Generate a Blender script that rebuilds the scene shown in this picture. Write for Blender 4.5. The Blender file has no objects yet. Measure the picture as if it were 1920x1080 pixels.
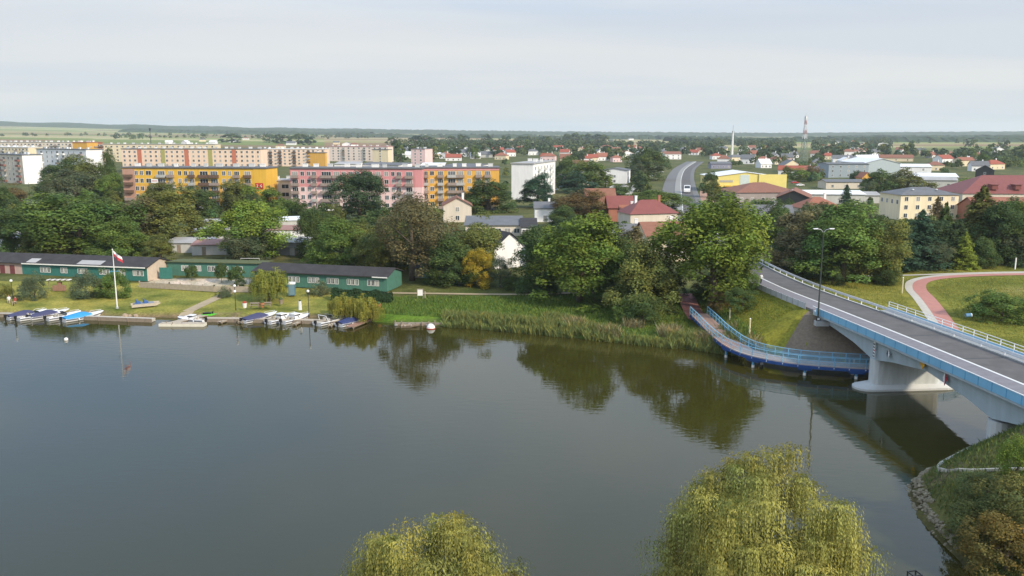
import bpy, math, random
import numpy as np
from mathutils import Vector, Matrix, noise as mnoise

# ------------------------------------------------------------------ camera, sky, sun, exposure
sc = bpy.context.scene
COL = sc.collection
F = 1598.0
PITCH = math.radians(10.22)
CH = 30.0
cs, sn = math.cos(PITCH), math.sin(PITCH)
cam_d = bpy.data.cameras.new('camera')
cam_d.sensor_width = 36.0
cam_d.lens = F / 1920 * 36.0
cam_d.clip_start = 0.5
cam_d.clip_end = 40000
cam = bpy.data.objects.new('camera', cam_d)
cam.location = (0, 0, CH)
cam.rotation_euler = (math.pi / 2 - PITCH, 0, 0)
COL.objects.link(cam)
sc.camera = cam

SUN = Vector((0.62, -0.55, 0.56)).normalized()
SUN_EL = math.asin(SUN.z)
SUN_AZ = math.atan2(SUN.x, SUN.y)

world = bpy.data.worlds.new('World')
sc.world = world
world.use_nodes = True
nt = world.node_tree
nt.nodes.clear()
def wn(t): return nt.nodes.new(t)
wout = wn('ShaderNodeOutputWorld'); bg = wn('ShaderNodeBackground')
sky = wn('ShaderNodeTexSky'); sky.sky_type = 'NISHITA'; sky.sun_disc = False
sky.sun_elevation = SUN_EL; sky.sun_rotation = SUN_AZ
sky.air_density = 1.0; sky.dust_density = 0.8; sky.ozone_density = 1.5
tc = wn('ShaderNodeTexCoord'); sep = wn('ShaderNodeSeparateXYZ')
nt.links.new(tc.outputs['Generated'], sep.inputs[0])
def wm(op, a, b=None, clamp=False):
    n = wn('ShaderNodeMath'); n.operation = op; n.use_clamp = clamp
    for i, v in enumerate((a, b)):
        if v is None: continue
        if isinstance(v, (int, float)): n.inputs[i].default_value = v
        else: nt.links.new(v, n.inputs[i])
    return n.outputs[0]
zc = wm('ADD', wm('MAXIMUM', sep.outputs[2], 0.0), 0.07)
comb = wn('ShaderNodeCombineXYZ')
nt.links.new(wm('DIVIDE', sep.outputs[0], zc), comb.inputs[0])
nt.links.new(wm('DIVIDE', sep.outputs[1], zc), comb.inputs[1])
nz = wn('ShaderNodeTexNoise'); nz.inputs['Scale'].default_value = 0.34
nz.inputs['Detail'].default_value = 6; nz.inputs['Roughness'].default_value = 0.55
nz.inputs['Distortion'].default_value = 0.4
mp = wn('ShaderNodeMapping'); mp.inputs['Location'].default_value = (-9.0, -2.0, 0); mp.inputs['Scale'].default_value = (0.55, 1.0, 1)
nt.links.new(comb.outputs[0], mp.inputs[0]); nt.links.new(mp.outputs[0], nz.inputs['Vector'])
ramp = wn('ShaderNodeValToRGB')
ramp.color_ramp.elements[0].position = 0.40; ramp.color_ramp.elements[0].color = (0, 0, 0, 1)
ramp.color_ramp.elements[1].position = 0.64; ramp.color_ramp.elements[1].color = (1, 1, 1, 1)
nt.links.new(nz.outputs[0], ramp.inputs[0])
skm = wn('ShaderNodeMixRGB'); skm.blend_type = 'MULTIPLY'; skm.inputs[0].default_value = 1
skm.inputs[2].default_value = (0.13, 0.13, 0.13, 1)
nt.links.new(sky.outputs[0], skm.inputs[1])
# thin high cloud veil: brighter streaks over a paler, slightly bluer layer
veil = wn('ShaderNodeMixRGB')
veil.inputs[1].default_value = (0.26, 0.42, 0.66, 1)
veil.inputs[2].default_value = (0.715, 0.722, 0.722, 1)
# the veil looks thicker towards the horizon, seen edge-on
hzv = wm('MULTIPLY', wm('SUBTRACT', 1.7, wm('DIVIDE', wm('MAXIMUM', sep.outputs[2], 0.0), 0.15), True), 0.8)
vf = wm('ADD', ramp.outputs[0], wm('MULTIPLY', wm('SUBTRACT', 1.0, ramp.outputs[0]), hzv), True)
nt.links.new(vf, veil.inputs[0])
mixs = wn('ShaderNodeMixRGB')
# the veil thins a little overhead where the clear sky shows through
hi = wm('MULTIPLY', wm('SUBTRACT', sep.outputs[2], 0.12, True), 0.55, True)
fac = wm('SUBTRACT', 0.95, wm('MULTIPLY', hi, wm('SUBTRACT', 1.1, ramp.outputs[0])), True)
nt.links.new(fac, mixs.inputs[0])
nt.links.new(skm.outputs[0], mixs.inputs[1]); nt.links.new(veil.outputs[0], mixs.inputs[2])
nt.links.new(mixs.outputs[0], bg.inputs[0])
# a veiled sky is brighter overhead than near the horizon
nt.links.new(wm('ADD', 1.0, wm('MULTIPLY', wm('DIVIDE', wm('SUBTRACT', sep.outputs[2], 0.12, True), 0.4, True), 0.95)), bg.inputs[1])
nt.links.new(bg.outputs[0], wout.inputs[0])

sun_d = bpy.data.lights.new('sun', 'SUN')
sun_d.energy = 3.9; sun_d.angle = math.radians(5.0); sun_d.color = (1.0, 0.87, 0.67)
sun_o = bpy.data.objects.new('sun', sun_d)
sun_o.rotation_euler = SUN.to_track_quat('Z', 'Y').to_euler()
sun_o.location = (0, 0, 200)
COL.objects.link(sun_o)

vs = sc.view_settings
vs.view_transform = 'Standard'; vs.look = 'None'; vs.exposure = 0.17; vs.gamma = 1.0; vs.use_curve_mapping = False
sc.render.engine = 'CYCLES'
sc.cycles.use_denoising = True
sc.cycles.denoiser = 'OPENIMAGEDENOISE'
sc.cycles.max_bounces = 8
sc.cycles.diffuse_bounces = 3
sc.cycles.glossy_bounces = 3
sc.cycles.transmission_bounces = 4
sc.cycles.transparent_max_bounces = 8
sc.cycles.volume_bounces = 1
sc.cycles.caustics_reflective = False
sc.cycles.caustics_refractive = False

# ------------------------------------------------------------------ helpers
R = random.Random(11)
def ray(px, py):
    u, v = px - 960.0, 540.0 - py
    return Vector((u, F * cs + v * sn, -F * sn + v * cs))
def P(px, py, z=2.4):
    d = ray(px, py); t = (z - CH) / d.z
    return Vector((d.x * t, d.y * t, z))
def PY(px, py, Y):
    d = ray(px, py); t = Y / d.y
    return Vector((d.x * t, Y, CH + d.z * t))
def proj(p):
    x, y, z = p[0], p[1], p[2] - CH
    f = y * cs - z * sn; u = y * sn + z * cs
    return 960 + F * x / f, 540 - F * u / f, f

def smooth(a, b, x):
    t = np.clip((x - a) / (b - a), 0, 1)
    return t * t * (3 - 2 * t)

def tag(o, label=None, cat=None, group=None, kind=None):
    if label: o['label'] = label
    if cat: o['category'] = cat
    if group: o['group'] = group
    if kind: o['kind'] = kind
    return o
def link(o):
    COL.objects.link(o); return o
def empty(name, loc, rz=0.0, label=None, cat=None, group=None, scale=None):
    o = bpy.data.objects.new(name, None)
    o.location = loc; o.rotation_euler = (0, 0, rz)
    if scale: o.scale = scale
    o.empty_display_size = 0.3
    link(o)
    return tag(o, label, cat, group)
def ob(name, mesh, parent=None, loc=(0, 0, 0), rot=(0, 0, 0), scale=None, color=None):
    o = bpy.data.objects.new(name, mesh)
    o.location = loc; o.rotation_euler = rot
    if scale: o.scale = scale
    if color: o.color = (*color, 1)
    if parent: o.parent = parent
    return link(o)
def copy_tree(src, parent=None):
    c = src.copy(); link(c); c.parent = parent
    for ch in src.children: copy_tree(ch, c)
    return c

# ---- materials
MATS = {}
def lin(h):
    h = h.lstrip('#')
    out = []
    for i in (0, 2, 4):
        c = int(h[i:i + 2], 16) / 255
        out.append(c / 12.92 if c <= 0.04045 else ((c + 0.055) / 1.055) ** 2.4)
    return out
def mat(name, col, rough=0.75, metal=0.0, var=0.12, scale=1.5, bump=0.0, spec=0.3, alpha=1.0, trans=0.0, coat=0.0, streak=False):
    if name in MATS: return MATS[name]
    if isinstance(col, str): col = lin(col)
    m = bpy.data.materials.new(name); m.use_nodes = True
    n = m.node_tree; b = n.nodes['Principled BSDF']
    b.inputs['Roughness'].default_value = rough
    b.inputs['Metallic'].default_value = metal
    b.inputs['Specular IOR Level'].default_value = spec
    b.inputs['Alpha'].default_value = alpha
    b.inputs['Transmission Weight'].default_value = trans
    b.inputs['Coat Weight'].default_value = coat
    tcn = n.nodes.new('ShaderNodeTexCoord')
    no = n.nodes.new('ShaderNodeTexNoise'); no.inputs['Scale'].default_value = scale
    no.inputs['Detail'].default_value = 5; no.inputs['Roughness'].default_value = 0.6
    if streak or 'render' in name:      # rain streaks run down the face
        mpn = n.nodes.new('ShaderNodeMapping'); mpn.inputs['Scale'].default_value = (1.0, 1.0, 0.16)
        n.links.new(tcn.outputs['Object'], mpn.inputs[0]); n.links.new(mpn.outputs[0], no.inputs['Vector'])
        var = max(var, 0.13); no.inputs['Scale'].default_value = max(scale, 0.9)
    else:
        n.links.new(tcn.outputs['Object'], no.inputs['Vector'])
    mx = n.nodes.new('ShaderNodeMixRGB')
    mx.inputs[1].default_value = (*[max(0, c * (1 - var * 1.6)) for c in col], 1)
    mx.inputs[2].default_value = (*[min(1, c * (1 + var * 1.6)) for c in col], 1)
    n.links.new(no.outputs[0], mx.inputs[0])
    n.links.new(mx.outputs[0], b.inputs['Base Color'])
    if bump:
        bp = n.nodes.new('ShaderNodeBump'); bp.inputs['Strength'].default_value = bump
        bp.inputs['Distance'].default_value = 0.05
        n2 = n.nodes.new('ShaderNodeTexNoise'); n2.inputs['Scale'].default_value = scale * 6
        n2.inputs['Detail'].default_value = 4
        n.links.new(tcn.outputs['Object'], n2.inputs['Vector'])
        n.links.new(n2.outputs[0], bp.inputs['Height']); n.links.new(bp.outputs[0], b.inputs['Normal'])
    MATS[name] = m
    return m
GLASS = mat('window_glass', (0.035, 0.045, 0.055), 0.12, var=0.3, scale=0.6, spec=0.6)
WHITE = mat('white_paint', (0.78, 0.77, 0.74), 0.5, var=0.06)
CONC = mat('concrete', (0.40, 0.40, 0.385), 0.85, var=0.16, scale=0.8, bump=0.2)
CONCW = mat('pale_concrete', (0.56, 0.57, 0.56), 0.8, var=0.12, scale=0.5, bump=0.15)
DARK = mat('dark_metal', (0.03, 0.033, 0.035), 0.5, var=0.2)
GREYM = mat('grey_metal', (0.33, 0.34, 0.35), 0.45, metal=0.5, var=0.15)
ROOFD = mat('dark_roofing_felt', (0.045, 0.042, 0.044), 0.9, var=0.35, scale=0.6, bump=0.3)
ROOFG = mat('grey_roofing', (0.14, 0.145, 0.155), 0.8, var=0.2, scale=0.5)
ROOFL = mat('pale_roofing', (0.36, 0.355, 0.35), 0.8, var=0.25, scale=0.25)
ROOFW = mat('white_roofing', (0.72, 0.73, 0.75), 0.6, var=0.08, scale=0.3)
WOOD = mat('weathered_wood', (0.26, 0.21, 0.16), 0.85, var=0.3, scale=2.5, bump=0.3)
WOODP = mat('pale_wood', (0.42, 0.36, 0.28), 0.85, var=0.25, scale=2.0, bump=0.2)
BLACK = mat('black_plastic', (0.015, 0.015, 0.017), 0.35, var=0.2)
RUBBER = mat('rubber', (0.02, 0.02, 0.02), 0.9, var=0.2)

# ---- mesh builder
class MB:
    def __init__(s): s.v = []; s.f = []; s.m = []
    def face(s, pts, m=0):
        n = len(s.v); s.v += [tuple(p) for p in pts]; s.f.append(list(range(n, n + len(pts)))); s.m.append(m); return s
    def box(s, x0, x1, y0, y1, z0, z1, m=0):
        n = len(s.v)
        s.v += [(x0, y0, z0), (x1, y0, z0), (x1, y1, z0), (x0, y1, z0), (x0, y0, z1), (x1, y0, z1), (x1, y1, z1), (x0, y1, z1)]
        for q in ((0, 3, 2, 1), (4, 5, 6, 7), (0, 1, 5, 4), (1, 2, 6, 5), (2, 3, 7, 6), (3, 0, 4, 7)):
            s.f.append([n + i for i in q]); s.m.append(m)
        return s
    def prism(s, poly, z0, z1, m=0, mt=None):
        n = len(s.v); k = len(poly)
        s.v += [(x, y, z0) for x, y in poly] + [(x, y, z1) for x, y in poly]
        s.f.append([n + i for i in range(k)][::-1]); s.m.append(m)
        s.f.append([n + k + i for i in range(k)]); s.m.append(m if mt is None else mt)
        for i in range(k):
            j = (i + 1) % k
            s.f.append([n + i, n + j, n + k + j, n + k + i]); s.m.append(m)
        return s
    def loft(s, rings, m=0, cap=True, closed=True):
        n = len(s.v); k = len(rings[0])
        for r in rings: s.v += [tuple(p) for p in r]
        for a in range(len(rings) - 1):
            for i in range(k if closed else k - 1):
                j = (i + 1) % k
                s.f.append([n + a * k + i, n + a * k + j, n + (a + 1) * k + j, n + (a + 1) * k + i]); s.m.append(m)
        if cap and closed:
            s.f.append([n + i for i in range(k)][::-1]); s.m.append(m)
            s.f.append([n + (len(rings) - 1) * k + i for i in range(k)]); s.m.append(m)
        return s
    def tube(s, pts, r, n=6, m=0):
        pts = [Vector(p) for p in pts]
        rs = r if isinstance(r, (list, tuple)) else [r] * len(pts)
        rings = []
        for i, p in enumerate(pts):
            d = (pts[min(i + 1, len(pts) - 1)] - pts[max(i - 1, 0)]).normalized()
            a = d.cross(Vector((0, 0, 1)) if abs(d.z) < 0.95 else Vector((1, 0, 0))).normalized()
            b = d.cross(a)
            rings.append([p + (a * math.cos(t) + b * math.sin(t)) * rs[i] for t in [2 * math.pi * q / n for q in range(n)]])
        return s.loft(rings, m)
    def sphere(s, c, r, nu=10, nv=6, m=0, sz=1.0):
        rings = []
        for i in range(nv + 1):
            a = math.pi * (i / nv) * 0.98 + 0.03 - math.pi / 2
            rings.append([(c[0] + r * math.cos(a) * math.cos(2 * math.pi * j / nu), c[1] + r * math.cos(a) * math.sin(2 * math.pi * j / nu), c[2] + r * sz * math.sin(a)) for j in range(nu)])
        return s.loft(rings, m)
    def mesh(s, name, mats, sm=False):
        me = bpy.data.meshes.new(name)
        me.from_pydata(s.v, [], s.f)
        for m in (mats if isinstance(mats, (list, tuple)) else [mats]): me.materials.append(m)
        me.polygons.foreach_set('material_index', s.m)
        if sm: me.polygons.foreach_set('use_smooth', [True] * len(s.f))
        me.update()
        return me
    def build(s, name, mats, parent=None, loc=(0, 0, 0), rot=(0, 0, 0), sm=False):
        return ob(name, s.mesh(name, mats, sm), parent, loc, rot)

def catmull(pts, step=1.5):
    pts = [np.array(p, float) for p in pts]
    q = [2 * pts[0] - pts[1]] + pts + [2 * pts[-1] - pts[-2]]
    out = []
    for i in range(1, len(q) - 2):
        p0, p1, p2, p3 = q[i - 1:i + 3]
        n = max(1, int(np.linalg.norm(p2 - p1) / step))
        for k in range(n):
            t = k / n
            out.append(0.5 * (2 * p1 + (p2 - p0) * t + (2 * p0 - 5 * p1 + 4 * p2 - p3) * t * t + (3 * p1 - p0 - 3 * p2 + p3) * t ** 3))
    out.append(pts[-1])
    return out
def normals2(line):
    out = []
    for i in range(len(line)):
        d = line[min(i + 1, len(line) - 1)] - line[max(i - 1, 0)]
        d = d[:2] / max(1e-9, np.linalg.norm(d[:2]))
        out.append(np.array([d[1], -d[0]]))      # to the right of travel
    return out
def offset(line, o, dz=0.0):
    nn = normals2(line)
    return [np.array([p[0] + n[0] * o, p[1] + n[1] * o, p[2] + dz]) for p, n in zip(line, nn)]
def ribbon_mb(line, o0, o1, dz=0.0, mb=None, m=0, thick=0.0):
    mb = mb or MB()
    a, b = offset(line, o0, dz), offset(line, o1, dz)
    if thick:
        rings = [[p, q, (q[0], q[1], q[2] - thick), (p[0], p[1], p[2] - thick)] for p, q in zip(a, b)]
        return mb.loft(rings, m)
    n = len(mb.v)
    for p, q in zip(a, b): mb.v += [tuple(p), tuple(q)]
    for i in range(len(a) - 1):
        k = n + 2 * i
        mb.f.append([k, k + 1, k + 3, k + 2]); mb.m.append(m)
    return mb

# ------------------------------------------------------------------ terrain
WATER = np.array([(-420, 146), (-86, 139.5), (-60, 138.6), (-25, 136.2), (-20, 134.5), (-5, 130.5), (10, 124), (20, 119.5), (27, 116.6),
                  (31, 114), (34.3, 110.4), (38, 107.8), (43, 106.4), (58, 106), (90, 108), (420, 130), (420, 70), (90, 70), (62, 74), (52, 77),
                  (46, 78), (42, 76.3), (37.2, 72.4), (34.6, 69.6), (33.7, 67.5), (32.9, 64.5), (32.4, 61), (32.2, 57), (31.2, 50), (24, 46), (0, 45), (-60, 44), (-420, 40)], float)
W2 = np.roll(WATER, -1, 0)
def water_sd(x, y):
    x = np.asarray(x, float); y = np.asarray(y, float)
    if x.size == 1:
        X, Y = float(x.ravel()[0]), float(y.ravel()[0])
        ax, ay = WATER[:, 0], WATER[:, 1]; e = W2 - WATER
        t = np.clip(((X - ax) * e[:, 0] + (Y - ay) * e[:, 1]) / (e * e).sum(1), 0, 1)
        d = math.sqrt(((X - ax - t * e[:, 0]) ** 2 + (Y - ay - t * e[:, 1]) ** 2).min())
        c = (ay > Y) != (W2[:, 1] > Y)
        xi = ax + (Y - ay) * e[:, 0] / np.where(e[:, 1] == 0, 1e-9, e[:, 1])
        return np.full(x.shape, -d if (c & (X < xi)).sum() % 2 else d)
    d = np.full(x.shape, 1e9); inside = np.zeros(x.shape, bool)
    for i in range(len(WATER)):
        ax, ay = WATER[i]; bx, by = WATER[(i + 1) % len(WATER)]
        ex, ey = bx - ax, by - ay
        t = np.clip(((x - ax) * ex + (y - ay) * ey) / (ex * ex + ey * ey), 0, 1)
        d = np.minimum(d, (x - ax - t * ex) ** 2 + (y - ay - t * ey) ** 2)
        c = (ay > y) != (by > y)
        with np.errstate(divide='ignore', invalid='ignore'):
            xi = ax + (y - ay) * ex / (ey if ey else 1e-9)
        inside ^= c & (x < xi)
    d = np.sqrt(d)
    return np.where(inside, -d, d)
# road centre line (centre of the whole deck), with surface heights
ROAD_FAR = [(46.1, 114, 6.2), (44.9, 140, 5.3), (46, 172, 4.4), (50, 215, 3.4), (59, 285, 2.6), (74, 365, 2.5), (90, 450, 2.6), (112, 560, 2.9), (141, 690, 3.15), (183, 850, 3.5)]
ROAD_BR = [(52.5, 40, 6.7), (51, 56, 6.85), (49.4, 74, 6.85), (47.6, 95, 6.6), (46.1, 114, 6.25)]
ROAD = catmull(ROAD_BR[:-1] + ROAD_FAR, 3.0)
def road_info(x, y, line):
    x = np.asarray(x, float); y = np.asarray(y, float)
    d = np.full(x.shape, 1e9); h = np.zeros(x.shape)
    L = np.array(line)
    if x.size == 1:
        X, Y = float(x.ravel()[0]), float(y.ravel()[0])
        a, e = L[:-1], L[1:] - L[:-1]
        t = np.clip(((X - a[:, 0]) * e[:, 0] + (Y - a[:, 1]) * e[:, 1]) / (e[:, 0] ** 2 + e[:, 1] ** 2 + 1e-9), 0, 1)
        dd = (X - a[:, 0] - t * e[:, 0]) ** 2 + (Y - a[:, 1] - t * e[:, 1]) ** 2
        k = int(dd.argmin())
        return np.full(x.shape, math.sqrt(dd[k])), np.full(x.shape, a[k, 2] + t[k] * e[k, 2])
    for i in range(len(L) - 1):
        ax, ay, az = L[i]; bx, by, bz = L[i + 1]
        ex, ey = bx - ax, by - ay
        t = np.clip(((x - ax) * ex + (y - ay) * ey) / (ex * ex + ey * ey + 1e-9), 0, 1)
        dd = np.sqrt((x - ax - t * ex) ** 2 + (y - ay - t * ey) ** 2)
        k = dd < d
        d = np.where(k, dd, d); h = np.where(k, az + t * (bz - az), h)
    return d, h
EMB_FAR = [p for i, p in enumerate(ROAD) if p[1] > 115.5 and (i % 4 == 0 or p[1] < 119)]
EMB_NEAR = [p for p in ROAD if p[1] < 67][::2]
AMP = ([-0.8, -0.6, -0.29, 0, 0.3, 0.65], [1.05, 1.0, 0.56, 0.32, 0.17, 0.30])
GY = ([0, 400, 900, 2000, 3500, 5000, 6500, 9000, 12000], [0, 0, 0.035, 0.13, 0.32, 0.58, 0.95, 1.0, 1.0])
def terrain(x, y):
    x = np.asarray(x, float); y = np.asarray(y, float)
    sd = water_sd(x, y)
    z = np.where(sd < 0, np.maximum(-2.0, sd * 0.45), 0.75 * smooth(0, 1.6, sd) + 1.65 * smooth(2, 42, sd))
    z = z + np.interp(np.clip(x / np.maximum(y, 50), -0.8, 0.65), *AMP) * 112 * np.interp(y, *GY)
    df = np.full(x.shape, 50.0)
    for line, hw in ((EMB_FAR, 5.6), (EMB_NEAR, 6.0)):
        near = (np.abs(x - 80) < 150) & (y < 900)
        if not near.any(): continue
        d = np.full(x.shape, 1e6); h = np.zeros(x.shape)
        d[near], h[near] = road_info(x[near], y[near], line)
        if line is EMB_FAR: df = np.minimum(d, 50)
        e = h - 0.06 - 0.48 * np.maximum(0, d - hw) - 0.02 * d
        z = np.where(sd > 0, np.maximum(z, np.minimum(e, 0.35 + 0.8 * sd)), z)
    # a gentle roll in the meadow right of the road
    z = z + 0.25 * np.sin(x * 0.09 + 1) * np.sin(y * 0.07) * smooth(6, 25, sd) * smooth(7, 16, df)
    return z
def tz(x, y): return float(terrain(np.array([x]), np.array([y]))[0])
_T = np.geomspace(60, 9000, 200)
def PG(px, py):
    """where the sight line of a photo point meets the ground"""
    d = ray(px, py); X = d.x / d.y * _T; Z = CH + d.z / d.y * _T
    if py < 372: G = 2.4 + np.interp(np.clip(d.x / d.y, -0.8, 0.65), *AMP) * 112 * np.interp(_T, *GY)
    else: G = terrain(X, _T)
    k = np.nonzero(Z <= G)[0]
    if len(k) == 0: return None
    y = _T[k[0]]; x = d.x / d.y * y
    return Vector((x, y, tz(x, y)))

# zones of ground colour (the ground's own colour: lawn, rough meadow, earth, paving, gravel)
def zone_colours(x, y):
    sd = water_sd(x, y)
    n = len(x)
    c = np.tile(np.array([0.085, 0.105, 0.035]), (n, 1))
    def put(mask, col):
        m = np.clip(mask, 0, 1)[:, None]
        c[:] = c * (1 - m) + np.array(col) * m
    d, h = road_info(x, y, EMB_FAR)
    put(smooth(140, 185, y) * smooth(-200, -100, -np.abs(x) - 0.0 * y), (0.075, 0.085, 0.035))
    put(smooth(150, 260, y), (0.085, 0.10, 0.042))
    lawn = (y > 132) & (y < 163) & (x < -22)
    put(lawn * 1.0, (0.21, 0.215, 0.055))
    put(((x < -22) & (sd > 0) & (sd < 1.4)) * 1.0, (0.20, 0.155, 0.10))
    put(((x < -22) & (x > -84) & (y < 163) & (sd < 14) & (np.sin(x * 0.35) * np.sin(y * 0.5 + x * 0.1) > 0.35)) * 0.45, (0.10, 0.14, 0.03))
    rough = (x > -22) & (x < 31) & (sd > 0) & (y < 150) & (y > 100)
    put(rough * 0.9, (0.075, 0.125, 0.025))
    put(((x > -24) & (x < -5) & (y > 134) & (y < 146)) * 0.7, (0.10, 0.19, 0.02))
    emb = (d < 26) & (x < 45) & (x > 22) & (y < 140) & (y > 100)
    put(emb * 0.9, (0.15, 0.165, 0.025))
    # right-hand meadow
    mead = (x > 52) & (y > 100) & (y < 185) & (sd > 0)
    put(mead * 0.95, (0.16, 0.17, 0.035))
    put(mead * np.clip(np.sin(x * 0.13 + 0.4) * np.sin(y * 0.1 + x * 0.05), 0, 1) * 0.8, (0.10, 0.15, 0.03))
    put(mead * (np.exp(-((x - 98) / 9) ** 2 - ((y - 150) / 4) ** 2)) * 0.9, (0.45, 0.36, 0.19))
    # near bank
    nb = (y < 80) & (sd > 0)
    put(nb * 0.9, (0.075, 0.085, 0.03))
    put(((x > 34) & (y > 66) & (y < 80) & (sd > 0)) * np.clip(np.sin(x * 0.9) + np.sin(y * 0.8 + x * 0.5), 0, 1) * 0.7, (0.13, 0.11, 0.08))
    # yards round the boathouses
    put((((x > -71) & (x < -47) & (y > 160.5) & (y < 167))) * 1.0, (0.42, 0.40, 0.36))
    # river bed
    put((sd < -0.05) * 1.0, (0.05, 0.045, 0.025))
    # open fields far off
    fld = smooth(1100, 1900, y)
    return c, fld

def axis(lo, a, b, hi, fine, g=1.09):
    v = list(np.arange(a, b + fine, fine))
    s = fine; p = v[-1]
    while p < hi: s *= g; p += s; v.append(p)
    s = fine; p = v[0]; w = []
    while p > lo: s *= g; p -= s; w.append(p)
    return np.array(w[::-1] + v)
gx = axis(-9500, -112, 125, 9500, 1.25); gy = axis(-250, 44, 190, 10500, 1.25, 1.075)
GX, GYY = np.meshgrid(gx, gy)
fx, fy = GX.ravel(), GYY.ravel()
fz = terrain(fx, fy)
zc_, fld_ = zone_colours(fx, fy)
nxg, nyg = len(gx), len(gy)
idx = np.arange(nxg * nyg).reshape(nyg, nxg)
quads = np.stack([idx[:-1, :-1], idx[:-1, 1:], idx[1:, 1:], idx[1:, :-1]], -1).reshape(-1, 4)
def np_mesh(name, verts, quads, k=4):
    me = bpy.data.meshes.new(name)
    verts = np.asarray(verts, np.float32); quads = np.asarray(quads, np.int32)
    me.vertices.add(len(verts)); me.vertices.foreach_set('co', verts.ravel())
    me.loops.add(quads.size); me.loops.foreach_set('vertex_index', quads.ravel())
    me.polygons.add(len(quads))
    me.polygons.foreach_set('loop_start', np.arange(0, quads.size, k, dtype=np.int32))
    me.update(calc_edges=True)
    return me
gme = np_mesh('ground', np.stack([fx, fy, fz], -1), quads)
gme.polygons.foreach_set('use_smooth', np.ones(len(quads), bool))
ca = gme.color_attributes.new('zone', 'FLOAT_COLOR', 'POINT')
ca.data.foreach_set('color', np.concatenate([zc_, fld_[:, None]], 1).astype(np.float32).ravel())

def ground_material():
    m = bpy.data.materials.new('ground_cover'); m.use_nodes = True
    n = m.node_tree; L = n.links.new; b = n.nodes['Principled BSDF']
    b.inputs['Roughness'].default_value = 0.95; b.inputs['Specular IOR Level'].default_value = 0.1
    at = n.nodes.new('ShaderNodeVertexColor'); at.layer_name = 'zone'
    geo = n.nodes.new('ShaderNodeNewGeometry')
    def noi(scale, det=5, r=0.6):
        t = n.nodes.new('ShaderNodeTexNoise'); t.inputs['Scale'].default_value = scale
        t.inputs['Detail'].default_value = det; t.inputs['Roughness'].default_value = r
        L(geo.outputs['Position'], t.inputs['Vector']); return t.outputs[0]
    def mixn(bt, f, a, c):
        x = n.nodes.new('ShaderNodeMixRGB'); x.blend_type = bt
        for i, v in enumerate((f, a, c)):
            if isinstance(v, (int, float)): x.inputs[i].default_value = v
            elif isinstance(v, tuple): x.inputs[i].default_value = v
            else: L(v, x.inputs[i])
        return x.outputs[0]
    r1 = n.nodes.new('ShaderNodeValToRGB'); r1.color_ramp.elements[0].color = (0.55, 0.62, 0.5, 1); r1.color_ramp.elements[1].color = (1.5, 1.35, 1.3, 1)
    r1.color_ramp.elements[0].position = 0.3; r1.color_ramp.elements[1].position = 0.72
    L(noi(0.22, 7, 0.62), r1.inputs[0])
    r2 = n.nodes.new('ShaderNodeValToRGB'); r2.color_ramp.elements[0].color = (0.65, 0.65, 0.65, 1); r2.color_ramp.elements[1].color = (1.35, 1.35, 1.35, 1)
    r2.color_ramp.elements[0].position = 0.3; r2.color_ramp.elements[1].position = 0.7
    L(noi(2.6, 4), r2.inputs[0])
    near = mixn('MULTIPLY', 1.0, mixn('MULTIPLY', 1.0, at.outputs[0], r1.outputs[0]), r2.outputs[0])
    r3 = n.nodes.new('ShaderNodeValToRGB'); e3 = r3.color_ramp.elements
    e3[0].color = (0.75, 0.85, 0.7, 1); e3[0].position = 0.35; e3[1].color = (1.55, 1.3, 1.25, 1); e3[1].position = 0.66
    L(noi(0.035, 4, 0.6), r3.inputs[0])
    near = mixn('MULTIPLY', 0.8, near, r3.outputs[0])
    # strip fields
    sx = n.nodes.new('ShaderNodeSeparateXYZ'); L(geo.outputs['Position'], sx.inputs[0])
    def ma(op, a, c=None):
        x = n.nodes.new('ShaderNodeMath'); x.operation = op
        for i, v in enumerate((a, c)):
            if v is None: continue
            if isinstance(v, (int, float)): x.inputs[i].default_value = v
            else: L(v, x.inputs[i])
        return x.outputs[0]
    u = ma('ADD', ma('DIVIDE', sx.outputs[0], 620.0), ma('MULTIPLY', sx.outputs[1], 0.00035))
    w = ma('ADD', ma('DIVIDE', sx.outputs[1], 260.0), ma('MULTIPLY', sx.outputs[0], 0.0003))
    cb = n.nodes.new('ShaderNodeCombineXYZ'); L(ma('FLOOR', u), cb.inputs[0])
    L(ma('FLOOR', ma('ADD', w, ma('MULTIPLY', ma('FLOOR', u), 0.37))), cb.inputs[1])
    wh = n.nodes.new('ShaderNodeTexWhiteNoise'); L(cb.outputs[0], wh.inputs['Vector'])
    fr = n.nodes.new('ShaderNodeValToRGB'); fr.color_ramp.interpolation = 'CONSTANT'
    e = fr.color_ramp.elements
    e[0].color = (0.30, 0.27, 0.12, 1); e[0].position = 0
    e[1].color = (0.17, 0.21, 0.06, 1); e[1].position = 0.22
    for p_, c_ in ((0.4, (0.36, 0.29, 0.16, 1)), (0.52, (0.22, 0.26, 0.08, 1)), (0.66, (0.25, 0.17, 0.10, 1)), (0.78, (0.12, 0.17, 0.05, 1)), (0.9, (0.38, 0.35, 0.18, 1))):
        k = e.new(p_); k.color = c_
    L(wh.outputs['Value'], fr.inputs[0])
    far = mixn('MULTIPLY', 0.5, fr.outputs[0], r1.outputs[0])
    L(mixn('MIX', at.outputs['Alpha'], near, far), b.inputs['Base Color'])
    bp = n.nodes.new('ShaderNodeBump'); bp.inputs['Strength'].default_value = 0.6; bp.inputs['Distance'].default_value = 0.15
    L(noi(3.5, 5, 0.7), bp.inputs['Height']); L(bp.outputs[0], b.inputs['Normal'])
    return m
gme.materials.append(ground_material())
tag(ob('ground', gme), kind='structure')

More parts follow.
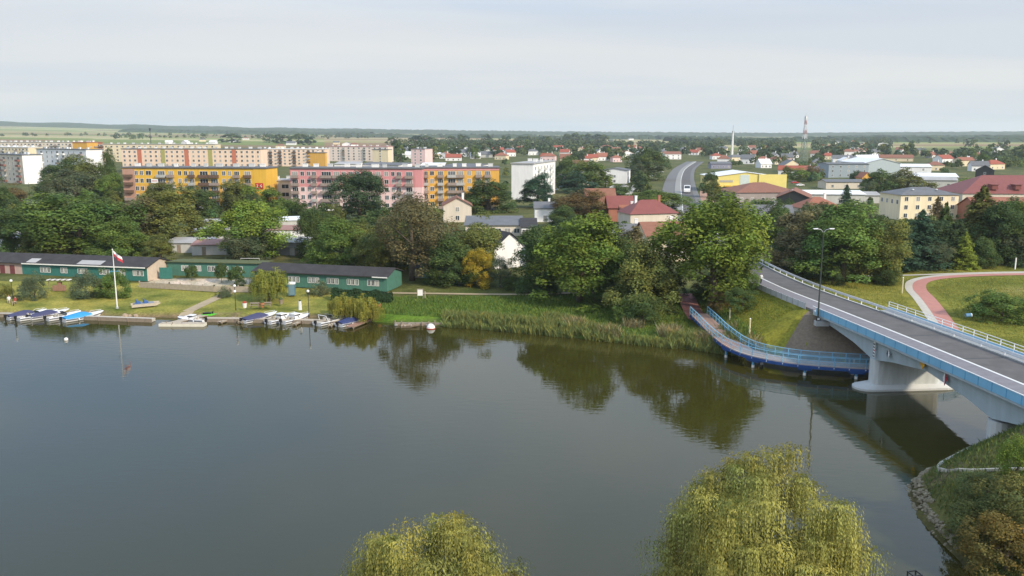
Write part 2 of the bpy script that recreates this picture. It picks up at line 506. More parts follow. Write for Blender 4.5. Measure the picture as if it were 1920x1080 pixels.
def water_material():
    m = bpy.data.materials.new('river_water'); m.use_nodes = True
    n = m.node_tree; L = n.links.new; b = n.nodes['Principled BSDF']
    b.inputs['Base Color'].default_value = (0.037, 0.034, 0.007, 1)
    b.inputs['Roughness'].default_value = 0.025; b.inputs['IOR'].default_value = 1.4
    b.inputs['Specular IOR Level'].default_value = 0.5
    geo = n.nodes.new('ShaderNodeNewGeometry')
    mp = n.nodes.new('ShaderNodeMapping'); mp.inputs['Scale'].default_value = (0.45, 1.15, 1); mp.inputs['Rotation'].default_value = (0, 0, 0.12)
    L(geo.outputs['Position'], mp.inputs[0])
    n1 = n.nodes.new('ShaderNodeTexNoise'); n1.inputs['Scale'].default_value = 1.1; n1.inputs['Detail'].default_value = 3; n1.inputs['Distortion'].default_value = 0.5
    L(mp.outputs[0], n1.inputs['Vector'])
    n2 = n.nodes.new('ShaderNodeTexNoise'); n2.inputs['Scale'].default_value = 0.05; n2.inputs['Detail'].default_value = 3
    L(geo.outputs['Position'], n2.inputs['Vector'])
    rm = n.nodes.new('ShaderNodeMapRange'); rm.inputs[1].default_value = 0.38; rm.inputs[2].default_value = 0.68; rm.inputs[3].default_value = 0.10; rm.inputs[4].default_value = 0.42
    L(n2.outputs[0], rm.inputs[0])
    mu = n.nodes.new('ShaderNodeMath'); mu.operation = 'MULTIPLY'; L(n1.outputs[0], mu.inputs[0]); L(rm.outputs[0], mu.inputs[1])
    bp = n.nodes.new('ShaderNodeBump'); bp.inputs['Strength'].default_value = 0.5; bp.inputs['Distance'].default_value = 0.09
    L(mu.outputs[0], bp.inputs['Height']); L(bp.outputs[0], b.inputs['Normal'])
    return m
MB().face([(-420, 0, 0), (420, 0, 0), (420, 160, 0), (-420, 160, 0)]).build('river_water', water_material())
tag(bpy.data.objects['river_water'], kind='structure')

# ------------------------------------------------------------------ roads and paths
ASPH = mat('asphalt', (0.115, 0.108, 0.104), 0.9, var=0.28, scale=0.5, bump=0.2)
ASPHL = mat('worn_asphalt', (0.155, 0.152, 0.15), 0.9, var=0.14, scale=0.3)
SLAB = mat('pavement_slabs', (0.20, 0.19, 0.205), 0.9, var=0.2, scale=1.2, bump=0.2)
LINE = mat('road_line_paint', (0.66, 0.66, 0.63), 0.7, var=0.1)
REDP = mat('red_paving', (0.43, 0.20, 0.165), 0.9, var=0.14, scale=1.0)
PALEP = mat('pale_paving', (0.46, 0.43, 0.37), 0.9, var=0.12, scale=1.0)
SAND = mat('sandy_path', (0.36, 0.29, 0.19), 0.95, var=0.2, scale=0.8)
def struct(mb, name, m): return tag(mb.build(name, m), kind='structure')
FARR = [p for p in ROAD if p[1] >= 113.9]
BRR = [p for p in ROAD if p[1] <= 116.9]
struct(ribbon_mb(ROAD, -1.1, 4.2, 0.02), 'road', ASPH)
struct(ribbon_mb([p for p in ROAD if p[1] > 240], 4.2, 6.6, 0.07), 'road_shoulder', ASPHL)
struct(ribbon_mb([p for p in ROAD if p[1] > 300], -10.5, -4.3, 0.06), 'road_lane', ASPHL)
struct(ribbon_mb([p for p in ROAD if p[1] > 300], -4.3, -1.45, 0.2, thick=.3), 'road_median', mat('pale_median', (0.27, 0.265, 0.25), 0.9))
struct(ribbon_mb([p for p in ROAD if p[1] < 300], -4.7, -1.42, 0.14, thick=0.3), 'pavement', SLAB)
struct(ribbon_mb(ROAD, -1.42, -1.12, 0.16, thick=0.3), 'road_kerb', LINE)
struct(ribbon_mb(FARR, 4.2, 4.4, 0.03, thick=0.2), 'road_edge_kerb', LINE)
def ground_line(pts, step=1.5, dz=0.05):
    l = catmull([(a, b, 0) for a, b in pts], step)
    for p in l: p[2] = tz(p[0], p[1]) + dz
    return l
RP = ground_line([(60.5, 112), (62.3, 116.5), (66.5, 130), (70.5, 143), (74, 154), (79, 162.5), (87, 167), (100, 168.5), (125, 168)])
struct(ribbon_mb(RP, -0.4, 1.9, 0.012), 'cycle_path', REDP)
struct(ribbon_mb(RP, -1.7, -0.4, 0.008), 'footway', PALEP)
struct(ribbon_mb(ground_line([(70, 167.5), (79, 168.2), (100, 170.4), (135, 170.4)]), -0.6, 0.6, 0.02), 'gravel_path', PALEP)
struct(ribbon_mb(ground_line([(-24, 153.5), (-14, 152.6), (0, 152), (14, 152), (24, 149)]), -0.7, 0.7, 0.0), 'sandy_footpath', SAND)
struct(ribbon_mb(ground_line([(-54.5, 138.9), (-54, 145), (-53, 152), (-51.5, 159)]), -1.0, 1.0, 0.0), 'lawn_footpath', SAND)
struct(ribbon_mb(ground_line([(30.6, 148), (29.8, 140), (29.3, 131.2)]), -1.5, 1.5, 0.12), 'brick_path', mat('brick_paving', (0.27, 0.115, 0.10), 0.9, var=0.2, scale=1.5))
# pale lane left of the far road
struct(ribbon_mb(ground_line([(42, 320), (52, 385), (64, 450), (84, 540), (112, 640)], 4), -1.6, 1.6, 0.05), 'side_lane', PALEP)
struct(ribbon_mb(ground_line([(77, 345), (88, 400), (102, 460), (115, 520)], 4), -0.2, 5.2, 0.04), 'brick_forecourt', mat('pink_paving', (0.36, 0.21, 0.15), 0.9, var=0.2, scale=0.3))
# car park in front of the brown-roofed hall
def sheet(pts, name, m, dz=0.06):
    mb = MB(); mb.face([(p[0], p[1], tz(p[0], p[1]) + dz) for p in pts]); return struct(mb, name, m)
sheet([P(1345, 402), P(1400, 402), P(1440, 375), P(1355, 372)], 'car_park', ASPHL)
sheet([P(40, 395), P(140, 392), P(150, 372), P(40, 374)], 'parking_yard', ASPHL)

# ------------------------------------------------------------------ road bridge
BLUE = mat('blue_bridge_paint', (0.13, 0.36, 0.56), 0.5, var=0.1, scale=0.8)
BLUEP = mat('pale_blue_panel', (0.22, 0.47, 0.66), 0.45, var=0.1, scale=0.7)
BLUED = mat('dark_blue_steel', (0.02, 0.07, 0.24), 0.5, var=0.2)
GIRD = mat('bluegrey_girder_paint', (0.40, 0.47, 0.50), 0.7, var=0.17, scale=1.1, streak=True)
PIERM = mat('pier_concrete', (0.52, 0.54, 0.53), 0.8, var=0.22, scale=1.2, bump=0.15, streak=True)
GALV = mat('galvanised_steel', (0.70, 0.71, 0.72), 0.5, metal=0.0, var=0.15)
def root_at(name, loc, label, cat, group=None, rz=0.0):
    return empty(name, loc, rz, label, cat, group)
def part(mb, name, m, parent, sm=False):
    """a part given in world coordinates under an unrotated, unparented root (or a part of one)"""
    r = parent
    o = mb.build(name, m, parent, sm=sm)
    off = Vector((0, 0, 0)); q = parent
    while q is not None: off += q.location; q = q.parent
    o.location = -off
    return o
bl = [p for p in ROAD if 50 < p[1] < 116.5]
bl = catmull([tuple(p) for p in bl[::2]], 1.0)
bridge = root_at('road_bridge', (48.5, 88, 0), 'haunched road bridge with pale blue side panels crossing the river', 'bridge')
def soffit(y, z):
    pts = ([56, 62, 70, 77, 81, 88, 95, 99, 104, 110, 114, 118], [1.05, 1.1, 1.9, 3.1, 2.3, 1.45, 2.3, 3.05, 2.0, 1.3, 1.1, 1.1])
    return z - np.interp(y, *pts)
ri = []
for p, n in zip(bl, normals2(bl)):
    zb = soffit(p[1], p[2])
    def q(o, z): return (p[0] + n[0] * o, p[1] + n[1] * o, z)
    ri.append([q(-4.35, p[2] - 0.42), q(-4.15, zb), q(4.15, zb), q(4.35, p[2] - 0.42)])
part(MB().loft(ri), 'girder', GIRD, bridge)
part(ribbon_mb(bl, -5.0, 5.6, -0.02, thick=0.40), 'deck_slab', CONC, bridge)
part(ribbon_mb(bl, -5.12, -4.72, 0.2, thick=0.55), 'edge_beam', GIRD, bridge)
part(ribbon_mb(bl, 5.3, 5.7, 0.2, thick=0.55), 'edge_beam', GIRD, bridge)
def line_at(line, y):
    k = min(range(len(line)), key=lambda i: abs(line[i][1] - y))
    return line[k], normals2(line)[k]
def pier(y, h):
    p, n = line_at(bl, y)
    a = math.atan2(n[1], n[0])
    def W(u, v): return (p[0] + math.cos(a) * u - math.sin(a) * v, p[1] + math.sin(a) * u + math.cos(a) * v)
    def nose(l, w, k=7): return [W(l + w * math.cos(t), w * math.sin(t)) for t in [-math.pi / 2 + math.pi * i / k for i in range(k + 1)]] + [W(-l + w * math.cos(t), w * math.sin(t)) for t in [math.pi / 2 + math.pi * i / k for i in range(k + 1)]]
    b = part(MB().prism(nose(3.3, 1.05), 0.2, h), 'pier', PIERM, bridge)
    r0, r1, r2 = nose(4.6, 1.7), nose(4.6, 1.7), nose(3.7, 1.15)
    mb = MB().loft([[(x, y_, -1.5) for x, y_ in r0], [(x, y_, 0.25) for x, y_ in r1], [(x, y_, 0.62) for x, y_ in r2]])
    o = mb.build('footing', CONCW, b)
pier(99, 3.6); pier(77, 3.6)
for y0, y1 in ((114.5, 117.5), (60, 63)):
    p, n = line_at(bl, (y0 + y1) / 2)
    part(MB().prism([(p[0] - 4.9, y0), (p[0] + 4.9, y0), (p[0] + 4.9, y1), (p[0] - 4.9, y1)], 1.5, p[2] - 0.45), 'abutment', CONC, bridge)
def rail_panel(parent, name, a, b, z0, z1, m, thick=0.05, mesh=True):
    a, b = Vector(a), Vector(b)
    d = (b - a); d.z = 0; d.normalize(); nrm = Vector((d.y, -d.x, 0)) * thick / 2
    ring = []
    for pt in (a, b):
        ring.append([pt + nrm + Vector((0, 0, z0)), pt - nrm + Vector((0, 0, z0)), pt - nrm + Vector((0, 0, z1)), pt + nrm + Vector((0, 0, z1))])
    return part(MB().loft(ring), name, m, parent)
def sample_len(line, step):
    out = [line[0]]; acc = 0
    for i in range(1, len(line)):
        s = np.linalg.norm(line[i] - line[i - 1]); acc += s
        if acc >= step: out.append(line[i]); acc = 0
    return out
lp = sample_len(offset(bl, -5.17, 0.2), 2.0)
for a, b in zip(lp[:-1], lp[1:]):
    rail_panel(bridge, 'railing_panel', a, b, -0.30, 0.55, BLUEP)
    part(MB().box(a[0] - .05, a[0] + .05, a[1] - .05, a[1] + .05, a[2] - 0.3, a[2] + 0.58), 'railing_post', BLUE, bridge)
part(ribbon_mb(offset(bl, -5.17, 0.2), -0.06, 0.06, 0.64, thick=0.07), 'handrail', GALV, bridge)
rp = sample_len(offset(bl, 5.5, 0.2), 2.0)
for a in rp: part(MB().box(a[0] - .04, a[0] + .04, a[1] - .04, a[1] + .04, a[2], a[2] + 1.1), 'railing_post', GALV, bridge)
for dz in (1.12, 0.78, 0.45): part(ribbon_mb(offset(bl, 5.5, 0.2), -0.04, 0.04, dz, thick=0.06), 'handrail', GALV, bridge)
for a, b in zip(rp[:-1], rp[1:]): rail_panel(bridge, 'railing_panel', a, b, 0.08, 0.42, BLUEP, 0.03)
part(ribbon_mb(bl, 4.22, 5.28, 0.12, thick=0.2), 'service_strip', CONC, bridge)
for y_ in (62.5, 77, 88, 99, 114.3):
    seg = [p for p in bl if abs(p[1] - y_) < 1.1][:2]
    if len(seg) == 2:
        seg[1] = seg[0] + (seg[1] - seg[0]) * 0.18
        part(ribbon_mb(seg, -1.08, 4.18, 0.028), 'expansion_joint', DARK, bridge)
gr = root_at('guard_rail', (48.5, 100, 6), 'long pale steel guard rail along the right edge of the bridge road', 'guard rail')
gl = [p for p in ROAD if 52 < p[1] < 190]
g2 = offset(gl, 4.5, 0.0)
gs = sample_len(catmull([tuple(p) for p in g2], 1.0), 4.0)
for a, b in zip(gs[:-1], gs[1:]):
    part(MB().box(a[0] - .06, a[0] + .06, a[1] - .06, a[1] + .06, a[2] - 0.1, a[2] + 0.62), 'post', GALV, gr)
    rail_panel(gr, 'rail_beam', (a[0] - .09, a[1] + 0.02, a[2]), (b[0] - .09, b[1] - 0.02, b[2]), 0.42, 0.75, GALV, 0.08)
er = root_at('embankment_railing', (40.5, 128, 5.5), 'grey white panel railing on the grassy embankment beyond the bridge', 'railing')
WPAN = mat('grey_white_panel', (0.50, 0.51, 0.53), 0.6, var=0.1)
el = sample_len(offset(catmull([tuple(p) for p in ROAD if 116 < p[1] < 142], 0.5), -5.0, 0.0), 2.0)
for a, b in zip(el[:-1], el[1:]):
    rail_panel(er, 'panel', a, b, -0.1, 0.75, WPAN)
    part(MB().box(a[0] - .06, a[0] + .06, a[1] - .06, a[1] + .06, a[2] - 0.4, a[2] + 0.85), 'post', GREYM, er)
# navigation signs on the girder side
def nav_sign(y, dz, kind, label):
    p, n = line_at(bl, y)
    c = Vector((p[0] - 4.62 * n[0] - 0.0, p[1] - 4.62 * n[1], p[2] + dz))
    r = root_at('navigation_sign', c, label, 'sign', 'navigation signs on the bridge')
    def plate(poly, x, m, nm='plate'):
        mb = MB(); mb.loft([[(x, u, w) for u, w in poly], [(x + 0.04, u, w) for u, w in poly]]); return mb.build(nm, m, r)
    RED = mat('sign_red', (0.45, 0.03, 0.05), 0.5, var=0.1)
    YEL = mat('sign_yellow', (0.75, 0.40, 0.03), 0.5, var=0.1)
    if kind == 'half':
        plate([(0, -0.75), (0, 0.75), (0.42, 0)], 0, WHITE); plate([(0, -0.75), (-0.42, 0), (0, 0.75)], 0.0, RED, 'red_half')
    elif kind == 'halfg':
        plate([(0, -0.62), (0, 0.62), (0.36, 0)], 0, BLACK, 'black_half'); plate([(0, -0.62), (-0.36, 0), (0, 0.62)], 0.0, WHITE)
    elif kind == 'yellow':
        plate([(-0.55, 0), (0, -0.55), (0.55, 0), (0, 0.55)], 0, YEL)
    else:
        plate([(-0.22, -0.95), (0.22, -0.95), (0.22, 0.95), (-0.22, 0.95)], 0, WHITE)
        for i in range(5): plate([(-0.2, -0.85 + i * 0.36), (0.2, -0.85 + i * 0.36), (0.2, -0.72 + i * 0.36), (-0.2, -0.72 + i * 0.36)], -0.03, RED if i == 2 else BLACK, 'mark')
    MB().box(0.04, 0.45, -0.04, 0.04, -0.04, 0.04).build('bracket', GREYM, r)
nav_sign(98.5, -1.55, 'gauge', 'tall black and white height gauge board above the left pier')
nav_sign(94.6, -1.35, 'halfg', 'small half white half black diamond sign on the bridge girder')
nav_sign(88.2, -0.75, 'yellow', 'yellow diamond sign at the middle of the bridge girder')
nav_sign(84.0, -1.15, 'half', 'half red half white diamond sign on the bridge girder')

# ------------------------------------------------------------------ footbridge below the road bridge
FB = catmull([(29.3, 131, 2.3), (29.5, 125, 2.15), (29.6, 119, 2.0), (30.4, 112.5, 1.75), (32.3, 108.6, 1.6), (36, 105.8, 1.5), (40.5, 104.1, 1.5), (46, 103.2, 1.5), (54, 103.8, 1.6), (60.6, 111.9, 2.3)], 0.8)
fb = root_at('footbridge', (31, 108, 0), 'curved blue footbridge leading over the water under the road bridge', 'footbridge')
FDECK = mat('footbridge_decking', (0.36, 0.31, 0.285), 0.85, var=0.14, scale=1.2)
FUP = [p for p in FB if p[1] > 112 and p[0] < 40]; k_ = len(FUP)
part(ribbon_mb(FB[:k_ + 1], -1.35, 1.35, 0.0, thick=0.12), 'upper_deck', mat('reddish_decking', (0.40, 0.25, 0.19), 0.85, var=0.14, scale=1.2), fb)
part(ribbon_mb(FB[k_:], -1.35, 1.35, 0.0, thick=0.12), 'deck', FDECK, fb)
part(ribbon_mb(FB, -1.42, -1.24, -0.12, thick=0.38), 'girder', BLUED, fb)
part(ribbon_mb(FB, 1.24, 1.42, -0.12, thick=0.38), 'girder', BLUED, fb)
FS = sample_len(FB, 1.6)
MESHM = mat('blue_mesh_infill', (0.16, 0.40, 0.55), 0.5, var=0.08, alpha=0.22)
for side in (-1.36, 1.36):
    o = offset(FS, side); 
    for i, a in enumerate(o):
        part(MB().box(a[0] - .035, a[0] + .035, a[1] - .035, a[1] + .035, a[2] - 0.1, a[2] + 1.12), 'railing_post', BLUEP, fb)
        if i < len(o) - 1:
            rail_panel(fb, 'railing_panel', a, o[i + 1], 0.12, 0.98, MESHM, 0.03)
        if side < 0 or True:
            part(MB().box(a[0] - .07, a[0] + .07, a[1] - .07, a[1] + .07, a[2] - 0.32, a[2] - 0.16), 'beam_end', GALV, fb)
    part(ribbon_mb(offset(FB, side), -0.05, 0.05, 1.16, thick=0.06), 'handrail', BLUEP, fb)
    part(ribbon_mb(offset(FB, side), -0.03, 0.03, 0.6, thick=0.04), 'handrail', BLUEP, fb)
for k in (14, 21, 27, 34, 41, 49):
    if k >= len(FB): continue
    p = FB[k]; n = normals2(FB)[k]
    cp = part(ribbon_mb(FB[k - 1:k + 2], -1.3, 1.3, -0.5, thick=0.3), 'crossbeam', BLUED, fb)
    for s in (-1.0, 1.0):
        x, y = p[0] + n[0] * s, p[1] + n[1] * s
        part(MB().tube([(x, y, -1.8), (x, y, 0.35)], 0.2, 8), 'pile', WHITE, fb)
        part(MB().tube([(x, y, 0.35), (x, y, p[2] - 0.5)], 0.17, 8), 'pile_cap', BLUE, fb)
rw = ground_line([(32.2, 112.9), (34.6, 110.1), (38.2, 107.5), (43, 106.1), (48, 105.9), (58, 105.8)], 1.0, 0)
for p in rw: p[2] = 0.75
wall = root_at('retaining_wall', (40, 104.5, 0), 'low pale concrete retaining wall at the foot of the bridge slope', 'wall')
part(ribbon_mb(rw, -0.25, 0.15, 0.0, thick=2.0), 'wall_face', CONC, wall)
# cobbled slope under the abutment
cob = MB(); grid = []
for i in range(15):
    row = []
    for j in range(11):
        th = math.radians(-168 + i * 11.2) if i else math.radians(-168)
        th = math.radians(-136 + i * 9)
        r = 0.5 + j * 1.28
        x, y = 44.0 + 4.2 * math.cos(th) * 0.9 + r * math.cos(th), 117.0 + 2.0 * math.sin(th) + r * math.sin(th)
        row.append((x, y, tz(x, y) + 0.05))
    grid.append(row)
for i in range(14):
    for j in range(10): cob.face([grid[i][j], grid[i][j + 1], grid[i + 1][j + 1], grid[i + 1][j]])
struct(cob, 'cobbled_slope', mat('cobbles', (0.18, 0.14, 0.10), 0.95, var=0.35, scale=3.0, bump=0.6))
def marker_post(px, py, h, label):
    p = P(px, py, 2.0)
    z = tz(p.x, p.y); r = root_at('marker_post', (p.x, p.y, z - 0.2), label, 'post', 'pale posts beside the footbridge')
    MB().tube([(0, 0, 0), (0, 0, h)], [0.13, 0.11], 8).build('shaft', mat('cream_post', (0.62, 0.55, 0.36), 0.7), r)
    MB().tube([(0, 0, h), (0, 0, h + 0.12)], [0.15, 0.02], 8).build('cap', WHITE, r)
marker_post(1368, 603, 2.0, 'pale post at the upper end of the footbridge railing')
marker_post(1405, 632, 2.4, 'pale post beside the bend of the footbridge')
marker_post(1602, 672, 2.6, 'pale post near the pier end of the footbridge')
marker_post(1691, 552, 3.0, 'grey white post at the grass edge of the red cycle path')

# ------------------------------------------------------------------ lamps
lamp_head_m = mat('lamp_glass', (0.8, 0.8, 0.78), 0.3, var=0.03)
def street_lamp(x, y, z, h, label, double=True):
    r = root_at('street_lamp', (x, y, z), label, 'street lamp', 'tall street lamps')
    MB().tube([(0, 0, 0), (0, 0, 0.5)], [0.22, 0.2], 8).build('base', DARK, r)
    MB().box(-0.14, 0.14, -0.26, -0.2, 0.15, 0.42).build('hatch', WHITE, r)
    GP = mat('lamp_post_paint', (0.05, 0.06, 0.055), 0.5, var=0.2)
    MB().tube([(0, 0, 0.5), (0, 0, 4), (0, 0, h)], [0.13, 0.10, 0.06], 8).build('pole', GP, r)
    for s in ((-1, 1) if double else (1,)):
        MB().tube([(0, 0, h - 0.4), (s * 0.35, 0, h), (s * 0.9, 0, h + 0.1)], 0.04, 6).build('arm', GREYM, r)
        hd = MB().loft([[(s * 0.75, -.14, h + .06), (s * 0.75, .14, h + .06), (s * 0.75, .1, h + .18), (s * 0.75, -.1, h + .18)], [(s * 1.4, -.1, h + .1), (s * 1.4, .1, h + .1), (s * 1.4, .06, h + .16), (s * 1.4, -.06, h + .16)]]).build('lamp_head', GALV, r)
        MB().box(min(s * .85, s * 1.3), max(s * .85, s * 1.3), -.08, .08, h + .03, h + .065).build('lens', lamp_head_m, hd)
    return r
street_lamp(40.75, 111, 5.55, 12.2, 'tall dark double-headed street lamp at the start of the bridge railing')
MB_l = root_at('lamp_bracket', (40.9, 111, 4.9), 'small concrete bracket carrying the tall bridge lamp', 'bracket')
MB().box(-0.5, 1.2, -0.5, 0.5, 0.0, 0.62).build('block', CONC, MB_l)
MB().box(-0.3, 0.3, -0.3, 0.3, 0.62, 0.66).build('plate', GREYM, MB_l)
for px, py, h, lab in ((78, 380, 9, 'slim grey street lamp by the left parking yard'), (57, 378, 8, 'grey lamp post left of the parking yard lamp'), (177, 372, 9, 'slender lamp post behind the grey green trees'),
                       (1479, 392, 7, 'lamp post beside the brown roofed hall')):
    p = P(px, py); street_lamp(p.x, p.y, tz(p.x, p.y), h, lab, False)
def park_lamp(px, py, h, label, n=1):
    p = P(px, py, 1.2); p.z = tz(p.x, p.y)
    r = root_at('park_lamp', p, label, 'park lamp', 'globe lamps along the lawn')
    MB().tube([(0, 0, 0), (0, 0, 0.6), (0, 0, h)], [0.09, 0.06, 0.05], 8).build('pole', DARK, r)
    for i in range(n):
        zz = h + 0.2 - i * 0.95
        MB().sphere((0, -0.05 * i, zz), 0.24, 10, 7).build('globe', lamp_head_m, r)
        MB().tube([(0, 0, zz - 0.3), (0, 0, zz - 0.2)], [0.08, 0.13], 8).build('collar', DARK, r)
park_lamp(25, 569, 4.2, 'globe park lamp at the far left of the lawn')
park_lamp(442, 577, 4.0, 'twin globe park lamp beside the small round shrub', 2)
park_lamp(579, 585, 4.2, 'globe park lamp left of the dark rounded bush')
park_lamp(735, 520, 3.4, 'globe lamp at the right end of the long green boathouse')

# ------------------------------------------------------------------ vegetation
def leaf_material():
    m = bpy.data.materials.new('foliage'); m.use_nodes = True
    n = m.node_tree; L = n.links.new
    b = n.nodes['Principled BSDF']; out = n.nodes['Material Output']
    b.inputs['Roughness'].default_value = 0.75; b.inputs['Specular IOR Level'].default_value = 0.12
    oi = n.nodes.new('ShaderNodeObjectInfo')
    at = n.nodes.new('ShaderNodeVertexColor'); at.layer_name = 'tint'
    mx = n.nodes.new('ShaderNodeMixRGB'); mx.blend_type = 'MULTIPLY'; mx.inputs[0].default_value = 1
    L(oi.outputs['Color'], mx.inputs[1]); L(at.outputs[0], mx.inputs[2])
    L(mx.outputs[0], b.inputs['Base Color'])
    tr = n.nodes.new('ShaderNodeBsdfTranslucent'); L(mx.outputs[0], tr.inputs[0])
    ms = n.nodes.new('ShaderNodeMixShader'); ms.inputs[0].default_value = 0.25
    L(b.outputs[0], ms.inputs[1]); L(tr.outputs[0], ms.inputs[2]); L(ms.outputs[0], out.inputs[0])
    return m
LEAF = leaf_material()
BARK = mat('bark', (0.10, 0.08, 0.06), 0.95, var=0.35, scale=3, bump=0.4)
def leaves_mesh(name, C, N, size, tint, aspect=0.6, rng=None, up=None):
    """C centres (n,3), N normals (n,3); one quad leaf (clump) each"""
    rng = rng or np.random.default_rng(1)
    n = len(C)
    N = N / np.maximum(1e-6, np.linalg.norm(N, axis=1))[:, None]
    t = rng.normal(size=(n, 3)) if up is None else up
    T = np.cross(N, t); T /= np.maximum(1e-6, np.linalg.norm(T, axis=1))[:, None]
    B = np.cross(N, T)
    s = (size * rng.uniform(0.6, 1.35, n))[:, None]
    a = s * T * 0.5; b = s * B * 0.5 * aspect
    j = lambda: rng.uniform(0.65, 1.2, (n, 1))
    V = np.stack([C - a * j(), C - b * j(), C + a * j(), C + b * j()], 1).reshape(-1, 3)
    Q = np.arange(4 * n).reshape(n, 4)
    me = np_mesh(name, V, Q)
    col = np.repeat(np.concatenate([tint, np.ones((n, 1))], 1), 4, 0).astype(np.float32)
    ca = me.color_attributes.new('tint', 'FLOAT_COLOR', 'POINT'); ca.data.foreach_set('color', col.ravel())
    me.materials.append(LEAF)
    return me
def sphere_pts(n, rng):
    v = rng.normal(size=(n, 3)); return v / np.linalg.norm(v, axis=1)[:, None]
def crown_mesh(name, seed, n_leaf, nclump, size, rx=4.6, z0=0.7, z1=14.0, power=1.0, ragged=0.22, columnar=False):
    """broadleaf crown: uneven clumps spread through an irregular envelope, leaf faces on every clump"""
    rng = np.random.default_rng(seed)
    cz, hz = (z0 + z1) / 2, (z1 - z0) / 2
    d = sphere_pts(nclump, rng)
    d[:, 2] = np.where(d[:, 2] < -0.8, -d[:, 2] * 0.6, d[:, 2])
    ph = rng.uniform(0, 6.28, 4)
    env = 1 + ragged * (np.sin(d[:, 0] * 3 + ph[0]) * np.sin(d[:, 1] * 3.3 + ph[1]) + 0.6 * np.sin(d[:, 2] * 4 + ph[2]))
    rad = rng.uniform(0.45, 0.86, nclump) * env
    rad[: nclump // 7] *= 1.13
    C = d * rad[:, None] * np.array([rx, rx, hz])
    taper = 1 - 0.28 * np.clip(C[:, 2] / hz, -1, 1) * power
    C[:, 0] *= taper; C[:, 1] *= taper
    C[:, 2] += cz
    cr = rng.uniform(0.17, 0.36, nclump) * rx
    w = cr ** 2; cnt = rng.multinomial(n_leaf, w / w.sum())
    pc = np.repeat(np.arange(nclump), cnt)
    nn = sphere_pts(n_leaf, rng)
    flip = (nn * d[pc]).sum(1) < -0.25
    nn[flip] *= -1
    nn[:, 2] = np.where(nn[:, 2] < -0.5, nn[:, 2] * -0.4, nn[:, 2])
    pos = C[pc] + nn * (cr[pc] * rng.uniform(0.55, 1.08, n_leaf))[:, None] * np.array([1, 1, 0.92])
    rr_ = np.percentile(np.hypot(pos[:, 0], pos[:, 1]), 96); pos[:, :2] *= rx / rr_
    lo, hi_ = np.percentile(pos[:, 2], 1.5), np.percentile(pos[:, 2], 99.3)
    pos[:, 2] = z0 + (pos[:, 2] - lo) / (hi_ - lo) * (z1 - z0)
    nor = nn * 0.75 + rng.normal(size=(n_leaf, 3)) * 0.42 + np.array([0, 0, 0.25])
    tc_ = rng.uniform(0.72, 1.28, nclump)[pc] * rng.uniform(0.75, 1.25, n_leaf)
    warm = rng.normal(0, 0.07, nclump)[pc] + rng.normal(0, 0.05, n_leaf)
    tint = np.stack([tc_ * (1 + warm), tc_, tc_ * (1 - warm)], 1)
    return leaves_mesh(name, pos, nor, size, tint, 0.65, rng)
def conifer_mesh(name, seed, n_leaf, size, rx=3.2, z1=14.0, tiers=24):
    rng = np.random.default_rng(seed)
    tiers_j = rng.normal(0, 0.15, tiers)
    per = n_leaf // (tiers * 11); C = []; N = []; T = []
    for t in range(tiers):
        f = t / (tiers - 1); z = 1.2 + (z1 - 1.6) * f; r = rx * (1 - f) ** 0.8 + 0.25
        for b in range(11):
            a = rng.uniform(0, 6.28); rr = r * rng.uniform(0.55, 1.15); tn = rng.uniform(0.7, 1.25)
            k = max(3, int(per * (0.5 + 0.8 * (1 - f))))
            s = rng.uniform(0.1, 1, k) ** 0.7
            w = rng.normal(0, 0.16, k) * rr * (1 - s * 0.5)
            x = np.cos(a) * s * rr - np.sin(a) * w; y = np.sin(a) * s * rr + np.cos(a) * w
            zz = z + tiers_j[t] - s * rr * 0.34 + rng.normal(0, 0.22, k) + 0.12 * rr * s * s
            C.append(np.stack([x, y, zz], 1)); N.append(np.stack([np.cos(a) * 0.6 + rng.normal(0, .35, k), np.sin(a) * 0.6 + rng.normal(0, .35, k), 0.9 + rng.normal(0, .3, k)], 1))
            tt = tn * rng.uniform(0.75, 1.25, k); T.append(np.stack([tt, tt, tt], 1))
    return leaves_mesh(name, np.concatenate(C), np.concatenate(N), size, np.concatenate(T), 0.5, rng)
def trunk_mesh(name, seed, z1=14.0, r=0.32, limbs=5, fork=0.3):
    rng = random.Random(seed); mb = MB()
    mb.tube([(0, 0, -0.4), (0.03, 0.02, z1 * 0.15), (rng.uniform(-.2, .2), rng.uniform(-.2, .2), z1 * fork * 1.2), (rng.uniform(-.4, .4), rng.uniform(-.4, .4), z1 * 0.8)], [r * 1.25, r, r * 0.72, r * 0.15], 8)
    for i in range(limbs):
        a = 6.28 * i / limbs + rng.uniform(-.4, .4); zb = z1 * rng.uniform(fork * 0.8, 0.5); l = z1 * rng.uniform(0.16, 0.27)
        mb.tube([(0, 0, zb), (math.cos(a) * l * .5, math.sin(a) * l * .5, zb + l * .5), (math.cos(a) * l, math.sin(a) * l, zb + l * 1.05)], [r * .45, r * .3, r * .08], 5)
    return mb.mesh(name, BARK, True)
NEAR = [crown_mesh('crown', 100 + i, 24000, 130, 0.32, ragged=0.25 + 0.04 * (i % 3), power=(0.6, 1.0, 0.2, 1.3, 0.8, 0.5)[i]) for i in range(6)]
TALL = [crown_mesh('crown', 150, 24000, 120, 0.32, ragged=0.28, z0=3.9, power=0.4)]
SPARSE = [crown_mesh('crown', 140 + i, 12000, 90, 0.27, ragged=0.35, z0=2.6) for i in range(2)]
MID = [crown_mesh('crown', 160 + i, 7000, 70, 0.52, ragged=0.26) for i in range(4)]
FAR = [crown_mesh('crown', 180 + i, 900, 26, 1.45, ragged=0.22, z0=0.3) for i in range(3)]
COLM = [crown_mesh('crown', 190 + i, 1500, 40, 0.8, rx=2.6, z0=1.0, z1=14, ragged=0.2) for i in range(2)]
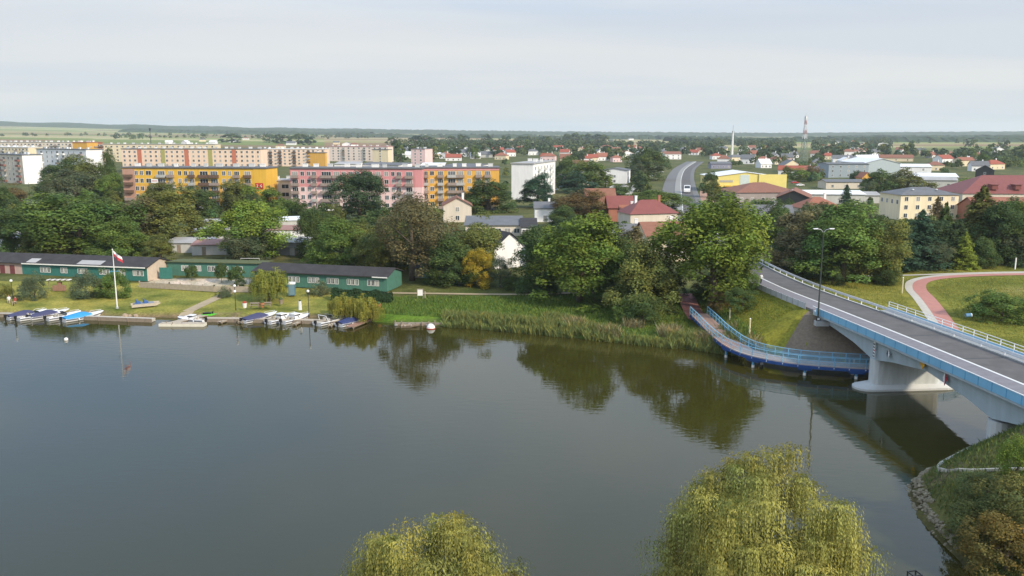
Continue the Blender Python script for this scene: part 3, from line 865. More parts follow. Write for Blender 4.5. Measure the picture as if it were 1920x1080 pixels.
CON = [conifer_mesh('crown', 200 + i, 13000, 0.42, rx=3.2 + 0.4 * i) for i in range(3)]
BUSH = [crown_mesh('crown', 220 + i, 13000, 90, 0.36, rx=5.2, z0=-1.0, z1=11.0, power=0.35, ragged=0.3) for i in range(3)]
BALL = [crown_mesh('crown', 230, 2600, 60, 0.9, rx=5.2, z0=5, z1=14, power=0.0, ragged=0.04)]
TRK = [trunk_mesh('trunk', 300 + i) for i in range(3)]
TRKC = [trunk_mesh('trunk', 310, limbs=0, r=0.22)]
TRKB = [trunk_mesh('trunk', 320, z1=10, limbs=6, fork=0.12, r=0.25)]
KIND = {'near': (NEAR, TRK, 4.6, 14.3), 'sparse': (SPARSE, TRK, 4.6, 14.3), 'tall': (TALL, TRK, 4.6, 14.3), 'mid': (MID, TRK, 4.6, 14.3), 'far': (FAR, TRK, 4.6, 14.3), 'col': (COLM, TRKC, 2.6, 14.3),
        'con': (CON, TRKC, 3.4, 14.2), 'bush': (BUSH, TRKB, 5.2, 11.3), 'ball': (BALL, TRKC, 5.2, 14.2)}
TONE = {'green': (0.084, 0.125, 0.027), 'bright': (0.105, 0.150, 0.026), 'dark': (0.058, 0.086, 0.026), 'deep': (0.044, 0.068, 0.028), 'olive': (0.100, 0.112, 0.030), 'brown': (0.105, 0.095, 0.045),
        'grey': (0.080, 0.098, 0.050), 'yellow': (0.26, 0.20, 0.025), 'blue': (0.035, 0.070, 0.040), 'lime': (0.16, 0.20, 0.03), 'rust': (0.115, 0.085, 0.035)}
TWORD = {'green': 'mid green', 'bright': 'bright green', 'dark': 'dark green', 'deep': 'very dark green', 'olive': 'olive green', 'brown': 'brownish', 'grey': 'grey green', 'yellow': 'yellow', 'blue': 'blue green', 'lime': 'yellow green', 'rust': 'rusty brown'}
AUTO = []
tcount = 0
def plant(loc, w, h, kind, tone, label=None, cat='tree', group=None, name=None, auto=None):
    global tcount
    tcount += 1
    rng = random.Random(tcount * 7 + 3)
    crowns, trunks, r0, h0 = KIND[kind]
    sx = w / 2 / r0; sz = h / h0
    nm = name or {'con': 'conifer_tree', 'bush': 'shrub', 'col': 'poplar_tree', 'ball': 'round_tree'}.get(kind, 'broadleaf_tree')
    r = empty(nm, loc, rng.uniform(0, 6.28), label, cat, group, scale=(sx * rng.uniform(.95, 1.05), sx * rng.uniform(.95, 1.05), sz))
    c = TONE[tone]; k = rng.uniform(0.88, 1.14) * 1.5; g = rng.uniform(-0.06, 0.06)
    ob('crown', crowns[tcount % len(crowns)], r, color=(c[0] * k * (1 + g), c[1] * k, c[2] * k * (1 - g)))
    ob('trunk', trunks[tcount % len(trunks)], r)
    if auto: AUTO.append((r, auto, proj(loc)[0]))
    return r
def tree_px(px, top, w, base, kind, tone, label=None, z=None, **kw):
    b = P(px, base, 2.4)
    zz = tz(b.x, b.y) if z is None else z
    b = P(px, base, zz); b.z = zz - 0.1
    d = ray(px, top); t = b.y / d.y
    h = CH + d.z * t - b.z
    wm_ = w * (1.1 if kind in ('near', 'mid') else 1.0) * (b.y * cs + (CH - zz) * sn) / F
    return plant(b, wm_, max(h, 1.0), kind, tone, label, **kw)
SHORE = 'trees along the river bank'
TOWNG = 'trees between the boathouses and the flats'
for a in [
    (1088, 400, 178, 570, 'near', 'bright', 'large bright green tree in the middle of the river bank', SHORE),
    (1338, 366, 212, 579, 'tall', 'bright', 'largest bright green tree left of the bridge road', SHORE),
    (1208, 452, 130, 592, 'near', 'olive', 'dense olive tree on the bank right of the middle', SHORE),
    (1012, 425, 100, 548, 'near', 'dark', 'dark tree left behind the large bright bank tree', SHORE),
    (1165, 425, 105, 550, 'near', 'dark', 'dark tree right behind the large bright bank tree', SHORE),
    (1222, 470, 95, 575, 'near', 'olive', 'olive tree left of the head of the footbridge', SHORE),
    (1376, 472, 70, 540, 'near', 'green', 'green tree left of the embankment railing', SHORE),
    (773, 362, 150, 527, 'sparse', 'brown', 'tall thin-leaved brownish tree behind the sandy path', SHORE),
    (845, 440, 105, 534, 'near', 'dark', 'dark tree right of the brownish tree', SHORE),
    (897, 466, 52, 541, 'near', 'yellow', 'small yellow tree behind the sandy path', SHORE),
    (895, 402, 100, 515, 'near', 'olive', 'broad olive tree behind the yellow tree', SHORE),
    (938, 480, 62, 540, 'sparse', 'grey', 'slim thin-leaved tree right of the yellow tree', SHORE),
    (820, 412, 90, 505, 'sparse', 'brown', 'brownish thin tree in front of the beige house', SHORE),
    (700, 425, 88, 508, 'near', 'olive', 'olive tree behind the right end of the green boathouse', TOWNG),
    (640, 408, 105, 500, 'near', 'green', 'green tree behind the middle of the green boathouse', TOWNG),
    (590, 396, 66, 484, 'near', 'dark', 'dark tree right of the bright left tree', TOWNG),
    (472, 357, 135, 482, 'near', 'bright', 'broad bright tree in front of the yellow flats', TOWNG),
    (318, 350, 140, 462, 'near', 'olive', 'large olive tree in front of the yellow flats', TOWNG),
    (268, 372, 110, 466, 'near', 'brown', 'brownish tree left of the large olive tree', TOWNG),
    (150, 364, 190, 482, 'near', 'green', 'largest green tree behind the left boathouse', TOWNG),
    (230, 410, 110, 488, 'near', 'green', 'green tree right behind the left boathouse', TOWNG),
    (45, 385, 110, 476, 'near', 'dark', 'dark tree at the left behind the boathouse', TOWNG),
    (8, 335, 70, 430, 'near', 'dark', 'dark tall tree at the left edge of the photo', TOWNG),
    (95, 415, 90, 486, 'near', 'olive', 'olive tree behind the left boathouse roof', TOWNG),
    (300, 440, 60, 490, 'near', 'olive', 'low olive tree left of the grey shed roofs', TOWNG),
    (462, 432, 74, 490, 'near', 'grey', 'grey green tree right of the grey shed roofs', TOWNG),
    (600, 455, 60, 500, 'near', 'green', 'small green tree right of the low grey sheds', TOWNG),
    (675, 320, 98, 410, 'near', 'deep', 'very dark round tree in front of the pink flats', TOWNG),
    (728, 405, 70, 470, 'near', 'deep', 'very dark low tree below the pink flats', TOWNG),
    (915, 336, 98, 398, 'near', 'dark', 'dark wide tree in front of the orange flats', TOWNG),
    (1007, 326, 68, 390, 'near', 'blue', 'blue green tree in front of the white gable flats', TOWNG),
    (1085, 356, 92, 415, 'near', 'rust', 'rusty green tree left of the red roofed house', TOWNG),
    (1055, 385, 60, 425, 'near', 'dark', 'dark tree right of the small white house', TOWNG),
    (1215, 280, 76, 338, 'near', 'dark', 'dark dense tree left of the far road', TOWNG),
    (1065, 294, 62, 348, 'mid', 'dark', 'dark tree right of the white gable flats', TOWNG),
    (1108, 302, 74, 354, 'mid', 'green', 'green tree left of the white low building', TOWNG),
    (1080, 322, 70, 362, 'mid', 'blue', 'blue green tree between the flats and the red roof', TOWNG),
    (1135, 328, 28, 352, 'mid', 'lime', 'yellow green slim tree before the white low building', TOWNG),
    (1160, 345, 46, 372, 'mid', 'dark', 'dark low tree in front of the white low building', TOWNG),
    (1230, 358, 118, 402, 'near', 'green', 'wide green bush-like tree between the red roofs', TOWNG),
    (1190, 372, 60, 412, 'near', 'olive', 'olive tree left of the red hipped roof', TOWNG),
    (112, 305, 88, 375, 'near', 'dark', 'dark tree left in front of the white flats', TOWNG),
    (158, 292, 92, 372, 'near', 'olive', 'olive tree in front of the white flats', TOWNG),
    (142, 318, 96, 384, 'near', 'grey', 'rounded grey green tree in front of the white flats', TOWNG),
    (208, 280, 42, 380, 'near', 'dark', 'dark narrow tree left of the yellow flats', TOWNG),
    (212, 325, 50, 385, 'near', 'green', 'green tree left of the yellow flats corner', TOWNG),
    (25, 345, 60, 395, 'near', 'rust', 'rusty brown tree below the left white gable', TOWNG),
    (370, 350, 80, 408, 'near', 'dark', 'dark tree before the middle of the yellow flats', TOWNG),
    (300, 343, 70, 400, 'near', 'olive', 'olive tree before the grey patch of the yellow flats', TOWNG),
    (455, 338, 80, 400, 'near', 'olive', 'olive tree before the right part of the yellow flats', TOWNG),
    (548, 372, 48, 412, 'mid', 'green', 'small green tree below the grey annexe', TOWNG),
    (570, 352, 34, 392, 'mid', 'olive', 'small olive tree at the left end of the pink flats', TOWNG),
    (765, 368, 70, 420, 'sparse', 'brown', 'thin brown tree before the right part of the pink flats', TOWNG),
    (1500, 388, 118, 514, 'near', 'brown', 'brownish tree right beyond the bridge road', 'trees right of the bridge road'),
    (1578, 382, 165, 528, 'near', 'green', 'large green tree right beyond the bridge road', 'trees right of the bridge road'),
    (1640, 412, 110, 528, 'near', 'olive', 'olive tree left of the red cycle path', 'trees right of the bridge road'),
    (1470, 440, 70, 505, 'near', 'dark', 'dark low tree beside the road bend', 'trees right of the bridge road'),
    (1540, 440, 90, 524, 'near', 'deep', 'very dark low tree under the large green tree', 'trees right of the bridge road'),
    (1722, 392, 100, 502, 'con', 'blue', 'broad blue green conifer left of the grove', 'conifers behind the cycle path'),
    (1765, 378, 70, 492, 'con', 'dark', 'dark conifer before the cream building', 'conifers behind the cycle path'),
    (1755, 368, 46, 420, 'con', 'rust', 'rusty small conifer before the cream building', 'conifers behind the cycle path'),
    (1832, 346, 120, 488, 'con', 'olive', 'tallest olive conifer below the big red roof', 'conifers behind the cycle path'),
    (1790, 410, 90, 498, 'con', 'deep', 'very dark conifer in the middle of the grove', 'conifers behind the cycle path'),
    (1872, 380, 96, 494, 'near', 'dark', 'dark broad tree right in the conifer grove', 'conifers behind the cycle path'),
    (1912, 420, 80, 498, 'con', 'deep', 'very dark conifer at the right edge', 'conifers behind the cycle path'),
    (1905, 372, 70, 470, 'near', 'green', 'green tree at the right edge below the red roof', 'conifers behind the cycle path'),
    (1690, 430, 80, 508, 'con', 'blue', 'blue green conifer at the left edge of the grove', 'conifers behind the cycle path'),
    (1806, 434, 52, 504, 'con', 'lime', 'yellow green young conifer in front of the grove', 'conifers behind the cycle path'),
    (1840, 445, 60, 502, 'near', 'dark', 'dark bushy tree behind the cycle path', 'conifers behind the cycle path'),
    (1750, 452, 60, 504, 'near', 'grey', 'grey green bushy tree behind the cycle path', 'conifers behind the cycle path'),
    (1585, 345, 36, 398, 'con', 'blue', 'small blue conifer before the white roofed hall', 'conifers behind the cycle path'),
    (1645, 318, 55, 368, 'mid', 'dark', 'dark tree left of the grey sheds', 'trees of the right town'),
    (1700, 316, 82, 366, 'mid', 'olive', 'wide olive tree right of the grey sheds', 'trees of the right town'),
    (1605, 320, 28, 348, 'ball', 'deep', 'round dark tree before the grey hangar', 'trees of the right town'),
    (1430, 372, 95, 404, 'mid', 'green', 'green tree before the brown roofed hall', 'trees of the right town'),
    (1330, 322, 40, 370, 'mid', 'dark', 'dark hedge-like tree right of the far road', 'trees of the right town'),
    (1340, 335, 34, 385, 'mid', 'olive', 'olive tree left of the yellow hall', 'trees of the right town'),
    (1525, 312, 34, 338, 'mid', 'rust', 'rusty round tree right of the lattice mast', 'trees of the right town'),
    (1500, 315, 40, 340, 'mid', 'bright', 'bright tree at the foot of the lattice mast', 'trees of the right town'),
    (1710, 372, 34, 402, 'mid', 'olive', 'small olive tree before the cream building', 'trees of the right town'),
    (1810, 335, 50, 362, 'mid', 'lime', 'yellow green tree below the left end of the red roof', 'trees of the right town'),
]:
    lab, grp = a[6], a[7]
    tree_px(a[0], a[1], a[2], a[3], a[4], a[5], lab, cat='conifer' if a[4] == 'con' else 'tree', group=grp)
SHR = 'shrubs on the river lawn'
for a in [(66, 512, 60, 566, 'bush', 'grey', 'rounded grey green shrub at the left of the lawn'), (163, 508, 58, 568, 'bush', 'grey', 'grey green shrub left of the flagpole pair'), (216, 504, 68, 571, 'bush', 'green', 'large green shrub beside the flagpole'),
          (10, 530, 34, 562, 'bush', 'olive', 'small olive shrub at the left photo edge'), (424, 537, 30, 575, 'bush', 'grey', 'small grey green shrub left of the twin globe lamp'),
          (598, 528, 52, 582, 'bush', 'grey', 'dark rounded bush between the two willow groups'), (1560, 495, 60, 532, 'bush', 'deep', 'very dark shrub under the roadside trees'), (1660, 498, 54, 534, 'bush', 'dark', 'dark shrub beside the roadside trees'),
          (1878, 545, 105, 605, 'bush', 'green', 'wide green shrub in the meadow right of the cycle path'), (1850, 550, 50, 592, 'bush', 'olive', 'olive shrub left of the wide meadow shrub'), (1905, 820, 70, 905, 'bush', 'bright', 'bright green shrub on the near bank below the bridge'),
          (1330, 506, 84, 558, 'bush', 'dark', 'dark shrub behind the upper end of the brick path'), (1258, 502, 66, 556, 'bush', 'deep', 'very dark shrub left of the brick path'), (1400, 505, 50, 545, 'bush', 'green', 'green shrub below the start of the embankment railing'),
          (742, 480, 40, 508, 'bush', 'deep', 'very dark shrub at the boathouse end wall'), (722, 478, 44, 503, 'bush', 'lime', 'yellow green shrub behind the boathouse roof'), (450, 520, 22, 540, 'bush', 'deep', 'small very dark shrub left of the weeping willow'),
          (1392, 538, 60, 574, 'bush', 'dark', 'dark shrub at the top of the grassy slope'), (1352, 545, 50, 584, 'bush', 'rust', 'rusty brown shrub beside the brick path'), (1205, 550, 80, 608, 'bush', 'dark', 'dark shrub on the bank left of the brick path'),
          (1180, 560, 60, 612, 'bush', 'green', 'green shrub on the bank below the dense olive tree'), (1020, 520, 70, 558, 'bush', 'deep', 'very dark shrub left under the large bright tree'), (1130, 520, 80, 575, 'bush', 'dark', 'dark shrub right under the large bright tree'),
          (960, 515, 50, 545, 'bush', 'dark', 'dark shrub right of the slim bank tree'), (870, 510, 46, 535, 'bush', 'deep', 'dark shrub behind the information hut'), (1310, 640, 62, 672, 'bush', 'green', 'green reed-side shrub at the water below the footbridge')]:
    tree_px(*a[:6], a[6], cat='shrub', group=SHR)
for px, top, w, base, lab in ((360, 497, 24, 530, 'left ball-shaped tree in the boathouse yard'), (416, 494, 25, 533, 'middle ball-shaped tree in the boathouse yard'), (443, 499, 32, 537, 'right ball-shaped tree in the boathouse yard')):
    tree_px(px, top, w, base, 'ball', 'dark', lab, cat='tree', group='ball-shaped yard trees')
# clipped dark hedge in front of the boathouse
hp = [P(622, 556, 1.6), P(735, 562, 1.6)]
rng_ = np.random.default_rng(5); n_ = 5200
u_ = rng_.uniform(0, 1, n_); ang = rng_.uniform(0, math.pi, n_); rr_ = rng_.uniform(0.8, 1.05, n_)
bx = hp[0].x + (hp[1].x - hp[0].x) * u_; by = hp[0].y + (hp[1].y - hp[0].y) * u_
hC = np.stack([bx, by - np.cos(ang) * 1.0 * rr_, 1.3 + np.sin(ang) * (1.7 + 0.25 * np.sin(u_ * 19)) * rr_], 1)
hN = np.stack([rng_.normal(0, .4, n_), -np.cos(ang) + rng_.normal(0, .3, n_), np.sin(ang) + rng_.normal(0, .3, n_)], 1)
tt_ = rng_.uniform(0.7, 1.3, n_)
hedge = tag(ob('hedge', leaves_mesh('hedge', hC, hN, 0.34, np.stack([tt_] * 3, 1), 0.7, rng_), color=(0.032, 0.065, 0.025)), 'long dark clipped hedge in front of the right green boathouse', 'hedge')

# weeping willows: arching tufts of hanging strands
def willow_mesh(name, seed, rx, h, ntuft, nstrand, leaf, seglen=0.2, drop=(1.4, 3.2), zmin=0.25, rag=0.16, dome=0.72):
    rng = np.random.default_rng(seed)
    C = []; N = []; T = []; U = []
    for t in range(ntuft):
        d = sphere_pts(1, rng)[0]
        d[2] = abs(d[2]) if rng.random() < 0.8 else -0.3 * abs(d[2])
        k = rng.uniform(0.72, 1.05) * (1 + rag * math.sin(d[0] * 5 + seed) * math.sin(d[1] * 4 + seed))
        hor = math.hypot(d[0], d[1]) + 1e-6; g_ = hor ** dome / hor
        d = np.array([d[0] * g_, d[1] * g_, d[2]])
        c = np.array([d[0] * rx * k, d[1] * rx * k, h * zmin + (d[2] * 0.5 + 0.32) * h * 0.86 * (1 + (k - 1) * 0.55)])
        tt = rng.uniform(0.8, 1.2); warm = rng.normal(0.0, 0.06)
        tr = rng.uniform(0.55, 1.25) * rx * 0.22
        ns = int(nstrand * rng.uniform(0.7, 1.3))
        ln = rng.uniform(*drop)
        for s in range(ns):
            a = rng.uniform(0, 2 * math.pi)
            out = np.array([math.cos(a), math.sin(a)]) * tr * rng.uniform(0.25, 1.0) + d[:2] * 0.45 * tr
            L_ = ln * rng.uniform(0.45, 1.1); steps = max(5, int(L_ / seglen))
            f = np.linspace(0.02, 1, steps)
            arch = np.clip(f * 2.4, 0, 1)
            up = 0.42 * tr * np.sin(arch * math.pi * 0.75)
            x = c[0] + out[0] * np.sin(arch * math.pi / 2) + rng.normal(0, 0.02, steps).cumsum() * 0.5
            y = c[1] + out[1] * np.sin(arch * math.pi / 2) + rng.normal(0, 0.02, steps).cumsum() * 0.5
            z = c[2] + up - np.clip(f - 0.28, 0, 1) / 0.72 * L_
            z = np.maximum(z, 0.2)
            pts = np.stack([x, y, z], 1)
            tg = np.gradient(pts, axis=0)
            C.append(pts); U.append(tg)
            nr = np.stack([np.full(steps, d[0] * .6 + math.cos(a)), np.full(steps, d[1] * .6 + math.sin(a)), 0.6 - f * 0.5], 1) + rng.normal(0, 0.35, (steps, 3))
            N.append(nr)
            q = tt * rng.uniform(0.8, 1.2) * rng.uniform(0.85, 1.15, steps)
            T.append(np.stack([q * (1 + warm), q, q * (1 - warm)], 1))
    m = ntuft * 55                       # leafy inner mass behind the outer strands
    dv = sphere_pts(m, rng); dv[:, 2] = np.where(dv[:, 2] < -0.25, -dv[:, 2], dv[:, 2])
    hr = np.hypot(dv[:, 0], dv[:, 1]) + 1e-6; gg = (hr ** dome / hr)[:, None]
    kk = rng.uniform(0.55, 0.9, (m, 1)) * (1 + rag * np.sin(dv[:, :1] * 5 + seed) * np.sin(dv[:, 1:2] * 4 + seed))
    C.append(np.concatenate([dv[:, :2] * gg * rx * kk, h * zmin + (dv[:, 2:] * 0.5 + 0.26) * h * 0.86 * kk], 1))
    N.append(dv + rng.normal(0, .5, (m, 3))); U.append(np.tile([0, 0, -1.0], (m, 1)) + rng.normal(0, .2, (m, 3)))
    q = rng.uniform(0.75, 1.2, m); T.append(np.stack([q, q, q], 1))
    C = np.concatenate(C); N = np.concatenate(N); T = np.concatenate(T); U = np.concatenate(U)
    U = np.cross(U, N) + rng.normal(0, 0.01, U.shape)
    sz = np.full(len(C), leaf); sz[-m:] = leaf * 1.9
    return leaves_mesh(name, C, N, sz, T, 0.34, rng, up=U)
def willow(loc, me, h, label, tone, group, rz=0.0):
    r = empty('weeping_willow', loc, rz, label, 'willow', group)
    ob('crown', me, r, color=tone)
    ob('trunk', trunk_mesh('trunk', int(h * 10), z1=h * 0.8, r=0.02 * h + 0.12, limbs=7, fork=0.25), r)
    return r
WT = (0.32, 0.305, 0.08)
NW = 'weeping willows on the near bank'
WIL = (willow_mesh('crown', 41, 4.2, 14.6, 250, 105, 0.15, 0.13, (0.7, 2.0), rag=0.06), willow_mesh('crown', 43, 3.95, 12.9, 230, 100, 0.15, 0.13, (0.7, 1.8), rag=0.05, dome=0.55))
willow((11.4, 35.5, 1.4), WIL[0], 15.5, 'large weeping willow at the bottom right of the water', WT, NW)
willow((-3.3, 32.5, 1.4), WIL[1], 13.4, 'weeping willow crown at the bottom centre', WT, NW)
w3 = willow((8.4, 30.0, 1.4), WIL[1], 13.4, 'top of a willow before the large weeping willow', WT, NW, 2.1)
w3.scale = (0.55, 0.55, 0.93)
LW = 'small willows on the lawn'
wm1 = willow_mesh('crown', 45, 3.1, 6.2, 70, 30, 0.30, 0.22, (1.0, 2.4))
for px, base, sxy, sz, lab, tone in ((506, 562, 1.0, 0.95, 'rounded weeping willow left of the blue toilet cabin', (0.23, 0.25, 0.05)), (645, 588, 0.72, 0.72, 'left of the two small willows near the dock', (0.27, 0.26, 0.05)), (685, 591, 0.74, 0.78, 'right of the two small willows near the dock', (0.27, 0.26, 0.05))):
    b = P(px, base, 1.2); b.z = tz(b.x, b.y) - 0.1
    w = willow(b, wm1, 6.2, lab, tone, LW, px * 0.01); w.scale = (sxy, sxy, sz)
# brown leaved shrubs in the bottom right corner
for x, y, w, h, tone, lab in ((36.2, 61.0, 4.2, 2.6, 'olive', 'olive shrub on the near bank behind the corner shrubs'), (33.6, 57.6, 4.4, 3.6, 'olive', 'olive shrub at the lower right waterside'), (35.6, 57.0, 5.0, 4.6, 'olive', 'olive shrub in the bottom right corner'), (33.6, 53.6, 5.2, 4.2, 'yellow', 'yellow brown shrub at the very bottom right')):
    k = 0.45 if tone == 'yellow' else 0.8
    o = plant(Vector((x, y, tz(x, y) - 0.2)), w, h, 'bush', tone, lab, 'shrub', 'shrubs on the near right bank')
    c = o.children[0]; c.color = (c.color[0] * k, c.color[1] * k, c.color[2], 1)

# reeds and rough grass (nobody could count them)
def blades(name, pts, h, w, tone, seed, lean=0.35, tvar=0.3):
    rng = np.random.default_rng(seed); n = len(pts)
    a = rng.uniform(0, 6.28, n); hh = h * rng.uniform(0.5, 1.2, n)
    dx, dy = np.cos(a), np.sin(a)
    l = rng.normal(0, lean, (n, 2)) * hh[:, None]
    b0 = pts + np.stack([dx * w, dy * w, np.zeros(n)], 1); b1 = pts - np.stack([dx * w, dy * w, np.zeros(n)], 1)
    m0 = pts + np.stack([dx * w * .8 + l[:, 0] * .4, dy * w * .8 + l[:, 1] * .4, hh * .6], 1)
    tp = pts + np.stack([l[:, 0], l[:, 1], hh], 1)
    V = np.stack([b0, b1, tp, m0], 1).reshape(-1, 3)
    me = np_mesh(name, V, np.arange(4 * n).reshape(n, 4))
    t = rng.uniform(1 - tvar, 1 + tvar, n); wv = rng.normal(0, 0.12, n)
    col = np.repeat(np.stack([t * (1 + wv), t, t * (1 - wv), np.ones(n)], 1), 4, 0).astype(np.float32)
    ca = me.color_attributes.new('tint', 'FLOAT_COLOR', 'POINT'); ca.data.foreach_set('color', col.ravel())
    me.materials.append(LEAF)
    return ob(name, me, color=tone)
rng_ = np.random.default_rng(77)
def scatter(n, x0, x1, y0, y1, cond):
    x = rng_.uniform(x0, x1, n); y = rng_.uniform(y0, y1, n)
    k = cond(x, y); x, y = x[k], y[k]
    return np.stack([x, y, terrain(x, y) - 0.03], 1)
sdx = lambda lo, hi: (lambda x, y: (water_sd(x, y) > lo) & (water_sd(x, y) < hi))
pt = scatter(120000, -11, 32, 106, 142, lambda x, y: (water_sd(x, y) > -0.6) & (water_sd(x, y) < 4.2 + 3.5 * np.sin(x * 0.25) * (x > 5)) & (np.sin(x * 1.1) * np.sin(y * 1.3 + x * .4) > -0.55))
tag(blades('reeds', pt, 1.35, 0.05, (0.21, 0.235, 0.075), 8, 0.25), 'green reed belt along the grassy river bank', 'reeds', kind='stuff')
pt = scatter(22000, 8, 34, 106, 130, lambda x, y: (water_sd(x, y) > 0.5) & (water_sd(x, y) < 7) & (np.sin(x * 0.7 + 1) * np.sin(y * 0.6) > 0.35))
tag(blades('dry_reeds', pt, 1.6, 0.05, (0.30, 0.26, 0.13), 9, 0.25), 'dry straw coloured reeds on the right part of the bank', 'reeds', kind='stuff')
pt = scatter(60000, -23, 34, 112, 152, lambda x, y: (water_sd(x, y) > 3) & (y < 150) & ~((np.abs(x - 29.8) < 1.9) & (y > 122)))
tag(blades('rough_grass', pt, 0.5, 0.07, (0.14, 0.21, 0.045), 10), 'rough green grass on the river bank meadow', 'grass', kind='stuff')
pt = scatter(34000, 24, 46, 104, 140, lambda x, y: (water_sd(x, y) > 0.8) & (road_info(x, y, EMB_FAR)[0] > 5.9) & (np.hypot(x - 44, y - 117) > 3) & ~((y < 118 + (x - 41) * 0.2) & (x > 34.5 + (118 - y) * 0.05) & (y < 128 - (41 - x) * 1.6)) & (np.abs(x - np.interp(y, [100, 107, 113, 120, 127], [38, 34, 30.3, 29.6, 29.4])) > 1.9))
tag(blades('embankment_grass', pt, 0.22, 0.06, (0.24, 0.26, 0.045), 12), 'short yellow green grass on the bridge embankment', 'grass', kind='stuff')
pt = scatter(60000, 56, 118, 112, 182, lambda x, y: (np.abs(np.interp(y, [112, 130, 143, 154, 162.5, 167, 169], [60.5, 66.5, 70.5, 74, 79, 87, 100]) - x) > 3.2) & ((y < 164) | (y > 174)) & (road_info(x, y, EMB_FAR)[0] > 6))
tag(blades('meadow_grass', pt, 0.22, 0.06, (0.26, 0.27, 0.06), 13), 'meadow grass right of the red cycle path', 'grass', kind='stuff')
pt = scatter(26000, 33, 60, 48, 79, lambda x, y: (water_sd(x, y) > 0.9) & (road_info(x, y, EMB_NEAR)[0] > 5))
tag(blades('near_bank_grass', pt, 0.4, 0.04, (0.13, 0.17, 0.05), 14), 'mixed grass and weeds on the near right bank', 'grass', kind='stuff')
# rip-rap at the tip of the near bank
rm = MB(); rr = random.Random(4)
edge = catmull([(37.0, 72.6, 0), (34.7, 70, 0), (33.8, 67.5, 0), (33.0, 64.5, 0), (32.5, 61, 0), (32.3, 57.5, 0)], 0.1)
for i in range(430):
    e = edge[rr.randrange(len(edge))]; o = rr.uniform(-0.35, 0.8) if e[1] > 64 else rr.uniform(-0.25, 0.4)
    x, y = e[0] + o, e[1] + rr.uniform(-.1, .1) - 0.15 * o; s = rr.uniform(0.07, 0.2)
    z = tz(x, y) + s * 0.2
    n0 = len(rm.v); rm.sphere((0, 0, 0), s, 6, 4)
    for k in range(n0, len(rm.v)):
        a = rm.v[k]; q = 1 + 0.35 * math.sin(a[0] * 23 + i) * math.cos(a[1] * 19 + i * 2)
        rm.v[k] = (x + a[0] * q * 1.2, y + a[1] * q, z + a[2] * q * 0.8)
tag(rm.build('riprap_stones', mat('riprap', (0.22, 0.19, 0.13), 0.95, var=0.4, scale=2.0)), 'loose grey stones at the tip of the near bank', 'stones', kind='stuff')
kb = catmull([(46, 77.2, 0), (42.6, 75.3, 0), (38.6, 72.0, 0), (36.9, 69.8, 0), (36.3, 67.6, 0), (37.0, 65.6, 0), (38.6, 63.8, 0), (40.6, 61.8, 0)], 0.6)
for p in kb: p[2] = tz(p[0], p[1]) + 0.16
kr = root_at('bank_kerb', (37, 68, 1), 'curved pale concrete kerb on the near right bank', 'kerb')
part(ribbon_mb(kb, -0.14, 0.14, 0.0, thick=0.5), 'kerbstone', PALEP, kr)

# ------------------------------------------------------------------ buildings
MESHC = {}
def cached(key, fn):
    if key not in MESHC: MESHC[key] = fn()
    return MESHC[key]
CURT = mat('curtained_glass', (0.30, 0.29, 0.27), 0.25, var=0.35, scale=1.2, spec=0.5)
SKYREFL = mat('painted_sky_glass', (0.12, 0.14, 0.16), 0.08, var=0.3, scale=0.6, spec=0.7)  # sky reflection put into the base colour, paler than the plain window glass
RWIN = random.Random(5)
def window_mesh(w, h, frame=WHITE, mull=1):
    vr = RWIN.choice((GLASS, GLASS, CURT, SKYREFL))
    """window facing -y, origin at the sill centre on the wall plane: proud frame, mullions, glass set back inside it"""
    def f():
        mb = MB(); t = 0.09 if w > 0.9 else 0.06
        mb.box(-w / 2, w / 2, -0.02, 0.0, 0, h, 1)
        mb.box(-w / 2 - t, -w / 2, -0.07, 0.0, -t, h + t); mb.box(w / 2, w / 2 + t, -0.07, 0.0, -t, h + t)
        mb.box(-w / 2, w / 2, -0.07, 0.0, h, h + t); mb.box(-w / 2, w / 2, -0.09, 0.0, -t, 0)
        for k in range(mull):
            x = -w / 2 + w * (k + 1) / (mull + 1); mb.box(x - t / 2.4, x + t / 2.4, -0.055, -0.021, 0, h)
        return mb.mesh('window', [frame, vr])
    return cached(('win', w, h, frame.name, mull, vr.name), f)
def balcony_mesh(w, d, m, key):
    def f():
        mb = MB()
        mb.box(-w / 2, w / 2, -d, 0, -0.14, 0.0, 1)
        mb.box(-w / 2, w / 2, -d - 0.05, -d, -0.1, 0.95)
        mb.box(-w / 2 - 0.05, -w / 2, -d - 0.05, 0, -0.1, 0.95); mb.box(w / 2, w / 2 + 0.05, -d - 0.05, 0, -0.1, 0.95)
        return mb.mesh('balcony', [m, CONC])
    return cached(('bal', w, d, key), f)
def face_frame(A, B):
    d = Vector((B[0] - A[0], B[1] - A[1], 0)); L = d.length
    return L, math.atan2(d.y, d.x)
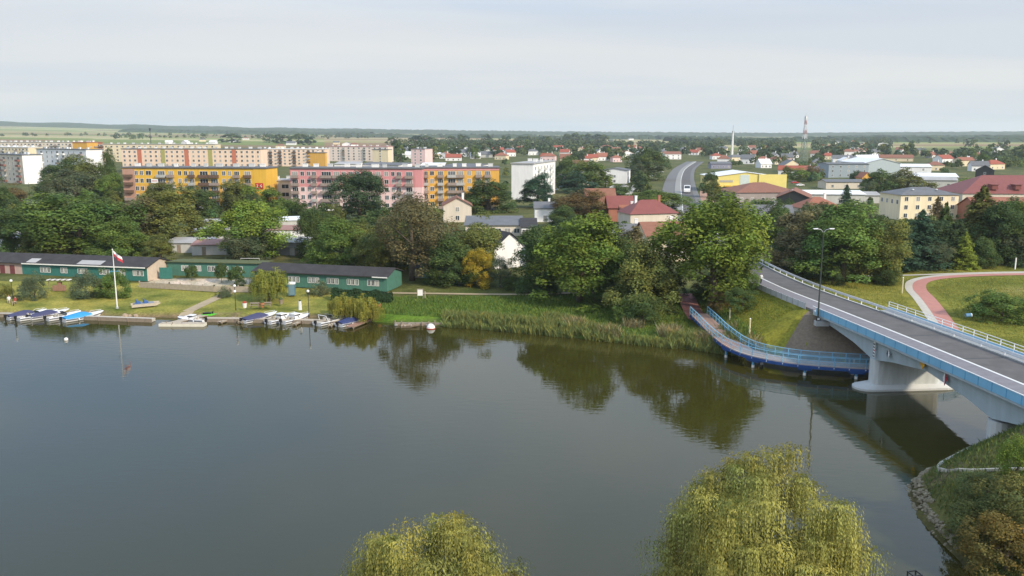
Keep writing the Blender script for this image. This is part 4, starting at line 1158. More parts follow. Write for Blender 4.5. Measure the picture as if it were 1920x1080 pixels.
def block(A, B, depth, H, st, bands, bays, roofm, label, group='apartment blocks', z=None, balm=None, vents=8, panels=(), gable_w=0, base=0.9, chim=True, gable_m=None):
    """A, B: ground points of the left and right end of the facade that faces the camera; local +x along it, local +y back"""
    L, a = face_frame(A, B)
    z0 = min(tz(A[0], A[1]), tz(B[0], B[1])) - 0.2 if z is None else z
    r = empty('apartment_block', (A[0], A[1], z0), a, label, 'apartment block', group)
    for i, (f0, f1, m) in enumerate(bands):
        MB().box(0, L, 0, depth, H * f0, H * f1).build('wall', m, r)
    for (x0, x1, f0, f1, m) in panels:
        MB().box(x0 * L, x1 * L, -0.12, 0.0, H * f0, H * f1).build('wall_panel', m, r)
    rf = MB().box(-0.35, L + 0.35, -0.4, depth + 0.4, H, H + 0.45).build('roof', roofm, r)
    if gable_m: MB().box(L, L + 0.08, 0, depth, 0, H).build('gable_wall', gable_m, r)
    rr = random.Random(int(L * 10) + int(abs(A[0])))
    for k in range(vents):
        x = L * (k + 0.5) / vents + rr.uniform(-1, 1); y = depth * rr.uniform(0.3, 0.7); s = rr.uniform(0.6, 1.3)
        MB().box(x - s, x + s, y - 0.45, y + 0.45, H + 0.45, H + 1.5).box(x - s - .1, x + s + .1, y - .55, y + .55, H + 1.5, H + 1.62).build('vent_stack', WHITE if rr.random() < .6 else CONCW, rf)
    sh = (H - base - 0.5) / st
    for typ, fx_, w in bays:
        x = fx_ * L
        for s in range(st):
            zz = base + s * sh
            if typ == 'w': ob('window', window_mesh(w, 1.45, WHITE, 1 if w > 1 else 0), r, (x, 0, zz + 0.85))
            else:
                ob('window', window_mesh(round(w * 0.8, 1), 2.1, WHITE, 3 if w > 4 else 2), r, (x, 0, zz + 0.15))
                bmm = RWIN.choice((balm or CONC, balm or CONC, balm or CONC, BALP, CONC))
                ob('balcony', balcony_mesh(w, 1.15, bmm, bmm.name), r, (x, 0, zz + 0.05))
    for g in range(gable_w):
        for s in range(st):
            ob('window', window_mesh(1.2, 1.4), r, (L, depth * (g + 1) / (gable_w + 1), base + s * sh + 0.9), (0, 0, math.pi / 2))
    return r
BALP = mat('greybrown_balcony', (0.30, 0.24, 0.21), 0.8, var=0.25)
PINK = mat('pink_render', (0.62, 0.27, 0.275), 0.85, var=0.07, scale=0.3)
PINKL = mat('pale_pink_render', (0.76, 0.55, 0.54), 0.85, var=0.07, scale=0.3)
ORNG = mat('ochre_render', (0.64, 0.36, 0.075), 0.85, var=0.08, scale=0.3)
YELL = mat('yellow_render', (0.70, 0.42, 0.06), 0.85, var=0.08, scale=0.3)
CREAM = mat('cream_render', (0.70, 0.60, 0.42), 0.85, var=0.07, scale=0.3)
BEIGE = mat('beige_render', (0.62, 0.55, 0.46), 0.85, var=0.08, scale=0.3)
PEACH = mat('peach_render', (0.76, 0.58, 0.45), 0.85, var=0.07, scale=0.3)
WREN = mat('white_render', (0.80, 0.79, 0.79), 0.85, var=0.05, scale=0.3)
GREN = mat('grey_render', (0.50, 0.49, 0.46), 0.85, var=0.1, scale=0.3)
MINT = mat('mint_render', (0.55, 0.68, 0.60), 0.85, var=0.07, scale=0.3)
REDR = mat('red_render', (0.36, 0.15, 0.10), 0.85, var=0.1, scale=0.3)
BROWNB = mat('brown_balcony', (0.14, 0.085, 0.06), 0.8, var=0.25)
def gp(px, Y):
    d = ray(px, 350); t = Y / d.y
    return (d.x * t, Y)
def fr(px, a, b): return (px - a) / (b - a)
# pink and ochre block
A_, B_ = gp(545, 313), gp(791, 309)
block(A_, B_, 11, 15.6, 5, [(0, 0.58, PINKL), (0.58, 1, PINK)],
      [('b', fr(554, 545, 790), 2.6), ('w', fr(568, 545, 790), 1.3), ('w', fr(580, 545, 790), 1.3), ('b', fr(590, 545, 790), 1.8), ('b', fr(613, 545, 790), 4.2), ('b', fr(632, 545, 790), 2.6), ('w', fr(646, 545, 790), 1.5), ('w', fr(659, 545, 790), 1.3), ('b', fr(671, 545, 790), 2.2),
       ('b', fr(690, 545, 790), 4.4), ('b', fr(709, 545, 790), 2.4), ('w', fr(725, 545, 790), 1.4), ('w', fr(737, 545, 790), 1.2), ('b', fr(748, 545, 790), 1.9), ('b', fr(767, 545, 790), 2.8)],
      ROOFG, 'long pink five-storey apartment block with paler lower floors', balm=BALP, vents=9, panels=((0.945, 1.0, 0, 0.58, PINKL), (0.945, 1.0, 0.58, 1, PINK), (0.165, 0.19, 0, 0.6, PINKL)))
A_, B_ = gp(791.5, 314), gp(936, 316)
block(A_, B_, 11, 15.6, 5, [(0, 0.12, CREAM), (0.12, 1, ORNG)],
      [('b', fr(797, 790, 936), 1.9), ('w', fr(809, 790, 936), 1.4), ('b', fr(825, 790, 936), 2.2), ('b', fr(846, 790, 936), 3.2), ('b', fr(862, 790, 936), 3.0), ('w', fr(879, 790, 936), 1.4), ('b', fr(897, 790, 936), 2.2), ('b', fr(914, 790, 936), 2.2)],
      ROOFG, 'ochre apartment block joined to the right of the pink one', balm=BALP, vents=6, gable_w=1, panels=((0.0, 1.0, 0.95, 1.0, PINK),))
# yellow block left
A_, B_ = gp(232, 318), gp(500, 312)
yb = block(A_, B_, 11, 15.6, 5, [(0, 0.62, ORNG), (0.62, 1, YELL)],
      [('b', fr(243, 232, 500), 3.2), ('w', fr(258, 232, 500), 1.2), ('w', fr(268, 232, 500), 1.2), ('w', fr(281, 232, 500), 2.0), ('b', fr(305, 232, 500), 3.4), ('b', fr(323, 232, 500), 2.4), ('w', fr(340, 232, 500), 1.2), ('w', fr(351, 232, 500), 1.2), ('b', fr(362, 232, 500), 2.2),
       ('b', fr(385, 232, 500), 3.8), ('b', fr(404, 232, 500), 3.4), ('w', fr(422, 232, 500), 1.3), ('w', fr(433, 232, 500), 1.3), ('b', fr(446, 232, 500), 2.2), ('b', fr(466, 232, 500), 2.6)],
      ROOFG, 'yellow five-storey apartment block with brown balconies', balm=BROWNB, vents=10, panels=((0.0, 0.085, 0, 0.98, mat('rose_brown_render', (0.46, 0.27, 0.20), 0.85)), (0.19, 0.37, 0, 0.62, GREN), (0.915, 1.0, 0, 1, YELL)))
Ly = face_frame(A_, B_)[0]
bn = empty('wall_banner', (0, 0, 0), 0, 'white banner with red lettering marks on the yellow flats', 'banner')
bn.location = yb.location + Matrix.Rotation(yb.rotation_euler.z, 3, 'Z') @ Vector((fr(295, 232, 500) * Ly, -1.32, 10.9)); bn.rotation_euler.z = yb.rotation_euler.z
MB().box(-1.3, 1.3, -0.05, 0, -0.7, 0.8).build('sheet', WHITE, bn)
for i in range(4): MB().box(-0.95 + i * 0.5, -0.65 + i * 0.5, -0.07, -0.055, -0.1, 0.3).build('mark', mat('banner_red', (0.5, 0.1, 0.08), 0.6), bn)
sg = empty('wall_sign', yb.location + Matrix.Rotation(yb.rotation_euler.z, 3, 'Z') @ Vector((fr(487, 232, 500) * Ly, -0.14, 9.3)), yb.rotation_euler.z, 'red sign with white symbols on the plain end of the yellow flats', 'sign')
MB().box(-1.5, 1.5, -0.1, 0, -1.1, 1.1).build('board', mat('sign_board_red', (0.5, 0.05, 0.03), 0.6), sg)
MB().tube([(-0.95, -0.13, 0.5), (-0.5, -0.13, 0.5), (-0.85, -0.13, -0.5), (-0.4, -0.13, -0.5)], 0.1, 5).build('symbol', WHITE, sg)
MB().tube([(0.9, -0.13, 0.55), (0.4, -0.13, 0.15), (0.4, -0.13, -0.4), (0.75, -0.13, -0.5), (0.95, -0.13, -0.2), (0.6, -0.13, 0.0)], 0.1, 5).build('symbol', WHITE, sg)
# grey annexe between them
block(gp(501, 322), gp(546, 322), 12, 10.5, 3, [(0, 1, mat('annexe_render', (0.58, 0.55, 0.47), 0.85))], [('w', 0.3, 1.6), ('w', 0.75, 2.6)], ROOFL, 'low grey annexe between the yellow and pink flats', 'low blocks', vents=2)
# white gabled blocks at the left
def oblique(corner_px, Y, depth_vec, length_vec):
    c = Vector((*gp(corner_px, Y), 0)); return (c + Vector((*length_vec, 0)), c, Vector(depth_vec).length)
A_, B_, dp = oblique(47, 470, (10, 3), (-40, 30))
bW = [('b', 0.1, 3.2), ('w', 0.22, 1.3), ('w', 0.32, 1.3), ('b', 0.43, 3.2), ('b', 0.55, 3.2), ('w', 0.66, 1.3), ('w', 0.76, 1.3), ('b', 0.9, 3.6)]
block(A_, B_, dp, 15.8, 5, [(0, 1, BEIGE)], bW, ROOFG, 'beige apartment block with a plain white gable at far left', balm=mat('redbrown_balcony', (0.25, 0.12, 0.10), 0.8), panels=(), vents=6, gable_m=WREN)
A_, B_, dp = oblique(167, 560, (10.5, 3), (-52, 36))
block(A_, B_, dp, 16.5, 5, [(0, 1, WREN)], bW, ROOFG, 'white apartment block with balconies right of the white gable', balm=WREN, vents=6)
def wall_of(o, m):
    return [c for c in o.children if c.name.startswith('wall')]
# plain bright gables
for cpx, Y, lab in ((47, 470, 0), (167, 560, 1)):
    pass
# far rows of flats
def auto_bays(n, seed, pb=0.4):
    q = random.Random(seed); out = []
    for i in range(n):
        out.append(('b', (i + .5) / n, 3.0) if q.random() < pb else ('w', (i + .5) / n, 1.6))
    return out
GRNP = mat('olive_stair_panel', (0.36, 0.34, 0.12), 0.85); REDPN = mat('red_stair_panel', (0.50, 0.17, 0.10), 0.85)
block(gp(233, 610), gp(492, 600), 12, 16.5, 5, [(0, 1, PEACH)], [('w', (i + .5) / 26, 1.4) for i in range(26)], ROOFG, 'long peach apartment row with red and olive stair panels', vents=16,
      panels=[(0.115 + i * 0.17, 0.145 + i * 0.17, 0, 0.98, REDPN if i % 2 == 0 else GRNP) for i in range(5)], base=1.0)
block(gp(200, 800), gp(408, 790), 12, 17, 5, [(0, 1, CREAM)], auto_bays(20, 3, 0.15), ROOFL, 'cream apartment row behind the peach row', vents=14)
block(gp(-10, 860), gp(142, 850), 12, 17, 5, [(0, 0.4, mat('butter_render', (0.74, 0.58, 0.28), 0.85)), (0.4, 1, BEIGE)], auto_bays(22, 5, 0.4), ROOFL, 'beige and butter yellow apartment row at the far left', vents=16, balm=BALP)
block(gp(-15, 720), gp(60, 700), 12, 15, 5, [(0, 1, CREAM)], auto_bays(12, 6, 0.4), ROOFW, 'short cream block before the far left row', vents=8)
block(gp(143, 720), gp(170, 715), 14, 19, 5, [(0, 1, ORNG)], [], REDR, 'plain orange gable end of a far block', vents=3)
block(gp(170.5, 717), gp(199, 730), 14, 19, 5, [(0, 1, REDR)], auto_bays(5, 8, 0.8), REDR, 'brick red balcony facade right of the orange gable', vents=3, balm=BROWNB)
block(gp(488, 720), gp(612, 715), 12, 14.5, 5, [(0, 1, PEACH)], auto_bays(14, 9, 0.35), ROOFW, 'peach apartment row right of the long row', vents=10, balm=BROWNB)
block(gp(579, 716), gp(612, 712), 3, 11.5, 4, [(0, 1, ORNG)], [], ROOFG, 'plain orange gable before the far pink row', vents=1)
block(gp(613, 850), gp(729, 830), 12, 14.5, 5, [(0, 1, mat('shell_render', (0.74, 0.62, 0.55), 0.85))], auto_bays(12, 10, 0.3), mat('pink_roofing', (0.46, 0.24, 0.23), 0.8), 'shell pink apartment row behind the dark tree', vents=8)
block(gp(700, 780), gp(729, 775), 8, 13, 5, [(0, 1, CREAM)], [('w', 0.5, 1.4)], ROOFG, 'plain cream gable left of the far dark tree', vents=1)
block(gp(772, 740), gp(798, 735), 14, 14.5, 5, [(0, 1, PINKL)], [('w', 0.3, 1.4), ('w', 0.7, 1.4)], ROOFG, 'small square pale pink block far behind', vents=2)
# low roofs right behind pink / ochre flats
def mono(px0, px1, Y, depth, h, wallm, roofm, label, rz_dy=0, cat='building', slope=0.8, group=None, nwin=4):
    A, B = gp(px0, Y), gp(px1, Y + rz_dy); L, a = face_frame(A, B); z0 = min(tz(*A), tz(*B)) - 0.2
    r = empty('low_building', (A[0], A[1], z0), a, label, cat, group)
    MB().loft([[(0, 0, 0), (L, 0, 0), (L, 0, h), (0, 0, h)], [(0, depth, 0), (L, depth, 0), (L, depth, h + slope), (0, depth, h + slope)]]).build('wall', wallm, r)
    e = 0.4
    MB().loft([[(-e, -e, h + .01 - e * slope / depth), (L + e, -e, h + .01 - e * slope / depth), (L + e, -e, h + .2 - e * slope / depth), (-e, -e, h + .2 - e * slope / depth)],
               [(-e, depth + e, h + slope + .03), (L + e, depth + e, h + slope + .03), (L + e, depth + e, h + slope + .22), (-e, depth + e, h + slope + .22)]]).build('roof', roofm, r)
    for k in range(nwin): ob('window', window_mesh(1.5, 1.2), r, (L * (k + .5) / nwin, 0, h * 0.35))
    return r
mono(628, 672, 430, 14, 13.0, WREN, ROOFL, 'white flat roofed block behind the pink flats', nwin=3)
mono(672, 748, 445, 12, 12.5, WREN, ROOFG, 'white long block rising behind the pink roof', -12, nwin=9)
mono(790, 832, 440, 14, 12.0, WREN, ROOFW, 'white roofed block behind the ochre flats', nwin=3)
mono(830, 893, 450, 12, 11.5, WREN, ROOFG, 'white long block with grey roof behind the ochre flats', -10, nwin=8)
# white tower block with the plain gable
A_, B_, dp = gp(959, 367), gp(1000, 364.4), 40
tw = block(A_, B_, 42, 15.3, 5, [(0, 1, WREN)], [], ROOFL, 'white apartment block with a big plain gable facing the river', vents=4)
L_ = face_frame(A_, B_)[0]
for i in range(7):
    for s in range(5):
        ob('window', window_mesh(1.4, 1.4), tw, (L_, 3.5 + i * 5.6, 1.4 + s * 2.8), (0, 0, math.pi / 2))
        if i % 2: ob('balcony', balcony_mesh(2.6, 1.1, CONCW, 'pale'), tw, (L_, 3.5 + i * 5.6, 0.9 + s * 2.8), (0, 0, math.pi / 2))

def house(px, base, w, d, wh, rh, rz, wallm, roofm, label, hip=False, chim=1, nwin=3, cat='house', group='town houses', ridge_x=True, z=None, auto=None, eave=0.45, name='house'):
    """gable or hipped house; px, base: front edge centre in the photo; local front faces -y"""
    b = PG(px, base); zz = b.z
    r = empty(name, (b.x, b.y, zz - 0.15), rz, label, cat, group)
    e = eave
    wl = MB().box(-w / 2, w / 2, 0, d, 0, wh)
    rf = MB(); t = 0.18
    if hip:
        i_ = min(w, d) / 2
        rid = [(-w / 2 + i_, d / 2), (w / 2 - i_, d / 2)] if w >= d else [(0, i_), (0, d - i_)]
        c = [(-w / 2 - e, -e), (w / 2 + e, -e), (w / 2 + e, d + e), (-w / 2 - e, d + e)]
        z0, z1 = wh + .01, wh + rh
        if w >= d:
            rf.face([(*c[0], z0), (*c[1], z0), (*rid[1], z1), (*rid[0], z1)]); rf.face([(*c[1], z0), (*c[2], z0), (*rid[1], z1)])
            rf.face([(*c[2], z0), (*c[3], z0), (*rid[0], z1), (*rid[1], z1)]); rf.face([(*c[3], z0), (*c[0], z0), (*rid[0], z1)])
        else:
            rf.face([(*c[0], z0), (*c[1], z0), (*rid[0], z1)]); rf.face([(*c[1], z0), (*c[2], z0), (*rid[1], z1), (*rid[0], z1)])
            rf.face([(*c[2], z0), (*c[3], z0), (*rid[1], z1)]); rf.face([(*c[3], z0), (*c[0], z0), (*rid[0], z1), (*rid[1], z1)])
        rf.face([(*p, z0 - .005) for p in c][::-1])
        ry = d / 2
    elif ridge_x:
        s = rh / (d / 2)
        wl.face([(-w / 2, 0, wh), (-w / 2, d / 2, wh + rh - .05), (-w / 2, d, wh)]); wl.face([(w / 2, 0, wh), (w / 2, d, wh), (w / 2, d / 2, wh + rh - .05)])
        sec = [(-e, wh - e * s), (d / 2, wh + rh), (d + e, wh - e * s), (d + e, wh - e * s + t), (d / 2, wh + rh + t), (-e, wh - e * s + t)]
        rf.loft([[(-w / 2 - e, y, z_) for y, z_ in sec], [(w / 2 + e, y, z_) for y, z_ in sec]], cap=False)
        for x in (-w / 2 - e, w / 2 + e):
            rf.face([(x, *sec[0]), (x, *sec[1]), (x, *sec[4]), (x, *sec[5])]); rf.face([(x, *sec[1]), (x, *sec[2]), (x, *sec[3]), (x, *sec[4])])
        ry = d / 2
    else:
        s = rh / (w / 2)
        wl.face([(-w / 2, 0, wh), (w / 2, 0, wh), (0, 0, wh + rh - .05)]); wl.face([(-w / 2, d, wh), (0, d, wh + rh - .05), (w / 2, d, wh)])
        sec = [(-w / 2 - e, wh - e * s), (0, wh + rh), (w / 2 + e, wh - e * s), (w / 2 + e, wh - e * s + t), (0, wh + rh + t), (-w / 2 - e, wh - e * s + t)]
        rf.loft([[(x, -e, z_) for x, z_ in sec], [(x, d + e, z_) for x, z_ in sec]], cap=False)
        for y in (-e, d + e):
            for k in ((0, 1, 4, 5), (1, 2, 3, 4)): rf.face([(sec[q_][0], y, sec[q_][1]) for q_ in k])
        ry = d / 2
    wl.build('wall', wallm, r)
    ro = rf.build('roof', roofm, r)
    for k in range(chim):
        x = -w / 4 + k * w / 2 if chim > 1 else w * 0.22
        y = ry + 0.4 if ridge_x else ry
        MB().box(x - .35, x + .35, y - .3, y + .3, wh + rh * 0.5, wh + rh + 1.1).box(x - .42, x + .42, y - .37, y + .37, wh + rh + 1.1, wh + rh + 1.22).build('chimney', WREN if k % 2 == 0 else REDR, ro)
    fl = max(1, int(wh / 2.7))
    for s_ in range(fl):
        for k in range(nwin):
            ob('window', window_mesh(1.1, 1.3), r, (-w / 2 + w * (k + .5) / nwin, 0, 0.9 + s_ * 2.7))
    if auto: AUTO.append((r, auto, px))
    return r
TILE = mat('red_roof_tiles', (0.30, 0.085, 0.055), 0.85, var=0.2, scale=1.2, bump=0.3)
TILEB = mat('brown_roof_tiles', (0.235, 0.11, 0.075), 0.85, var=0.18, scale=1.0, bump=0.3)
TILEC = mat('crimson_sheet_roof', (0.215, 0.07, 0.06), 0.6, var=0.12, scale=0.5)
TILEO = mat('orange_roof_tiles', (0.28, 0.115, 0.075), 0.85, var=0.2, scale=1.0)
house(858, 418, 9, 10, 5.5, 2.4, 0.1, BEIGE, TILEB, 'beige gabled house left of the long grey roof', ridge_x=False, nwin=1)
house(1022, 420, 6.5, 8, 4.6, 1.6, 0.0, WREN, ROOFG, 'small white house at the right end of the grey roof', nwin=1)
mono(872, 978, 235, 9, 3.2, BEIGE, ROOFG, 'long low building with a grey roof right of the beige house', 0, slope=1.6, nwin=6)
mono(978, 1006, 232, 8, 3.0, WREN, ROOFD, 'low white building with a dark roof beside the small white house', 0, slope=1.5, nwin=2)
house(1128, 415, 9.5, 9, 5.5, 4.6, 0.08, BEIGE, TILEB, 'house with a tall brown red tiled roof', nwin=2, chim=0)
house(1164, 418, 8, 7, 5.0, 3.2, 0.05, REDR, TILEC, 'house with a crimson roof beside the brown red one', nwin=1, chim=0)
house(1226, 430, 15, 10, 4.5, 3.8, 0.25, BEIGE, TILEC, 'house with a wide red hipped roof and pale chimneys', hip=True, chim=2, nwin=3)
house(1180, 425, 5, 6, 4, 2.2, 0.0, WREN, TILEO, 'little orange roofed house between the red roofs', nwin=1)
house(956, 503, 7.5, 7, 4.5, 3.0, 0.5, WREN, ROOFD, 'white house showing between the bank trees', ridge_x=False, nwin=1, chim=0)
house(1252, 492, 10, 8, 6.0, 2.5, 0.2, CREAM, TILEB, 'pale yellow house showing behind the big bright tree', nwin=3)
house(1180, 488, 9, 8, 5, 2.5, 0.0, GREN, ROOFG, 'grey house hidden behind the olive bank tree', nwin=2)
house(1435, 440, 15, 9, 5.0, 3.0, -0.1, mat('orange_brick', (0.50, 0.24, 0.11), 0.85, var=0.2, scale=2), ROOFG, 'orange brick house with a grey roof beyond the road', nwin=4)
house(1543, 420, 13, 11, 4.5, 3.4, 0.1, BEIGE, TILEO, 'house with an orange red roof before the white hall', hip=True, nwin=2, chim=1)
# cream town building
A_, B_ = gp(1690, 262), gp(1790, 268)
cb = house(1740, 412, 19.5, 14, 8.2, 2.2, 0.06, mat('warm_cream_render', (0.80, 0.69, 0.48), 0.85, var=0.06, scale=0.3), ROOFG, 'two-storey cream building with a grey hipped roof', hip=True, chim=0, nwin=5, cat='building', group='town buildings', name='town_building')
for k in range(4): ob('window', window_mesh(1.1, 1.3), cb, (-9.75, 2 + k * 3.4, 5.2), (0, 0, -math.pi / 2))
for x in (-4, 4): MB().sphere((x, 3.5, 9.75), 0.4, 8, 5, sz=.5).build('skylight', WHITE, cb)
# halls of the right town
def hall(px, base, w, d, wh, rh, rz, wallm, roofm, label, ridge_x=False, **kw):
    return house(px, base, w, d, wh, rh, rz, wallm, roofm, label, chim=0, cat='hall', group='halls of the right town', ridge_x=ridge_x, name='hall', **kw)
LEMON = mat('lemon_cladding', (0.74, 0.62, 0.20), 0.6, var=0.06, scale=0.3)
ym = hall(1398, 362, 33, 26, 7.2, 2.2, 0.0, LEMON, ROOFW, 'pale yellow market hall with a white rounded gable', nwin=0)
MB().box(-3, 1.5, -0.12, 0, 0, 8.2).build('glazed_strip', mat('pale_grey_cladding', (0.55, 0.62, 0.60), 0.5), ym)
MB().box(-16, -4, -0.1, 0, 0.3, 2.2).build('shop_window', GLASS, ym)
MB().box(-13, -6.5, -0.12, 0, 4.6, 5.6).build('sign_strip', mat('sign_grey', (0.4, 0.38, 0.33), 0.6), ym)
MB().box(6, 19.5, -0.6, 0, 0, 8.4).build('side_wing', LEMON, ym)
for k, (x, z_) in enumerate(((-15, 2.6), (-10.5, 2.6), (-6, 2.6))): MB().box(x, x + 3, -1.2, -0.1, z_, z_ + 0.5).build('awning', mat('amber_awning', (0.75, 0.45, 0.04), 0.6), ym)
hall(1440, 382, 27, 22, 4.2, 3.6, 0.1, mat('taupe_render', (0.34, 0.29, 0.27), 0.8), TILEB, 'hall with a wide brown hipped roof beside the car park', hip=True, nwin=6)
hall(1486, 392, 12, 20, 4.0, 2.6, -0.35, DARK, TILEB, 'brown gabled wing with white bargeboards', nwin=0)
hall(1560, 386, 25, 18, 4.2, 1.0, -0.1, GREN, ROOFW, 'long hall with a bright white low roof', ridge_x=True, nwin=4)
hall(1620, 384, 12, 12, 3.4, 1.0, -0.1, GREN, ROOFL, 'low shed right of the white roofed hall', ridge_x=True, nwin=2)
hall(1652, 333, 24, 40, 9, 3.0, 0.0, mat('steel_cladding', (0.42, 0.48, 0.50), 0.6), ROOFW, 'pale grey hangar with a white gable', nwin=0)
hall(1590, 334, 26, 18, 8.5, 0.8, 0.05, mat('bluegrey_cladding', (0.28, 0.33, 0.37), 0.6), ROOFG, 'blue grey flat hall left of the hangar', ridge_x=True, nwin=5)
hall(1564, 333, 10, 12, 5, 3, 0.0, GREN, ROOFG, 'grey gabled shed left of the halls', nwin=2)
hall(1700, 330, 30, 20, 6, 1.5, -0.25, WREN, ROOFW, 'white roofed hall right of the hangar', ridge_x=True, nwin=3)
hall(1755, 345, 22, 22, 4.0, 1.6, -0.3, GREN, ROOFW, 'white roofed shed left of the big red roof', ridge_x=True, nwin=2)
hall(1762, 352, 16, 14, 4.0, 1.4, -0.3, GREN, ROOFL, 'pale roofed shed below the white one', ridge_x=True, nwin=2)
hall(1585, 356, 20, 12, 3.6, 1.0, 0.0, BEIGE, ROOFG, 'grey roofed shed behind the white roofed hall', ridge_x=True, nwin=3)
hall(1625, 350, 6, 6, 5.0, 2.6, 0.2, ORNG, TILEO, 'small orange gabled house behind the white hall', nwin=1)
bigr = hall(1948, 385, 60, 26, 4.6, 6.8, -0.06, BEIGE, TILEC, 'very large building with a long red sheet roof', ridge_x=True, hip=True, nwin=10)
for x in (-17, -8, 2, 12): MB().box(x - 1.1, x + 1.1, 1.2, 5, 6.2, 8.0).box(x - 1.5, x + 1.5, 0.9, 5.4, 8.0, 8.25).build('dormer', TILEC, bigr)
hall(1905, 425, 24, 14, 5.0, 3.0, -0.05, REDR, TILEO, 'brick building with an orange roof at the right edge', ridge_x=True, nwin=5)
hall(1152, 346, 14, 16, 7.5, 1.2, -0.25, WREN, ROOFG, 'white low building left of the far dark tree', nwin=1)
hall(1352, 318, 16, 10, 4, 1.5, 0.0, mat('slate_blue_cladding', (0.25, 0.25, 0.34), 0.7), ROOFG, 'slate blue shop behind the yellow hall', ridge_x=True, nwin=4)
hall(1262, 300, 18, 12, 6, 2.5, 0.1, WREN, TILEB, 'white house left of the far road bend', ridge_x=True, nwin=3)
hall(1845, 338, 10, 10, 6, 3, -0.5, DARK, ROOFD, 'dark gabled house behind the big red roof', nwin=1)

# allotment sheds under the trees left
def shed(px, base, w, d, h, rz, roofm, label, wallm=GREN, slope=0.5, roof_e=0.3):
    b = P(px, base); zz = tz(b.x, b.y); b = P(px, base, zz)
    r = empty('shed', (b.x, b.y, zz - .1), rz, label, 'shed', 'sheds under the trees')
    MB().loft([[(-w / 2, 0, 0), (w / 2, 0, 0), (w / 2, 0, h), (-w / 2, 0, h)], [(-w / 2, d, 0), (w / 2, d, 0), (w / 2, d, h + slope), (-w / 2, d, h + slope)]]).build('wall', wallm, r)
    e = roof_e
    MB().loft([[(-w / 2 - e, -e, h - .02), (w / 2 + e, -e, h - .02), (w / 2 + e, -e, h + .12), (-w / 2 - e, -e, h + .12)], [(-w / 2 - e, d + e, h + slope + .05), (w / 2 + e, d + e, h + slope + .05), (w / 2 + e, d + e, h + slope + .19), (-w / 2 - e, d + e, h + slope + .19)]]).build('roof', roofm, r)
    MB().box(-w * .2 - .45, -w * .2 + .45, -.05, 0, 0, min(2, h - .2)).build('door', WOOD, r)
    return r
RROOF = mat('rusty_roofing', (0.30, 0.17, 0.145), 0.85, var=0.25, scale=0.8)
shed(352, 474, 10, 6, 2.4, 0.0, ROOFL, 'flat grey roofed shed left behind the boathouses')
shed(398, 478, 9, 6, 2.4, 0.1, RROOF, 'reddish roofed shed behind the boathouses')
shed(385, 455, 8, 8, 2.8, 0.0, ROOFL, 'pale roofed shed behind the reddish one')
shed(395, 438, 5, 4, 3.2, 0.0, ROOFL, 'small pale shed beneath the olive tree')
shed(528, 478, 10, 6, 3.0, -0.15, ROOFL, 'grey shed right of the grey green tree', mat('grey_boards', (0.30, 0.29, 0.30), 0.85))
shed(570, 480, 9, 4, 2.0, -0.2, ROOFL, 'low pale shed right of the grey shed')
shed(532, 452, 8, 6, 3.0, 0.0, RROOF, 'red framed shed behind the grey shed', WREN)
shed(535, 432, 8, 6, 3.0, 0.2, ROOFW, 'white roofed shed further behind')
shed(5, 466, 9, 7, 2.8, 0.0, ROOFL, 'pale roofed shed at the left edge', WREN)
shed(278, 452, 6, 4, 2.4, 0.0, ROOFL, 'tiny pale shed beneath the left olive tree')
GREENS = mat('faded_green_boards', (0.20, 0.30, 0.26), 0.85, var=0.2)
shed(791, 522, 3.6, 3, 2.1, 0.0, ROOFD, 'small pale green hut with painted scrawls beside the brownish tree', GREENS)
shed(871, 535, 4.6, 3, 2.0, 0.0, ROOFD, 'small pale green hut with painted scrawls left of the yellow tree', GREENS)

# ------------------------------------------------------------------ green boathouses
TEAL = mat('teal_boards', (0.04, 0.165, 0.14), 0.7, var=0.16, scale=1.2)
TEALL = mat('pale_teal_boards', (0.07, 0.18, 0.14), 0.7, var=0.16, scale=1.2)
GABLE = mat('gable_cream', (0.52, 0.42, 0.33), 0.8, var=0.12)
def planks_face(parent, L, z0, z1, m, pitch=0.75, seed=1):
    q = random.Random(seed); n = int(L / pitch); me = cached(('bb', pitch, round(z1 - z0, 2), m.name), lambda: MB().box(-0.035, 0.035, -0.03, 0, 0, z1 - z0).mesh('batten', m))
    for i in range(1, n): ob('batten', me, parent, (i * L / n + q.uniform(-.03, .03), 0, z0))
def triple_window(parent, x, z, n=3):
    for k in range(n): ob('window', window_mesh(0.55, 1.0, WHITE, 1), parent, (x + (k - (n - 1) / 2) * 0.82, -0.005, z))
# left boathouse
A_, B_ = P(-40, 513.5, 1.9), P(277, 526, 1.9)
L, a = face_frame(A_, B_); D = 8.0; H = 2.75
bh = empty('boathouse', (A_.x, A_.y, 1.75), a, 'left teal green boathouse with a dark roof and cream gable', 'boathouse', 'green boathouses')
MB().box(L * 0.27, L, 0, D, 0, H).build('wall', TEAL, bh); MB().box(0, L * 0.27, 0, D, 0, H).build('end_wall', mat('rosy_render', (0.46, 0.33, 0.29), 0.85, var=.15), bh)
MB().face([(L + .01, 0, 0), (L + .01, D, 0), (L + .01, D, H), (L + .01, D / 2, H + 1.2), (L + .01, 0, H)]).build('gable', GABLE, bh)
sec = [(-.5, H - .1), (D / 2, H + 1.25), (D + .5, H - .1), (D + .5, H + .08), (D / 2, H + 1.43), (-.5, H + .08)]
rf = MB().loft([[(-.3, y, z) for y, z in sec], [(L + .35, y, z) for y, z in sec]]).build('roof', ROOFD, bh)
MB().box(L * .28, L, -.56, -.51, H - .16, H + .06).build('fascia', WHITE, rf)
MB().box(L + .36, L + .42, -.5, D / 2, H - .05, H + .1).build('trim', WHITE, rf) if False else None
